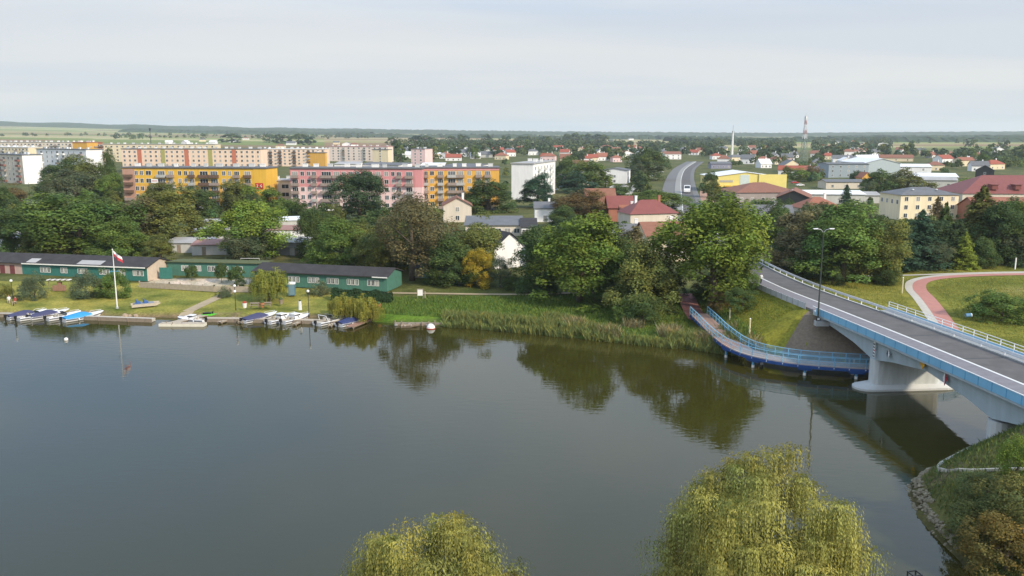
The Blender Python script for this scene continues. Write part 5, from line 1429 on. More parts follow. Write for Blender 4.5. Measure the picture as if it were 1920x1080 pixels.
for x0, x1 in ((0.60, 0.74), (0.30, 0.36)): MB().face([(L * x0, -.2, H + .2), (L * x1, -.2, H + .2), (L * x1, 1.6, H + .76), (L * x0, 1.6, H + .76)]).build('roof_patch', ROOFL, rf)
for p in (90, 125, 160, 200, 231, 261): triple_window(bh, fr(p, -40, 277) * L, 1.05, 2 if p in (125, 231) else 3)
for p in (8, 27): ob('door', cached('bdoor', lambda: MB().box(-.55, .55, -.06, 0, 0, 2.1).mesh('door', mat('maroon_door', (0.16, 0.05, 0.05), 0.7))), bh, (fr(p, -40, 277) * L, 0, 0.1))
planks_face(bh, L * 0.72, 0.0, H - .12, TEAL); [setattr(c, 'location', (c.location.x + L * 0.275, c.location.y, c.location.z)) for c in bh.children if c.name.startswith('batten')]
# gate joined to its right
gt = empty('yard_gate', P(300, 523, 1.8), 0.0, 'bright teal gate between the two boathouses', 'gate')
for k in range(6): MB().box(k * .42, k * .42 + .4, -.05, 0, 0.05, 2.3).build('board', TEAL, gt)
MB().box(0, 2.5, .001, .06, .4, .55).build('rail', TEAL, gt)
# middle long wall building
A_, B_ = P(312, 517.5, 1.9), P(484, 521.5, 1.9)
L, a = face_frame(A_, B_); D = 6.5; H = 2.9
bm_ = empty('boathouse', (A_.x, A_.y + 0.6, 1.8), a, 'middle pale green boathouse with small windows behind the yard', 'boathouse', 'green boathouses')
MB().loft([[(0, 0, 0), (L, 0, 0), (L, 0, H), (0, 0, H)], [(0, D, 0), (L, D, 0), (L, D, H - .5), (0, D, H - .5)]]).build('wall', TEALL, bm_)
MB().loft([[(-.3, -.4, H), (L + .3, -.4, H), (L + .3, -.4, H + .15), (-.3, -.4, H + .15)], [(-.3, D + .4, H - .5), (L + .3, D + .4, H - .5), (L + .3, D + .4, H - .35), (-.3, D + .4, H - .35)]]).build('roof', mat('mossy_roofing', (0.10, 0.115, 0.05), 0.9, var=.3), bm_)
for p in (346, 370, 396, 421, 448): triple_window(bm_, fr(p, 312, 484) * L, 1.2, 2)
# right boathouse
A_, B_ = P(478, 533, 1.9), P(726, 545.4, 1.9)
L, a = face_frame(A_, B_); D = 7.0; H = 2.7
b3 = empty('boathouse', (A_.x, A_.y, 1.75), a, 'right long green boathouse with white window groups and dark roof', 'boathouse', 'green boathouses')
MB().box(0, L, 0, D, 0, H).build('wall', TEALL, b3)
MB().face([(L + .01, 0, 0), (L + .01, D, 0), (L + .01, D, H), (L + .01, D / 2, H + 1.0), (L + .01, 0, H)]).build('gable', TEALL, b3)
sec = [(-.5, H - .08), (D / 2, H + 1.05), (D + .5, H - .08), (D + .5, H + .1), (D / 2, H + 1.23), (-.5, H + .1)]
rf = MB().loft([[(-.3, y, z) for y, z in sec], [(L + .35, y, z) for y, z in sec]]).build('roof', ROOFD, b3)
MB().box(L * .9, L + .3, -.56, -.51, H - .14, H + .05).build('fascia', WHITE, rf)
MB().face([(L * .12, 3.0, H + 1.02), (L * .27, 3.0, H + 1.02), (L * .27, 3.4, H + 1.16), (L * .12, 3.4, H + 1.16)]).build('roof_patch', ROOFL, rf)
for p in (522, 554, 591, 627, 664, 701): triple_window(b3, fr(p, 478, 726) * L, 1.0, 3)
planks_face(b3, L, 0.0, H - .12, TEALL)
# board fence, low wall and frame behind
def wall_run(pts, h, t, m, label, name='low_wall', cat='wall', post=None):
    r = empty(name, pts[0], 0, label, cat)
    for p, q in zip(pts[:-1], pts[1:]):
        d = (q - p); n = Vector((d.y, -d.x, 0)).normalized() * t / 2
        o = pts[0]
        mb = MB().prism([((p - o + n).x, (p - o + n).y), ((q - o + n).x, (q - o + n).y), ((q - o - n).x, (q - o - n).y), ((p - o - n).x, (p - o - n).y)], -0.2, h)
        mb.build('wall_section', m, r)
        k = int(d.length / 2.2)
        if post:
            for i in range(k + 1):
                c = p + d * i / max(1, k) - o
                MB().box(c.x - .09, c.x + .09, c.y - .09, c.y + .09, -.2, h + post).build('post', m, r)
    return r
wall_run([P(262, 537, 1.5), P(318, 540, 1.5), P(402, 545, 1.5), P(470, 546, 1.5)], 0.85, 0.22, mat('stone_wall', (0.38, 0.32, 0.25), 0.9, var=.25, scale=2), 'low stone garden wall between lawn and boathouse yard', post=0.25)
fr_ = empty('clothes_frame', P(452, 500, 2.0), 0, 'thin pale pipe frame behind the middle boathouse', 'frame')
MB().tube([(0, 0, 0), (0, 0, 1.8), (4, 0, 1.8), (4, 0, 0)], .05, 6).build('pipe', WHITE, fr_)
# portable toilet
pt_ = empty('toilet_cabin', P(548, 553, 1.4), 0.12, 'blue portable toilet cabin with a white roof on the lawn', 'toilet cabin')
MB().box(-.58, .58, -.58, .58, 0, 2.05).build('cabin', mat('steel_blue_plastic', (0.11, 0.20, 0.27), 0.5), pt_)
MB().box(-.42, .42, -.62, -.585, .12, 1.9).build('door', mat('steel_blue_door', (0.15, 0.25, 0.31), 0.5), pt_)
MB().loft([[(-.64, -.64, 2.05), (.64, -.64, 2.05), (.64, .64, 2.05), (-.64, .64, 2.05)], [(-.58, -.58, 2.25), (.58, -.58, 2.25), (.58, .58, 2.25), (-.58, .58, 2.25)], [(-.3, -.3, 2.36), (.3, -.3, 2.36), (.3, .3, 2.36), (-.3, .3, 2.36)]]).build('roof', WHITE, pt_)

# ------------------------------------------------------------------ docks, boats, waterside things
def quay(pts, w, z, t, m, label, plank=False):
    l = catmull([(p.x, p.y, z) for p in pts], 1.0)
    r = empty('quay', (pts[0].x, pts[0].y, 0), 0, label, 'quay')
    part(ribbon_mb(l, -w / 2, w / 2, 0, thick=t), 'deck', m, r)
    part(ribbon_mb(l, w / 2, w / 2 + .12, .06, thick=t + .25), 'edge_beam', WOOD, r)
    for p, n in list(zip(l, normals2(l)))[::5]:
        x, y = p[0] + n[0] * (w / 2 + .2), p[1] + n[1] * (w / 2 + .2)
        part(MB().tube([(x, y, -1.5), (x, y, z + .1)], .09, 6), 'pile', WOOD, r)
    return r
quay([P(-20, 587, .55), P(45, 588, .55), P(150, 592, .55), P(288, 597, .55)], 1.0, .55, .5, PALEP, 'pale quay edge along the left moored boats')
quay([P(385, 596, .5), P(460, 597, .5), P(560, 599, .5), P(665, 603, .5)], 1.5, .5, .4, WOODP, 'weathered plank quay behind the right moored boats')
def jetty(p, q, w, z, m, label, planks=True, name='jetty'):
    d = q - p; L = math.hypot(d.x, d.y); a = math.atan2(d.y, d.x)
    r = empty(name, (p.x, p.y, 0), a, label, 'jetty', 'small jetties')
    n = max(3, int(L / .32))
    me = cached(('plank', round(w, 2), m.name), lambda: MB().box(.01, .29, -w / 2, w / 2, 0, .05).mesh('plank', m))
    for i in range(n): ob('plank', me, r, (i * L / n, 0, z))
    for s in (-1, 1): MB().box(0, L, s * w * .4 - .06, s * w * .4 + .06, z - .16, z - .001).build('bearer', WOOD, r)
    for x in (0.3, L - .2):
        for s in (-1, 1): MB().tube([(x, s * w * .45, -1.6), (x, s * w * .45, z + .25)], .08, 6).build('pile', WOOD, r)
    return r
jetty(P(398, 585, .6), P(316, 606, .5), 1.5, .42, WOODP, 'plank gangway running down to the white pontoon')
pn = empty('pontoon', P(302, 610, 0), -0.02, 'white floating pontoon at the end of the gangway', 'pontoon')
MB().box(0, 7.2, -.9, .5, -.25, .42).build('float', mat('cream_pontoon', (0.70, 0.66, 0.55), 0.7, var=.1), pn)
MB().box(.05, 7.15, -.85, .45, .421, .46).build('deck', WOODP, pn)
for x in (0.4, 3.6, 6.8): MB().tube([(x, -.5, .46), (x, -.5, .72)], .05, 6).build('bollard', GREYM, pn)
jetty(P(441, 594, .4), P(411, 604, .3), .8, .3, WOODP, 'narrow plank jetty left of the purple covered boat')
jetty(P(468, 595, .4), P(449, 604, .3), .7, .28, WOODP, 'short plank jetty beside the purple covered boat')
jetty(P(574, 596, .4), P(551, 608, .3), .6, .3, WOODP, 'narrow plank jetty right of the two white boats')
jetty(P(634, 600, .4), P(618, 611, .3), .6, .3, WOODP, 'narrow plank jetty beside the navy covered boat')
jetty(P(690, 597, .5), P(655, 613, .35), 1.4, .35, mat('reddish_planks', (0.33, 0.19, 0.14), .85, var=.2), 'broad reddish plank jetty at the right end of the quay')

HULLW = mat('white_gelcoat', (0.80, 0.80, 0.81), 0.25, var=.04, coat=.3)
NAVY = mat('navy_tarpaulin', (0.035, 0.05, 0.14), 0.7, var=.2, scale=3)
PURP = mat('indigo_tarpaulin', (0.055, 0.057, 0.12), 0.7, var=.2, scale=3)
SKYB = mat('sky_blue_tarpaulin', (0.04, 0.27, 0.52), 0.7, var=.15, scale=3)
STRP = mat('dark_hull_stripe', (0.03, 0.035, 0.06), 0.4)
SEATM = mat('cream_upholstery', (0.55, 0.50, 0.42), 0.6)
def boat(px, py, head, L, kind, cover, label, stripe=STRP, sc_=1.0):
    """motor boat; local +x to the bow, stern at the origin"""
    p = P(px, py, 0)
    r = empty('motor_boat', (p.x, p.y, 0.0), head, label, 'boat', 'boats moored along the lawn')
    L *= 1.17; W = L * .175
    st = [(0, .92, .55), (.25, 1.0, .56), (.5, 1.0, .6), (.72, .84, .68), (.88, .5, .76), (.97, .18, .82), (1.0, .03, .84)]
    def rings(k0, k1): return [[(f * L, -w * W, z), (f * L, -w * W * k0, z * k1), (f * L - (0 if f < 1 else 0), 0, -.28 + .2 * max(0, f - .6)), (f * L, w * W * k0, z * k1), (f * L, w * W, z)] for f, w, z in st]
    h = MB().loft(rings(.86, .12), closed=False)
    h.face([(0, -.92 * W, .55), (0, -.79 * W, .066), (0, 0, -.28), (0, .79 * W, .066), (0, .92 * W, .55)])
    ho = h.build('hull', HULLW, r, sm=False)
    for s in (-1, 1):
        MB().loft([[(f * L, s * (w * W * 1.004 + .005), z * .80), (f * L, s * (w * W * 1.004 + .02), z * .62)] for f, w, z in st[:-1]], closed=False).build('stripe', stripe, ho)
    # gunwale, foredeck and cockpit
    d = MB()
    for s in (-1, 1): d.loft([[(f * L, s * w * W, z), (f * L, s * max(0, w * W - .17), z + .03)] for f, w, z in st[:4]], closed=False)
    fd = [(f, w, z) for f, w, z in st if f >= .5]
    d.loft([[(f * L, -w * W, z), (f * L, -w * W * .5, z + .12 * (w ** .5)), (f * L, w * W * .5, z + .12 * (w ** .5)), (f * L, w * W, z)] for f, w, z in fd], closed=False)
    d.build('foredeck', HULLW, r)
    MB().box(.05 * L, .56 * L, -W * .82, W * .82, .1, .14).build('cockpit_floor', SEATM, r)
    if cover:
        ks = [(.02, .22), (.12, .36), (.3, .52), (.45, .62), (.56, .50), (.66, .16)]
        rg = []
        for f, t in ks:
            w = np.interp(f, [q[0] for q in st], [q[1] for q in st]) * W * 1.02; z = np.interp(f, [q[0] for q in st], [q[2] for q in st])
            rg.append([(f * L, -w, z - .05), (f * L, -w * .8, z + t * .5), (f * L, -w * .35, z + t * .93), (f * L, w * .35, z + t * .93), (f * L, w * .8, z + t * .5), (f * L, w, z - .05)])
        MB().loft(rg).build('cover', cover, r, sm=False)
    else:
        for s in (-1, 1): MB().box(.30 * L, .40 * L, s * W * .45 - .24, s * W * .45 + .24, .14, .5).box(.28 * L, .30 * L, s * W * .45 - .24, s * W * .45 + .24, .14, .95).build('seat', SEATM, r)
        MB().box(.04 * L, .16 * L, -W * .7, W * .7, .14, .5).build('rear_bench', SEATM, r)
        ws = MB().loft([[(.50 * L, -W * .92, .66), (.56 * L, -W * .5, .74), (.56 * L, W * .5, .74), (.50 * L, W * .92, .66)], [(.44 * L, -W * .84, 1.12), (.49 * L, -W * .45, 1.2), (.49 * L, W * .45, 1.2), (.44 * L, W * .84, 1.12)]], closed=False).build('windscreen', mat('tinted_screen', (.05, .06, .07), .1, spec=.6), r)
        if kind == 'cabin':
            MB().loft([[(.36 * L, -W * .75, .6), (.36 * L, W * .75, .6), (.36 * L, W * .6, 1.35), (.36 * L, -W * .6, 1.35)], [(.60 * L, -W * .75, .66), (.60 * L, W * .75, .66), (.56 * L, W * .55, 1.35), (.56 * L, -W * .55, 1.35)], [(.80 * L, -W * .5, .7), (.80 * L, W * .5, .7), (.76 * L, W * .35, .95), (.76 * L, -W * .35, .95)]]).build('cabin', HULLW, r)
            MB().box(.36 * L, .56 * L, -W * .665, W * .665, .95, 1.22).build('cabin_window', GLASS, r)
            MB().box(.555 * L, .60 * L, -W * .5, W * .5, .98, 1.22).build('front_window', GLASS, r)
        if kind == 'arch':
            MB().tube([(.22 * L, -W * .9, .58), (.16 * L, -W * .75, 1.5), (.16 * L, W * .75, 1.5), (.22 * L, W * .9, .58)], .05, 6).build('arch', HULLW, r)
            MB().tube([(.40 * L, -W * .9, .58), (.36 * L, -W * .75, 1.45), (.36 * L, W * .75, 1.45), (.40 * L, W * .9, .58)], .03, 6).build('frame', GREYM, r)
    m = MB().loft([[(-.5, -.17, .45), (-.5, .17, .45), (-.45, .16, .95), (-.45, -.16, .95)], [(-.1, -.17, .5), (-.1, .17, .5), (-.12, .15, .92), (-.12, -.15, .92)]]).build('outboard_motor', BLACK, r)
    MB().box(-.36, -.2, -.06, .06, -.45, .45).build('shaft', BLACK, m)
    MB().box(-.16, .02, -.2, .2, .3, .6).build('bracket', GREYM, m)
    # bow rail and cleat
    MB().tube([(.70 * L, -W * .78, .68), (.76 * L, -W * .66, .98), (.95 * L, 0, 1.08), (.76 * L, W * .66, .98), (.70 * L, W * .78, .68)], .02, 5).build('bow_rail', GALV, r)
    for s in (-1, 1): MB().sphere((.3 * L, s * (W + .1), .3), .12, 8, 6, sz=1.8).build('fender', WHITE, r)
    r.scale = (sc_,) * 3
    return r
hd = math.radians(53)
boat(14, 600, hd, 5.4, 'open', PURP, 'dark indigo covered boat, leftmost of the moored boats')
boat(33, 602, hd, 5.6, 'open', None, 'open white motor boat between the two indigo covered boats')
boat(55, 600, hd, 5.6, 'open', PURP, 'indigo covered boat, third of the left moored boats')
boat(88, 602, hd, 4.8, 'open', None, 'open white boat left of the sky blue covered one')
boat(118, 604, hd, 5.8, 'open', SKYB, 'sky blue covered boat, rightmost of the left group')
boat(384, 604, math.radians(168), 4.9, 'cabin', None, 'white speed boat moored behind the white pontoon', sc_=.85)
boat(455, 606, hd, 5.8, 'open', PURP, 'purple covered boat left of the two white boats')
boat(502, 608, math.radians(56), 5.2, 'cabin', None, 'left of the two white cabin boats moored side by side')
boat(529, 608, math.radians(56), 5.0, 'cabin', None, 'right of the two white cabin boats moored side by side')
boat(594, 611, hd, 6.0, 'arch', None, 'white boat with a metal arch and dark hull stripe')
boat(635, 613, math.radians(54), 5.4, 'open', NAVY, 'navy covered boat at the right end of the quay')
# green jet ski and small grey dinghy
js = empty('jet_ski', P(379, 595, 0), 0.1, 'small bright green and black jet ski near the gangway', 'jet ski')
MB().loft([[(0, -.5, .1), (0, .5, .1), (0, .45, .5), (0, -.45, .5)], [(1.6, -.5, .05), (1.6, .5, .05), (1.6, .42, .6), (1.6, -.42, .6)], [(2.9, -.08, .35), (2.9, .08, .35), (2.9, .06, .6), (2.9, -.06, .6)]]).build('hull', mat('lime_gelcoat', (.10, .50, .04), .3), js)
MB().box(.2, 1.5, -.2, .2, .55, .82).build('seat', BLACK, js)
MB().tube([(1.8, -.4, .95), (1.7, 0, .95), (1.8, .4, .95)], .04, 6).box(1.65, 1.85, -.06, .06, .55, .95).build('handlebar', BLACK, js)
dg = empty('dinghy', P(752, 614, 0), 0.2, 'dark old rowing dinghy beside the stone stub', 'boat')
MB().loft([[(0, -.5, .35), (0, -.35, .02), (0, .35, .02), (0, .5, .35)], [(1.4, -.65, .38), (1.4, -.45, 0), (1.4, .45, 0), (1.4, .65, .38)], [(2.9, -.1, .5), (2.9, -.05, .2), (2.9, .05, .2), (2.9, .1, .5)]], closed=False).build('hull', WOOD, dg)
for x in (.5, 1.5): MB().box(x, x + .22, -.55, .55, .24, .28).build('thwart', WOODP, dg)
# stone and timber stub
sb = empty('landing_stub', P(738, 611, 0), 0, 'broken dark landing stage of stones and posts at the reeds', 'landing stage')
q_ = random.Random(8)
MB().box(0, 9.5, .2, 1.1, -.6, .35).build('sill', WOOD, sb)
for i in range(9): MB().tube([(i * 1.05 + .3, .1, -1), (i * 1.05 + .3 + q_.uniform(-.1, .1), .05, .5 + q_.uniform(0, .4))], .1, 6).build('post', WOOD, sb)
for i in range(12):
    x = q_.uniform(0, 6); s = q_.uniform(.2, .42); o = MB().sphere((x, q_.uniform(-.6, 1), s * .4), s, 7, 5, sz=.7).build('stone', mat('grey_stone', (.25, .23, .21), .95, var=.3), sb)
# white dome buoy / upturned tub
db = empty('mooring_dome', P(808, 616, 0), 0, 'white dome shaped tub floating beside the landing stage', 'buoy')
MB().sphere((0, 0, .12), .66, 14, 8, sz=1.0).build('dome', WHITE, db)
MB().tube([(0, 0, -.1), (0, 0, .12)], [.71, .71], 14).build('collar', mat('red_band', (.4, .06, .05), .6), db)
wb = empty('small_buoy', P(124, 638, 0), 0, 'small white buoy floating on the open water', 'buoy')
MB().sphere((0, 0, .12), .3, 10, 7).build('float', WHITE, wb); MB().tube([(0, 0, .3), (0, 0, .55)], .05, 6).build('ring_post', BLACK, wb)
# pedal boats / blue barrels on the lawn
pb = empty('pedal_boat', P(246, 575, 1), 0.5, 'pale catamaran pedal boat with blue seats drawn up on the lawn', 'pedal boat')
for s in (-.8, .8): MB().loft([[(0, s - .3, 0), (0, s + .3, 0), (0, s + .25, .4), (0, s - .25, .4)], [(3.8, s - .3, 0), (3.8, s + .3, 0), (3.8, s + .25, .45), (3.8, s - .25, .45)], [(4.6, s - .05, .3), (4.6, s + .05, .3), (4.6, s + .05, .45), (4.6, s - .05, .45)]]).build('float', WOODP, pb)
MB().box(.5, 3.6, -.8, .8, .4, .5).build('platform', GREYM, pb)
for x in (.8, 2.0):
    for s in (-.4, .4): MB().box(x, x + .7, s - .3, s + .3, .5, .75).box(x, x + .12, s - .3, s + .3, .75, 1.15).build('seat', mat('blue_plastic_seat', (.05, .12, .32), .5), pb)
# rock cluster at the quay end
rc = empty('bank_rocks', P(232, 595, .3), 0, 'cluster of tan rocks at the right end of the left quay', 'rocks')
for i in range(10): MB().sphere((q_.uniform(-.3, 2.6), q_.uniform(-.5, .8), q_.uniform(0, .4)), q_.uniform(.25, .5), 7, 5, sz=.8).build('rock', mat('tan_stone', (.33, .25, .17), .95, var=.3), rc)
# flagpole
fp = empty('flagpole', P(220, 578, 1), 0, 'white flagpole flying a red and white flag', 'flagpole')
MB().tube([(0, 0, -.1), (0, 0, 5), (0, 0, 10)], [.11, .09, .05], 8).build('pole', WHITE, fp)
MB().tube([(0, 0, 0), (0, 0, .3)], [.25, .2], 8).build('base', CONC, fp)
MB().box(-.75, .75, -.05, .05, 6.3, 6.4).build('crosstree', mat('blue_fitting', (.10, .30, .45), .5), fp)
MB().sphere((0, 0, 10.06), .1, 8, 6).build('finial', WHITE, fp)
fg = MB(); nx_ = 10
def fpt(i, v):
    u = i / nx_
    return (0.06 + u * 1.35 + .1 * v, .2 * math.sin(u * 7 + v), 9.9 - u * 1.2 - v * 1.05 - .1 * math.sin(u * 6))
for i in range(nx_):
    for half in (0, 1):
        for k in range(3):
            v0, v1 = half * .5 + k / 6, half * .5 + (k + 1) / 6
            fg.face([fpt(i, v0), fpt(i + 1, v0), fpt(i + 1, v1), fpt(i, v1)], half)
fg.build('flag', [mat('flag_white', (.80, .78, .78), .8, var=.03), mat('flag_red', (.55, .05, .07), .8, var=.05)], fp)
# striped awning and grill hut left
aw = empty('garden_grill', P(112, 545, 1.4), 0, 'brick garden grill with a striped canopy before the left boathouse', 'garden grill')
for x in (-1.9, 1.9): MB().tube([(x, 0, 0), (x, 0, 2.0)], .06, 6).build('post', WOOD, aw)
for i in range(9): MB().box(-2.1 + i * .47, -2.1 + i * .47 + .46, -.5, .7, 2.0 + .02 * (i % 2), 2.1 + .02 * (i % 2)).build('slat', WHITE if i % 2 == 0 else WOOD, aw)
MB().box(-1.2, 1.0, -.2, .5, 0, .95).box(-.4, .3, .0, .5, .95, 1.6).build('hearth', mat('brick_hearth', (.30, .17, .12), .9, var=.25, scale=3), aw)
# benches, tables and planters on the lawn
def table_set(px, py, label):
    r = empty('picnic_table', P(px, py, 1.2), .1, label, 'picnic table', 'picnic tables on the lawn')
    MB().box(-.8, .8, -.35, .35, .7, .76).build('tabletop', WOOD, r)
    for s in (-1, 1):
        MB().box(-.8, .8, s * .7 - .14, s * .7 + .14, .42, .47).build('bench', WOOD, r)
        MB().box(s * .6 - .05, s * .6 + .05, -.7, .7, .36, .42).build('beam', WOOD, r)
        MB().box(s * .6 - .05, s * .6 + .05, -.3, .3, 0, .7).build('leg', WOOD, r)
table_set(478, 576, 'wooden picnic table left of the planter on the lawn')
table_set(500, 575, 'wooden picnic table right beside the planter on the lawn')
for px, py, lab in ((459, 577, 'flower pot with pale rim left of the picnic tables'), (492, 576, 'flower planter between the picnic tables'), (527, 570, 'small dark stump-like planter on the lawn'), (563, 581, 'tall pale garden stone on the lawn'), (710, 578, 'orange flower tub at the edge of the lawn')):
    r = empty('planter', P(px, py, 1.2), 0, lab, 'planter', 'planters on the lawn')
    col = WHITE if 'pale' in lab else (mat('terracotta', (.40, .17, .08), .8) if 'orange' in lab or 'flower planter' in lab else WOOD)
    hh = 1.5 if 'tall' in lab else .8
    MB().tube([(0, 0, 0), (0, 0, hh)], [.28, .4 if hh < 1 else .22], 9).build('pot', col, r)
    MB().sphere((0, 0, hh + .1), .36 if hh < 1 else .2, 8, 6, sz=.7).build('plant_clump', mat('flower_red' if 'pot' in lab else 'clump_green', (.35, .06, .04) if 'pot' in lab else (.06, .10, .03), .8, var=.4, scale=6), r)
# information board on the bank
ib = empty('information_board', P(788, 560, 1.4), .05, 'white information board with two posts by the sandy path', 'board')
for x in (-.5, .5): MB().box(x - .05, x + .05, -.05, .05, 0, 1.7).build('post', WOOD, ib)
MB().box(-.45, .45, -.04, .04, .55, 1.65).build('board', WHITE, ib)
MB().box(-.56, .56, -.1, .1, 1.7, 1.78).build('roof', WOOD, ib)
bp_ = empty('bollard', P(797, 559, 1.4), 0, 'short wooden post right of the information board', 'post')
MB().tube([(0, 0, 0), (0, 0, 1.2)], .1, 7).build('shaft', WOODP, bp_); MB().tube([(0, 0, 1.2), (0, 0, 1.3)], [.12, .03], 7).build('cap', WOOD, bp_)
# black square lantern frame poking up at the bottom edge
ln_ = empty('near_lantern', (23.0, 45.0, 1.3), .2, 'black square lantern top at the bottom edge right of the willow', 'lantern')
MB().tube([(0, 0, 0), (0, 0, 3.4)], .05, 6).build('pole', BLACK, ln_)
for x in (-.26, .26):
    for y in (-.26, .26): MB().box(x - .03, x + .03, y - .03, y + .03, 3.4, 4.0).build('corner_bar', BLACK, ln_)
for z in (3.4, 4.0): MB().box(-.3, .3, -.3, -.24, z, z + .06).box(-.3, .3, .24, .3, z, z + .06).box(-.3, -.24, -.24, .24, z, z + .06).box(.24, .3, -.24, .24, z, z + .06).build('frame', BLACK, ln_)
MB().tube([(0, 0, 3.45), (0, 0, 3.8)], .09, 8).build('bulb', WHITE, ln_)
# blue drum and brush in the right meadow
br = empty('drum', P(1815, 595, 2.4), 0, 'small blue and white drum lying in the right meadow', 'drum')
MB().tube([(-.4, 0, .3), (.4, 0, .35)], .3, 10).build('barrel', mat('drum_blue', (.10, .22, .36), .5), br); MB().tube([(.4, 0, .35), (.5, 0, .36)], .3, 10).build('lid', WHITE, br)
tr_ = empty('brick_tent', P(1858, 498, 2.6), .2, 'small brick coloured canvas tent behind the cycle path', 'tent')
MB().loft([[(-1.3, 0, 0), (1.3, 0, 0), (0, 0, 1.5)], [(-1.3, 2, 0), (1.3, 2, 0), (0, 2, 1.5)]]).build('canvas', mat('canvas_brick', (.42, .20, .12), .85), tr_); MB().box(-.06, .06, -.04, .0, 0, 1.5).build('pole', WOODP, tr_)
for px, py, h, lab in ((1703, 505, 2.2, 'pale post at the fork of the cycle path'), (1903, 505, 2.4, 'pale post beside the gravel path at the right')):
    r = empty('path_post', P(px, py, 2.6), 0, lab, 'post'); MB().box(-.1, .1, -.1, .1, 0, h).build('shaft', WHITE, r); MB().box(-.13, .13, -.13, .13, h, h + .08).build('cap', GREYM, r)

# ------------------------------------------------------------------ masts
def lattice(px, base, top, w0, label):
    b = P(px, base); b.z = tz(b.x, b.y) - .2; d = ray(px, top); h = CH + d.z * b.y / d.y - b.z
    r = empty('lattice_mast', b, .4, label, 'mast')
    n = 12
    def wz(f): return w0 * (1 - f) ** 1.1 + .55
    secs = [i / n for i in range(n + 1)]
    GRN_ = mat('mast_green_grey', (.20, .25, .22), .6); RW = [mat('mast_red', (.45, .27, .26), .6), mat('mast_white', (.62, .62, .62), .6)]
    for i in range(n):
        f0, f1 = secs[i], secs[i + 1]; m = GRN_ if i < 7 else RW[i % 2]
        mb = MB(); c0 = [(sx_ * wz(f0) / 2, sy_ * wz(f0) / 2, f0 * h) for sx_, sy_ in ((-1, -1), (1, -1), (1, 1), (-1, 1))]; c1 = [(sx_ * wz(f1) / 2, sy_ * wz(f1) / 2, f1 * h) for sx_, sy_ in ((-1, -1), (1, -1), (1, 1), (-1, 1))]
        for k in range(4):
            mb.tube([c0[k], c1[k]], .2, 5); mb.tube([c0[k], c1[(k + 1) % 4]], .12, 4); mb.tube([c0[(k + 1) % 4], c1[k]], .12, 4); mb.tube([c1[k], c1[(k + 1) % 4]], .1, 4)
        mb.build('lattice_section', m, r)
    for i in range(5):
        a = i * 1.9; z = h * (.72 + .05 * i); MB().tube([(math.cos(a) * .9, math.sin(a) * .9, z), (math.cos(a) * 1.25, math.sin(a) * 1.25, z)], [.55, .6], 9).build('dish_antenna', WHITE, r)
    for i in range(3):
        a = i * 2.1; MB().box(math.cos(a) * .9 - .15, math.cos(a) * .9 + .15, math.sin(a) * .9 - .15, math.sin(a) * .9 + .15, h * .93, h * .985).build('panel_antenna', WHITE, r)
    MB().tube([(0, 0, h), (0, 0, h + 2)], .06, 5).build('spike', GREYM, r)
lattice(1505, 322, 217, 4.6, 'tall lattice mast with a red and white top right of centre')
mp_ = P(1372, 300); mp_.z = tz(mp_.x, mp_.y); hh = CH + ray(1374, 247).z * mp_.y / ray(1374, 247).y - mp_.z
tm = empty('tube_mast', mp_, 0, 'slender white tubular mast behind the yellow hall', 'mast')
MB().tube([(0, 0, 0), (0, 0, hh * .5), (0, 0, hh)], [1.4, 1.1, .8], 10).build('tube', WHITE, tm)
for i in range(3): MB().box(math.cos(i * 2.1) * 1.1 - .25, math.cos(i * 2.1) * 1.1 + .25, math.sin(i * 2.1) * 1.1 - .25, math.sin(i * 2.1) * 1.1 + .25, hh * .93, hh + 1).build('panel_antenna', GREYM, tm)
MB().tube([(0, 0, hh), (0, 0, hh + 7)], .18, 6).build('spike', GREYM, tm)
pl = gp(289, 1500); ant = empty('far_antenna', (pl[0], pl[1], tz(*pl)), 0, 'thin dark antenna pole on the far left horizon', 'mast')
MB().tube([(0, 0, 0), (0, 0, 30)], [.6, .4], 6).build('pole', DARK, ant); MB().box(-1.4, 1.4, -1, 1, 27, 31).build('head', DARK, ant)

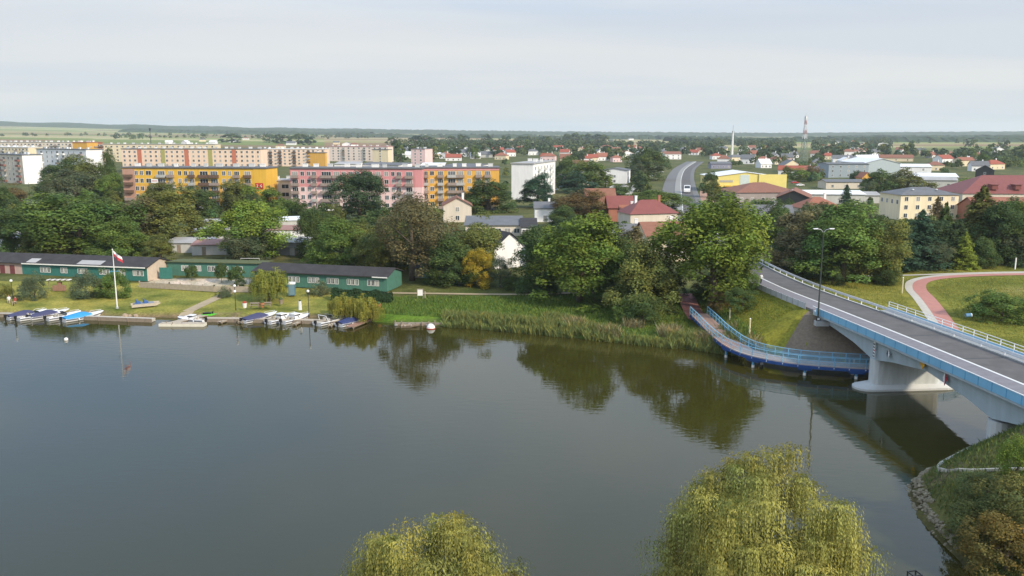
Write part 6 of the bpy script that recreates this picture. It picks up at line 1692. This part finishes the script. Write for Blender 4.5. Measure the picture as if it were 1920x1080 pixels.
# ------------------------------------------------------------------ vehicles
def car_proto(kind):
    r = empty('parked_car' if kind == 'car' else 'van', (0, 0, 0), 0)
    if kind == 'car':
        prof = [(-2.1, .35), (-2.15, .75), (-1.95, .92), (-1.45, .98), (-.95, 1.42), (.35, 1.45), (1.05, 1.0), (1.85, .88), (2.1, .68), (2.12, .35)]
        gl_ = [(-1.32, 1.0), (-.9, 1.36), (.3, 1.39), (.92, 1.02)]; hw = .86; wx = (-1.3, 1.3)
    else:
        prof = [(-2.7, .4), (-2.75, 2.2), (-2.6, 2.45), (1.2, 2.45), (1.9, 1.5), (2.6, 1.25), (2.7, .8), (2.7, .4)]
        gl_ = [(.45, 1.5), (.5, 2.1), (1.25, 2.15), (1.75, 1.5)]; hw = .98; wx = (-1.7, 1.8)
    body = MB().loft([[(x, -hw + (.16 if z > 1.2 and kind == 'car' else 0), z) for x, z in prof], [(x, hw - (.16 if z > 1.2 and kind == 'car' else 0), z) for x, z in prof]])
    bo = body.build('body', mat('car_paint_white', (.75, .75, .76), .25, coat=.5), r)
    for s in (-1, 1):
        off = .13 if kind == 'car' else 0
        MB().face([(x, s * (hw - off * (1 if z > 1.2 else .0) + .012), z) for x, z in gl_]).build('side_window', GLASS, r)
        for x in wx:
            wo = MB().tube([(x, s * (hw - .2), .33), (x, s * (hw + .02), .33)], .33, 12).build('wheel', RUBBER, r)
            MB().tube([(x, s * (hw + .021), .33), (x, s * (hw + .03), .33)], .2, 10).build('rim', GREYM, wo)
        MB().box(prof[-2][0] - .06, prof[-2][0] + .03, s * .62 - .16, s * .62 + .16, .62 if kind == 'car' else .85, .76 if kind == 'car' else 1.05).build('headlight', WHITE, r)
        MB().box(prof[1][0] - .03, prof[1][0] + .05, s * .68 - .1, s * .68 + .1, .62, .8).build('tail_light', mat('tail_red', (.4, .02, .02), .4), r)
    if kind == 'car':
        MB().face([(1.0, -.68, 1.035), (1.0, .68, 1.035), (.42, .6, 1.42), (.42, -.6, 1.42)]).build('windscreen', GLASS, r)
        MB().face([(-1.42, .68, 1.03), (-1.42, -.68, 1.03), (-1.0, -.6, 1.41), (-1.0, .6, 1.41)]).build('rear_window', GLASS, r)
    else:
        MB().face([(1.86, -.85, 1.57), (1.86, .85, 1.57), (1.26, .8, 2.4), (1.26, -.8, 2.4)]).build('windscreen', GLASS, r)
    return r
PAINT = {'white': (.75, .75, .76), 'silver': (.42, .43, .45), 'red': (.40, .03, .03), 'dark': (.03, .035, .05), 'blue': (.05, .10, .28)}
protoc = {'car': car_proto('car'), 'van': car_proto('van')}
usedp = set()
def car(px, py, col, rz, label, kind='car', loc=None):
    src = protoc[kind]
    o = copy_tree(src)
    p = loc or P(px, py)
    o.location = (p[0], p[1], tz(p[0], p[1]) + .09 if loc is None else p[2]); o.rotation_euler = (0, 0, rz)
    tag(o, label, 'car' if kind == 'car' else 'van', 'parked and moving cars')
    pm = mat('car_paint_' + col, PAINT[col], .25, coat=.5, var=.03)
    for c in o.children:
        if c.name.startswith('body') and col != 'white':
            c.data = c.data.copy(); c.data.materials[0] = pm
    return o
ry_, rn_ = line_at(ROAD, 410)
van = car(0, 0, 'white', math.atan2(1, .21) + math.pi, 'white van driving on the far road', 'van', (ry_[0] + 1.5, ry_[1], ry_[2] + .05)); van.scale = (1.5, 1.5, 1.4)
for px, py, col, rz, lab in ((52, 388, 'white', .2, 'white car in the left parking yard'), (66, 386, 'silver', .3, 'silver car in the left parking yard'), (92, 386, 'white', .1, 'white car right in the left parking yard'),
                             (1048, 346, 'white', 1.2, 'white car parked right of the white gable flats'), (1052, 353, 'silver', 1.1, 'silver car parked right of the white gable flats'), (1040, 358, 'white', 1.0, 'white car nearest the blue green tree'),
                             (1150, 354, 'white', .1, 'white car before the white low building'), (1170, 352, 'silver', .1, 'silver car before the white low building'), (1390, 390, 'white', .5, 'white car on the hall car park'), (1408, 386, 'dark', .5, 'dark car on the hall car park'),
                             (1490, 345, 'red', .1, 'red car behind the brown roofed hall'), (1500, 350, 'white', .1, 'white car behind the brown roofed hall'), (395, 388, 'dark', .2, 'dark car under the trees of the yellow flats'), (905, 393, 'red', .1, 'red car below the ochre flats'), (620, 397, 'white', .1, 'white car below the pink flats'), (930, 396, 'silver', .1, 'silver car on the lane right below the ochre flats')):
    car(px, py, col, rz, lab)
for s_ in protoc.values():
    for c in list(s_.children):
        for g in list(c.children): bpy.data.objects.remove(g)
        bpy.data.objects.remove(c)
    bpy.data.objects.remove(s_)

# ------------------------------------------------------------------ people
def person(loc, rz, label, shirt, legs, pose='stand'):
    sk = bpy.data.meshes.new('body')
    if pose == 'sit':
        V = [(0, 0, .5), (0, 0, .72), (0, .02, .95), (0, .02, 1.1), (0, 0, 1.22), (0, -.01, 1.34), (-.11, -.05, .5), (-.13, -.45, .5), (-.13, -.47, .08), (-.13, -.6, .04), (.11, -.05, .5), (.13, -.45, .5), (.13, -.47, .08), (.13, -.6, .04), (-.2, .02, 1.03), (-.25, -.04, .78), (-.16, -.3, .66), (.2, .02, 1.03), (.25, -.04, .78), (.16, -.3, .66)]
    else:
        V = [(0, 0, .95), (0, 0, 1.15), (0, 0, 1.38), (0, 0, 1.5), (0, -.02, 1.6), (0, -.03, 1.72), (-.1, 0, .9), (-.11, -.1, .5), (-.11, .05, .1), (-.11, -.1, .04), (.1, 0, .9), (.11, .08, .5), (.11, .22, .12), (.11, .1, .05), (-.2, 0, 1.42), (-.25, .08, 1.15), (-.24, -.04, .92), (.2, 0, 1.42), (.25, -.06, 1.15), (.24, -.2, .96)]
    E = [(0, 1), (1, 2), (2, 3), (3, 4), (4, 5), (0, 6), (6, 7), (7, 8), (8, 9), (0, 10), (10, 11), (11, 12), (12, 13), (2, 14), (14, 15), (15, 16), (2, 17), (17, 18), (18, 19)]
    RD = [.15, .14, .15, .06, .1, .1, .1, .075, .05, .04, .1, .075, .05, .04, .07, .05, .04, .07, .05, .04]
    sk.from_pydata(V, E, [])
    tmp = bpy.data.objects.new('body_tmp', sk); link(tmp)
    md = tmp.modifiers.new('s', 'SKIN'); sb_ = tmp.modifiers.new('u', 'SUBSURF'); sb_.levels = 1
    for i, rr_ in enumerate(RD): sk.skin_vertices[0].data[i].radius = (rr_, rr_)
    sk.skin_vertices[0].data[0].use_root = True
    dg_ = bpy.context.evaluated_depsgraph_get(); me = bpy.data.meshes.new_from_object(tmp.evaluated_get(dg_))
    bpy.data.objects.remove(tmp)
    me.materials.clear()
    for m in (mat('skin', (.45, .28, .20), .6), shirt, legs, mat('hair_brown', (.06, .04, .03), .8)): me.materials.append(m)
    hz = 1.53 if pose == 'stand' else 1.13; wz_ = .93 if pose == 'stand' else .56
    for f in me.polygons:
        c = f.center
        f.material_index = (3 if (c.z > hz + .14 and (c.y > -.03 or c.z > hz + .22)) else 0) if c.z > hz - .03 else (1 if c.z > wz_ and abs(c.x) < .31 else 2)
        if pose == 'stand' and abs(c.x) > .2 and c.z < 1.08: f.material_index = 0
        f.use_smooth = True
    r = empty('person', loc, rz, label, 'person')
    ob('body', me, r)
    return r
WSH = mat('white_shirt', (.7, .7, .7), .8); RSH = mat('red_shirt', (.45, .06, .06), .8); DTR = mat('dark_trousers', (.04, .045, .06), .8); KHK = mat('light_trousers', (.45, .38, .3), .8)
p_, n_v = line_at(ROAD, 141); person((p_[0] - n_v[0] * 3.4, p_[1] - n_v[1] * 3.4, p_[2] + .15), .1, 'person in a white shirt walking along the bridge pavement', WSH, DTR)
p_, n_v = line_at(ROAD, 145); person((p_[0] - n_v[0] * 3.9, p_[1] - n_v[1] * 3.9, p_[2] + .15), .1, 'person in a red shirt walking on the pavement behind', RSH, DTR)
q0 = P(17, 563, 1.3); q1 = P(29, 565, 1.3)
person((q0.x, q0.y, tz(q0.x, q0.y)), .3, 'person in light clothes sitting on the left lawn', WSH, KHK, 'sit')
person((q1.x, q1.y, tz(q1.x, q1.y)), -.4, 'person in a red shirt sitting beside the left park lamp', RSH, KHK, 'sit')
for q, lab in ((q0, 'low wooden stool under the person in light clothes'), (q1, 'low wooden stool under the person in the red shirt')):
    r = empty('stool', (q.x, q.y + .02, tz(q.x, q.y)), 0, lab, 'stool'); MB().box(-.2, .2, -.2, .2, .32, .38).build('seat', WOOD, r)
    for x in (-.15, .15):
        for y in (-.15, .15): MB().box(x - .025, x + .025, y - .025, y + .025, 0, .32).build('leg', WOOD, r)

# ------------------------------------------------------------------ far houses, trees and woods
FARH = [(1045, 283, 16, 'r', 'w'), (1058, 293, 14, 'r', 'w'), (1100, 296, 20, 'o', 'w'), (1112, 305, 12, 'r', 'c'), (1136, 280, 22, 'o', 'w'), (1176, 297, 22, 'o', 'w'), (1028, 303, 14, 'o', 'p'), (1020, 300, 10, 'r', 'w'), (1000, 292, 16, 'g', 'w'), (1072, 300, 10, 'b', 'w'), (1088, 286, 12, 'r', 'c'),
        (1155, 287, 14, 'b', 'c'), (1200, 285, 14, 'o', 'w'), (1245, 292, 14, 'g', 'c'), (1285, 286, 16, 'g', 'w'), (1300, 291, 12, 'r', 'w'), (1315, 287, 14, 'b', 'c'), (1398, 287, 20, 'r', 'w'), (1410, 281, 14, 'o', 'p'), (1425, 291, 12, 'g', 'w'), (1440, 283, 14, 'b', 'w'), (1452, 300, 12, 'g', 'w'), (1384, 302, 18, 'g', 'c'), (1400, 308, 12, 'g', 'w'),
        (1460, 310, 10, 'b', 'c'), (1475, 305, 12, 'g', 'p'), (1345, 300, 12, 'r', 'w'), (1356, 308, 12, 'b', 'w'), (1545, 278, 18, 'r', 'w'), (1565, 270, 22, 'g', 'w'), (1583, 266, 24, 'g', 'w'), (1603, 268, 22, 'r', 'w'), (1620, 273, 18, 'g', 'c'), (1655, 275, 34, 'g', 'w'), (1560, 280, 16, 'b', 'w'), (1605, 281, 16, 'g', 'w'), (1470, 288, 14, 'b', 'c'), (1490, 296, 12, 'g', 'w'), (1530, 295, 14, 'b', 'w'), (1550, 300, 12, 'r', 'c'),
        (1580, 307, 20, 'g', 'w'), (1632, 304, 36, 'w', 'w'), (1680, 303, 34, 'b', 'c'), (1588, 312, 14, 'w', 'w'), (1860, 298, 14, 'g', 'w'), (1755, 320, 14, 'b', 'c'), (1870, 318, 16, 'r', 'c'), (1838, 322, 14, 'g', 'w'),
        (830, 290, 18, 'g', 'w'), (846, 282, 22, 'w', 'w'), (870, 288, 14, 'w', 'w'), (890, 292, 26, 'g', 'c'), (915, 296, 30, 'g', 'g'), (935, 288, 16, 'r', 'w'), (850, 302, 16, 'r', 'w'), (765, 276, 14, 'r', 'w'), (650, 274, 18, 'g', 'w'), (630, 271, 16, 'g', 'c'), (665, 275, 16, 'b', 'w'), (345, 272, 18, 'w', 'w'), (317, 271, 16, 'w', 'w'), (398, 271, 16, 'w', 'w'), (435, 267, 26, 'g', 'w'), (460, 262, 20, 'b', 'w'), (380, 266, 18, 'g', 'c'), (545, 272, 22, 'g', 'w'), (525, 278, 18, 'b', 'c'),
        (1145, 268, 16, 'g', 'w'), (1184, 263, 20, 'g', 'w'), (990, 276, 18, 'g', 'w'), (975, 283, 14, 'r', 'c'), (1735, 264, 26, 'r', 'w'), (1790, 261, 26, 'g', 'w'), (1850, 262, 24, 'g', 'w'), (1885, 259, 26, 'r', 'w'), (1905, 262, 22, 'g', 'c')]
RM = {'r': TILE, 'o': TILEO, 'g': ROOFG, 'b': TILEB, 'w': ROOFW}; WMm = {'w': WREN, 'c': CREAM, 'p': PINKL, 'g': GREN}
RW_ = {'r': 'red roofed', 'o': 'orange roofed', 'g': 'grey roofed', 'b': 'brown roofed', 'w': 'white roofed'}; WW_ = {'w': 'white', 'c': 'cream', 'p': 'pale pink', 'g': 'grey'}
def zone_word(px):
    return 'in the far left' if px < 700 else 'behind the ochre flats' if px < 960 else 'behind the white gable flats' if px < 1130 else 'left of the far road' if px < 1280 else 'left of the white mast' if px < 1372 else 'between the white and lattice masts' if px < 1505 else 'right of the lattice mast' if px < 1700 else 'far behind the big red roof'
for i, (px, base, w, rc_, wc) in enumerate(FARH):
    q = random.Random(i)
    house(px, base, w * q.uniform(.8, 1.0), 9, 3.6 + q.random() * 1.6, 2.6 + q.random(), q.uniform(-.5, .5), WMm[wc], RM[rc_], None, hip=q.random() < .3, nwin=3 if base > 280 else 0, chim=1 if base > 285 else 0, group='far houses', ridge_x=q.random() < .7,
          auto='%s %s far house %s' % (WW_[wc], RW_[rc_], zone_word(px)))
TOWN_FILL = True
# image windows that far and mid trees must leave open
KEEP = [(322, 425, 428, 480), (505, 432, 592, 484), (938, 448, 976, 502), (1222, 296, 1342, 374), (228, 300, 502, 352), (540, 300, 940, 372), (955, 296, 1046, 352), (1645, 352, 1790, 404), (1780, 318, 1925, 372), (1338, 316, 1458, 364), (1372, 334, 1512, 374), (1498, 348, 1602, 380), (1550, 298, 1760, 336), (0, 258, 200, 300), (0, 284, 196, 330), (200, 262, 735, 306), (1115, 308, 1180, 348), (1100, 350, 1175, 412), (1190, 382, 1258, 420), (838, 376, 1040, 412), (1368, 240, 1380, 300), (1495, 210, 1520, 300)]
def open_(px, top, w, base):
    for x0, y0, x1, y1 in KEEP:
        if px + w / 2 > x0 and px - w / 2 < x1 and base > y0 and top < y1 and not (top > y1 - 3): return False
    return True
def fill(n, x0, x1, b0, b1, hmin, hmax, kind, tones, phrase, seed, grp):
    q = random.Random(seed); k = 0; tries = 0
    while k < n and tries < n * 30:
        tries += 1
        px, base = q.uniform(x0, x1), q.uniform(b0, b1); h = q.uniform(hmin, hmax); w = h * q.uniform(.65, 1.1)
        b = PG(px, base)
        if b is None or b.y > 5200: continue
        X, Yp, f = proj(b + Vector((0, 0, h))); wpx = w * F / f
        if not open_(px, Yp, wpx, base): continue
        d, _ = road_info(np.array([b.x]), np.array([b.y]), EMB_FAR)
        if d[0] < 12 + w / 2: continue
        tone = q.choice(tones)
        plant(b - Vector((0, 0, .2)), w, h, kind, tone, None, 'tree', grp, auto='%s tree %s' % (TWORD[tone], phrase(px) if callable(phrase) else phrase)); k += 1
q = random.Random(91); k = 0; tries = 0
while k < 46 and tries < 800:
    tries += 1
    px, base = q.choice((q.uniform(1040, 1215), q.uniform(1300, 1560), q.uniform(1390, 1900), q.uniform(735, 960))), q.uniform(284, 350)
    if px < 960: base = q.uniform(284, 303)
    b = PG(px, base); w = q.uniform(9, 17)
    if b is None or not open_(px, base - 9 * F / b.y, w * F / b.y, base): continue
    d, _ = road_info(np.array([b.x]), np.array([b.y]), EMB_FAR)
    if d[0] < 22 or any(abs(px - h_[0]) < 14 and abs(base - h_[1]) < 6 for h_ in FARH): continue
    FARH.append((px, base)); rc_ = q.choice('roogbgw'); wc = q.choice('wwwcp')
    house(px, base, w, q.uniform(8, 11), q.uniform(3.2, 5.6), q.uniform(2.4, 4), q.uniform(-.6, .6), WMm[wc], RM[rc_], None, hip=q.random() < .3, nwin=3, group='town houses among the gardens', ridge_x=q.random() < .7,
          auto='%s %s town house %s' % (WW_[wc], RW_[rc_], zone_word(px))); k += 1
TG = ['green', 'dark', 'dark', 'olive', 'grey', 'deep']
fill(16, 0, 240, 392, 470, 7, 11, 'mid', TG, 'behind the left boathouse', 1, TOWNG)
fill(18, 380, 760, 400, 492, 6, 10, 'mid', TG, 'below the pink flats', 2, TOWNG)
fill(20, 760, 1230, 405, 510, 7, 12, 'mid', TG + ['brown'], 'behind the bank trees', 3, TOWNG)
fill(12, 1240, 1470, 375, 500, 6, 10, 'mid', TG, 'behind the big bright tree', 4, TOWNG)
fill(20, 1600, 1920, 372, 500, 7, 12, 'mid', TG + ['rust'], 'around the conifer grove', 5, 'trees of the right town')
fill(16, 1460, 1700, 372, 440, 6, 9, 'mid', TG, 'around the orange red roofed house', 6, 'trees of the right town')
fill(16, 936, 1230, 295, 372, 8, 13, 'mid', TG, 'around the white gable flats', 7, 'trees of the middle town')
fill(22, 1460, 1920, 296, 350, 7, 13, 'mid', TG, 'among the halls of the right town', 8, 'trees of the right town')
fill(12, 500, 940, 285, 310, 10, 15, 'mid', TG, 'behind the pink and ochre flats', 9, 'trees of the middle town')
fill(46, 740, 1500, 268, 300, 8, 15, 'far', TG, lambda px: zone_word(px), 10, 'far trees')
fill(60, 1300, 1920, 262, 298, 9, 16, 'far', TG, lambda px: zone_word(px), 11, 'far trees')
fill(18, 0, 720, 258, 272, 10, 18, 'far', TG, lambda px: 'on the field edge behind the left flats', 12, 'far trees')
for px, base, w, h, tone in ((435, 268, 46, 20, 'dark'), (505, 268, 30, 18, 'dark'), (530, 269, 40, 20, 'dark'), (560, 270, 44, 22, 'dark'), (580, 272, 30, 18, 'blue'), (745, 300, 32, 22, 'deep'), (752, 306, 24, 18, 'dark'), (735, 272, 24, 18, 'dark'), (780, 272, 40, 20, 'blue'), (800, 272, 36, 20, 'dark'), (846, 270, 22, 18, 'dark'), (862, 270, 26, 20, 'dark'), (872, 270, 22, 18, 'blue'), (914, 271, 22, 22, 'dark'), (945, 272, 16, 20, 'dark'), (953, 272, 12, 20, 'blue'), (978, 272, 22, 20, 'dark'), (992, 272, 14, 20, 'dark'), (1028, 276, 22, 24, 'dark'), (1018, 273, 14, 20, 'blue'), (1065, 270, 26, 22, 'dark'), (1080, 270, 26, 24, 'dark'), (1100, 270, 26, 22, 'dark'), (1118, 270, 26, 22, 'blue'), (1132, 270, 24, 20, 'dark'), (1283, 273, 24, 18, 'dark'), (1327, 272, 16, 16, 'blue'), (1346, 272, 16, 16, 'dark')):
    b = PG(px, base)
    if b is None: continue
    h2 = h * b.y / 1900 if b.y > 1200 else h * .9
    w2 = w * b.y / F
    plant(b, w2, max(8, min(h2, 30)), 'far', tone, None, 'tree', 'big far field trees', auto='large %s field tree %s' % (TWORD[tone], zone_word(px)))

CLEAR = [(1135, 255, 1262, 274), (1670, 262, 1925, 295), (720, 255, 965, 270), (1290, 255, 1340, 268), (1420, 255, 1480, 268)]   # open fields
def tree_mass(name, n, x0, x1, b0, b1, h, label, seed, tone, size=4.2, m=34):
    rng = np.random.default_rng(seed); q = random.Random(seed); C = []; N = []; T = []; k = 0; tries = 0
    while k < n and tries < n * 4:
        tries += 1
        px, base = q.uniform(x0, x1), b0 + (b1 - b0) * q.random() ** 1.3
        b = PG(px, base)
        if b is None or b.y > 4500: continue
        hh = q.uniform(*h) * (1 + b.y / 4000); X, Yp, f = proj(b + Vector((0, 0, hh))); w = hh * q.uniform(.7, 1.2)
        if not open_(px, Yp, w * F / f, base): continue
        if any(abs(px - h_[0]) < 13 and -1 < base - h_[1] < 8 for h_ in FARH): continue
        if any(x0 < px < x1 and y0 < base < y1 for x0, y0, x1, y1 in CLEAR): continue
        d, _ = road_info(np.array([b.x]), np.array([b.y]), EMB_FAR)
        if d[0] < 13 + w / 2: continue
        nn = sphere_pts(m, rng); nn[:, 2] = np.abs(nn[:, 2]) * 1.2 - .2
        C.append(np.array(b) + np.array([0, 0, hh * .45]) + nn * np.array([w / 2, w / 2, hh * .5]) * rng.uniform(.7, 1.05, (m, 1))); N.append(nn + rng.normal(0, .4, (m, 3)) + np.array([0, 0, .3]))
        t = q.uniform(.6, 1.35) * rng.uniform(.75, 1.25, m); g = q.gauss(0, .12); T.append(np.stack([t * (1 + g), t, t * (1 - g)], 1)); k += 1
    me = leaves_mesh(name, np.concatenate(C), np.concatenate(N), size, np.concatenate(T), .8, rng)
    tag(ob(name, me, color=tone), label, 'trees', kind='stuff')
tree_mass('town_tree_mass', 1500, 740, 1920, 266, 305, (6, 11), 'mass of far trees between the distant houses', 31, (.075, .105, .045))
tree_mass('left_tree_mass', 120, -10, 740, 256, 275, (5, 9), 'mass of far trees behind the left flats', 32, (.075, .105, .045))
tree_mass('garden_tree_mass', 820, 936, 1920, 298, 362, (3, 7.5), 'low garden trees and hedges of the middle town', 33, (.10, .14, .045), 1.6, 90)
tree_mass('undergrowth', 420, -5, 1250, 392, 492, (1.6, 3.8), 'bushy undergrowth below the trees behind the boathouses', 34, (.10, .14, .04), .8, 150)
tree_mass('grove_undergrowth', 160, 1440, 1920, 380, 496, (1.6, 3.8), 'bushy undergrowth below the trees right of the road', 35, (.09, .13, .045), .8, 150)
# woods on the ridge that closes the view, and wood strips on the fields
def woods(name, yfun, x0, x1, depth, h, tone, label, seed, nx=420, ny=7):
    xs = np.linspace(x0, x1, nx); V = []; rng = np.random.default_rng(seed)
    for j in range(ny):
        for i, x in enumerate(xs):
            f = j / (ny - 1); y = yfun(x) + f * depth
            y += 60 * math.sin(x * .006 + seed) + rng.normal(0, 6)
            prof = 0 if j in (0, ny - 1) else 1
            V.append((x + rng.normal(0, 4), y, h * prof * (0.72 + 0.5 * rng.random() ** 1.5 + .22 * math.sin(x * .011 + j))))
    V = np.array(V); V[:, 2] += terrain(V[:, 0], V[:, 1]) - 1.0
    idx = np.arange(nx * ny).reshape(ny, nx); Q = np.stack([idx[:-1, :-1], idx[:-1, 1:], idx[1:, 1:], idx[1:, :-1]], -1).reshape(-1, 4)
    me = np_mesh(name, V, Q); me.materials.append(mat('far_canopy_' + name, tone, .95, var=.35, scale=.02, spec=.05))
    tag(ob(name, me), label, 'woods', kind='stuff')
CAN = (.045, .068, .035)
woods('ridge_woods', lambda x: 5300 + .00002 * x * x, -4600, 4600, 1600, 17, CAN, 'dark woods on the ridge along the whole horizon', 1, 900, 12)
woods('field_woods', lambda x: 3400 - .1 * x, -700, 900, 160, 14, CAN, 'strip of woods on the far middle fields', 2, 260, 6)
woods('valley_woods', lambda x: 2700 - .12 * x, 500, 2200, 260, 13, CAN, 'woods across the far right behind the masts', 3, 260, 6)
woods('meadow_woods', lambda x: 2100 - .2 * x, 420, 640, 130, 11, CAN, 'strip of woods behind the right halls', 4, 120, 5)
woods('right_woods', lambda x: 3600, 1400, 2900, 240, 13, CAN, 'woods on the far right fields', 5, 260, 6)
woods('left_woods', lambda x: 4100, -1900, -700, 260, 14, CAN, 'woods on the far left fields', 6, 220, 6)
woods('town_edge_woods', lambda x: 1150 - .1 * x, -700, -330, 40, 6, CAN, 'low tree belt behind the left flats', 7, 120, 5)

# ------------------------------------------------------------------ unique labels for the repeats named by their surroundings
ORD = ['leftmost', 'second from left', 'third from left', 'fourth from left', 'fifth from left', 'sixth from left', 'seventh from left', 'eighth from left', 'ninth from left', 'tenth from left']
from collections import defaultdict
dd = defaultdict(list)
for o, base, px in AUTO: dd[base].append((px, o))
for base, l in dd.items():
    l.sort(key=lambda t: t[0])
    for i, (px, o) in enumerate(l):
        if len(l) == 1: o['label'] = base
        elif i == len(l) - 1 and len(l) > 1: o['label'] = base + ', rightmost of its kind'
        elif i < len(ORD): o['label'] = base + ', ' + ORD[i]
        else: o['label'] = base + ', %s from left' % ['eleventh', 'twelfth', 'thirteenth', 'fourteenth', 'fifteenth', 'sixteenth', 'seventeenth', 'eighteenth', 'nineteenth', 'twentieth', 'last but one'][min(i - 10, 10)]

# ------------------------------------------------------------------ haze
hz = MB().box(-12000, 12000, -400, 13000, -4, 190)
hm = bpy.data.materials.new('haze_air'); hm.use_nodes = True
hn = hm.node_tree; hn.nodes.clear()
ho_ = hn.nodes.new('ShaderNodeOutputMaterial'); hv = hn.nodes.new('ShaderNodeVolumePrincipled')
hv.inputs['Color'].default_value = (0.84, 0.92, 0.98, 1); hv.inputs['Density'].default_value = 0.000085; hv.inputs['Anisotropy'].default_value = 0.2
hn.links.new(hv.outputs[0], ho_.inputs['Volume'])
tag(hz.build('haze', hm), kind='stuff')
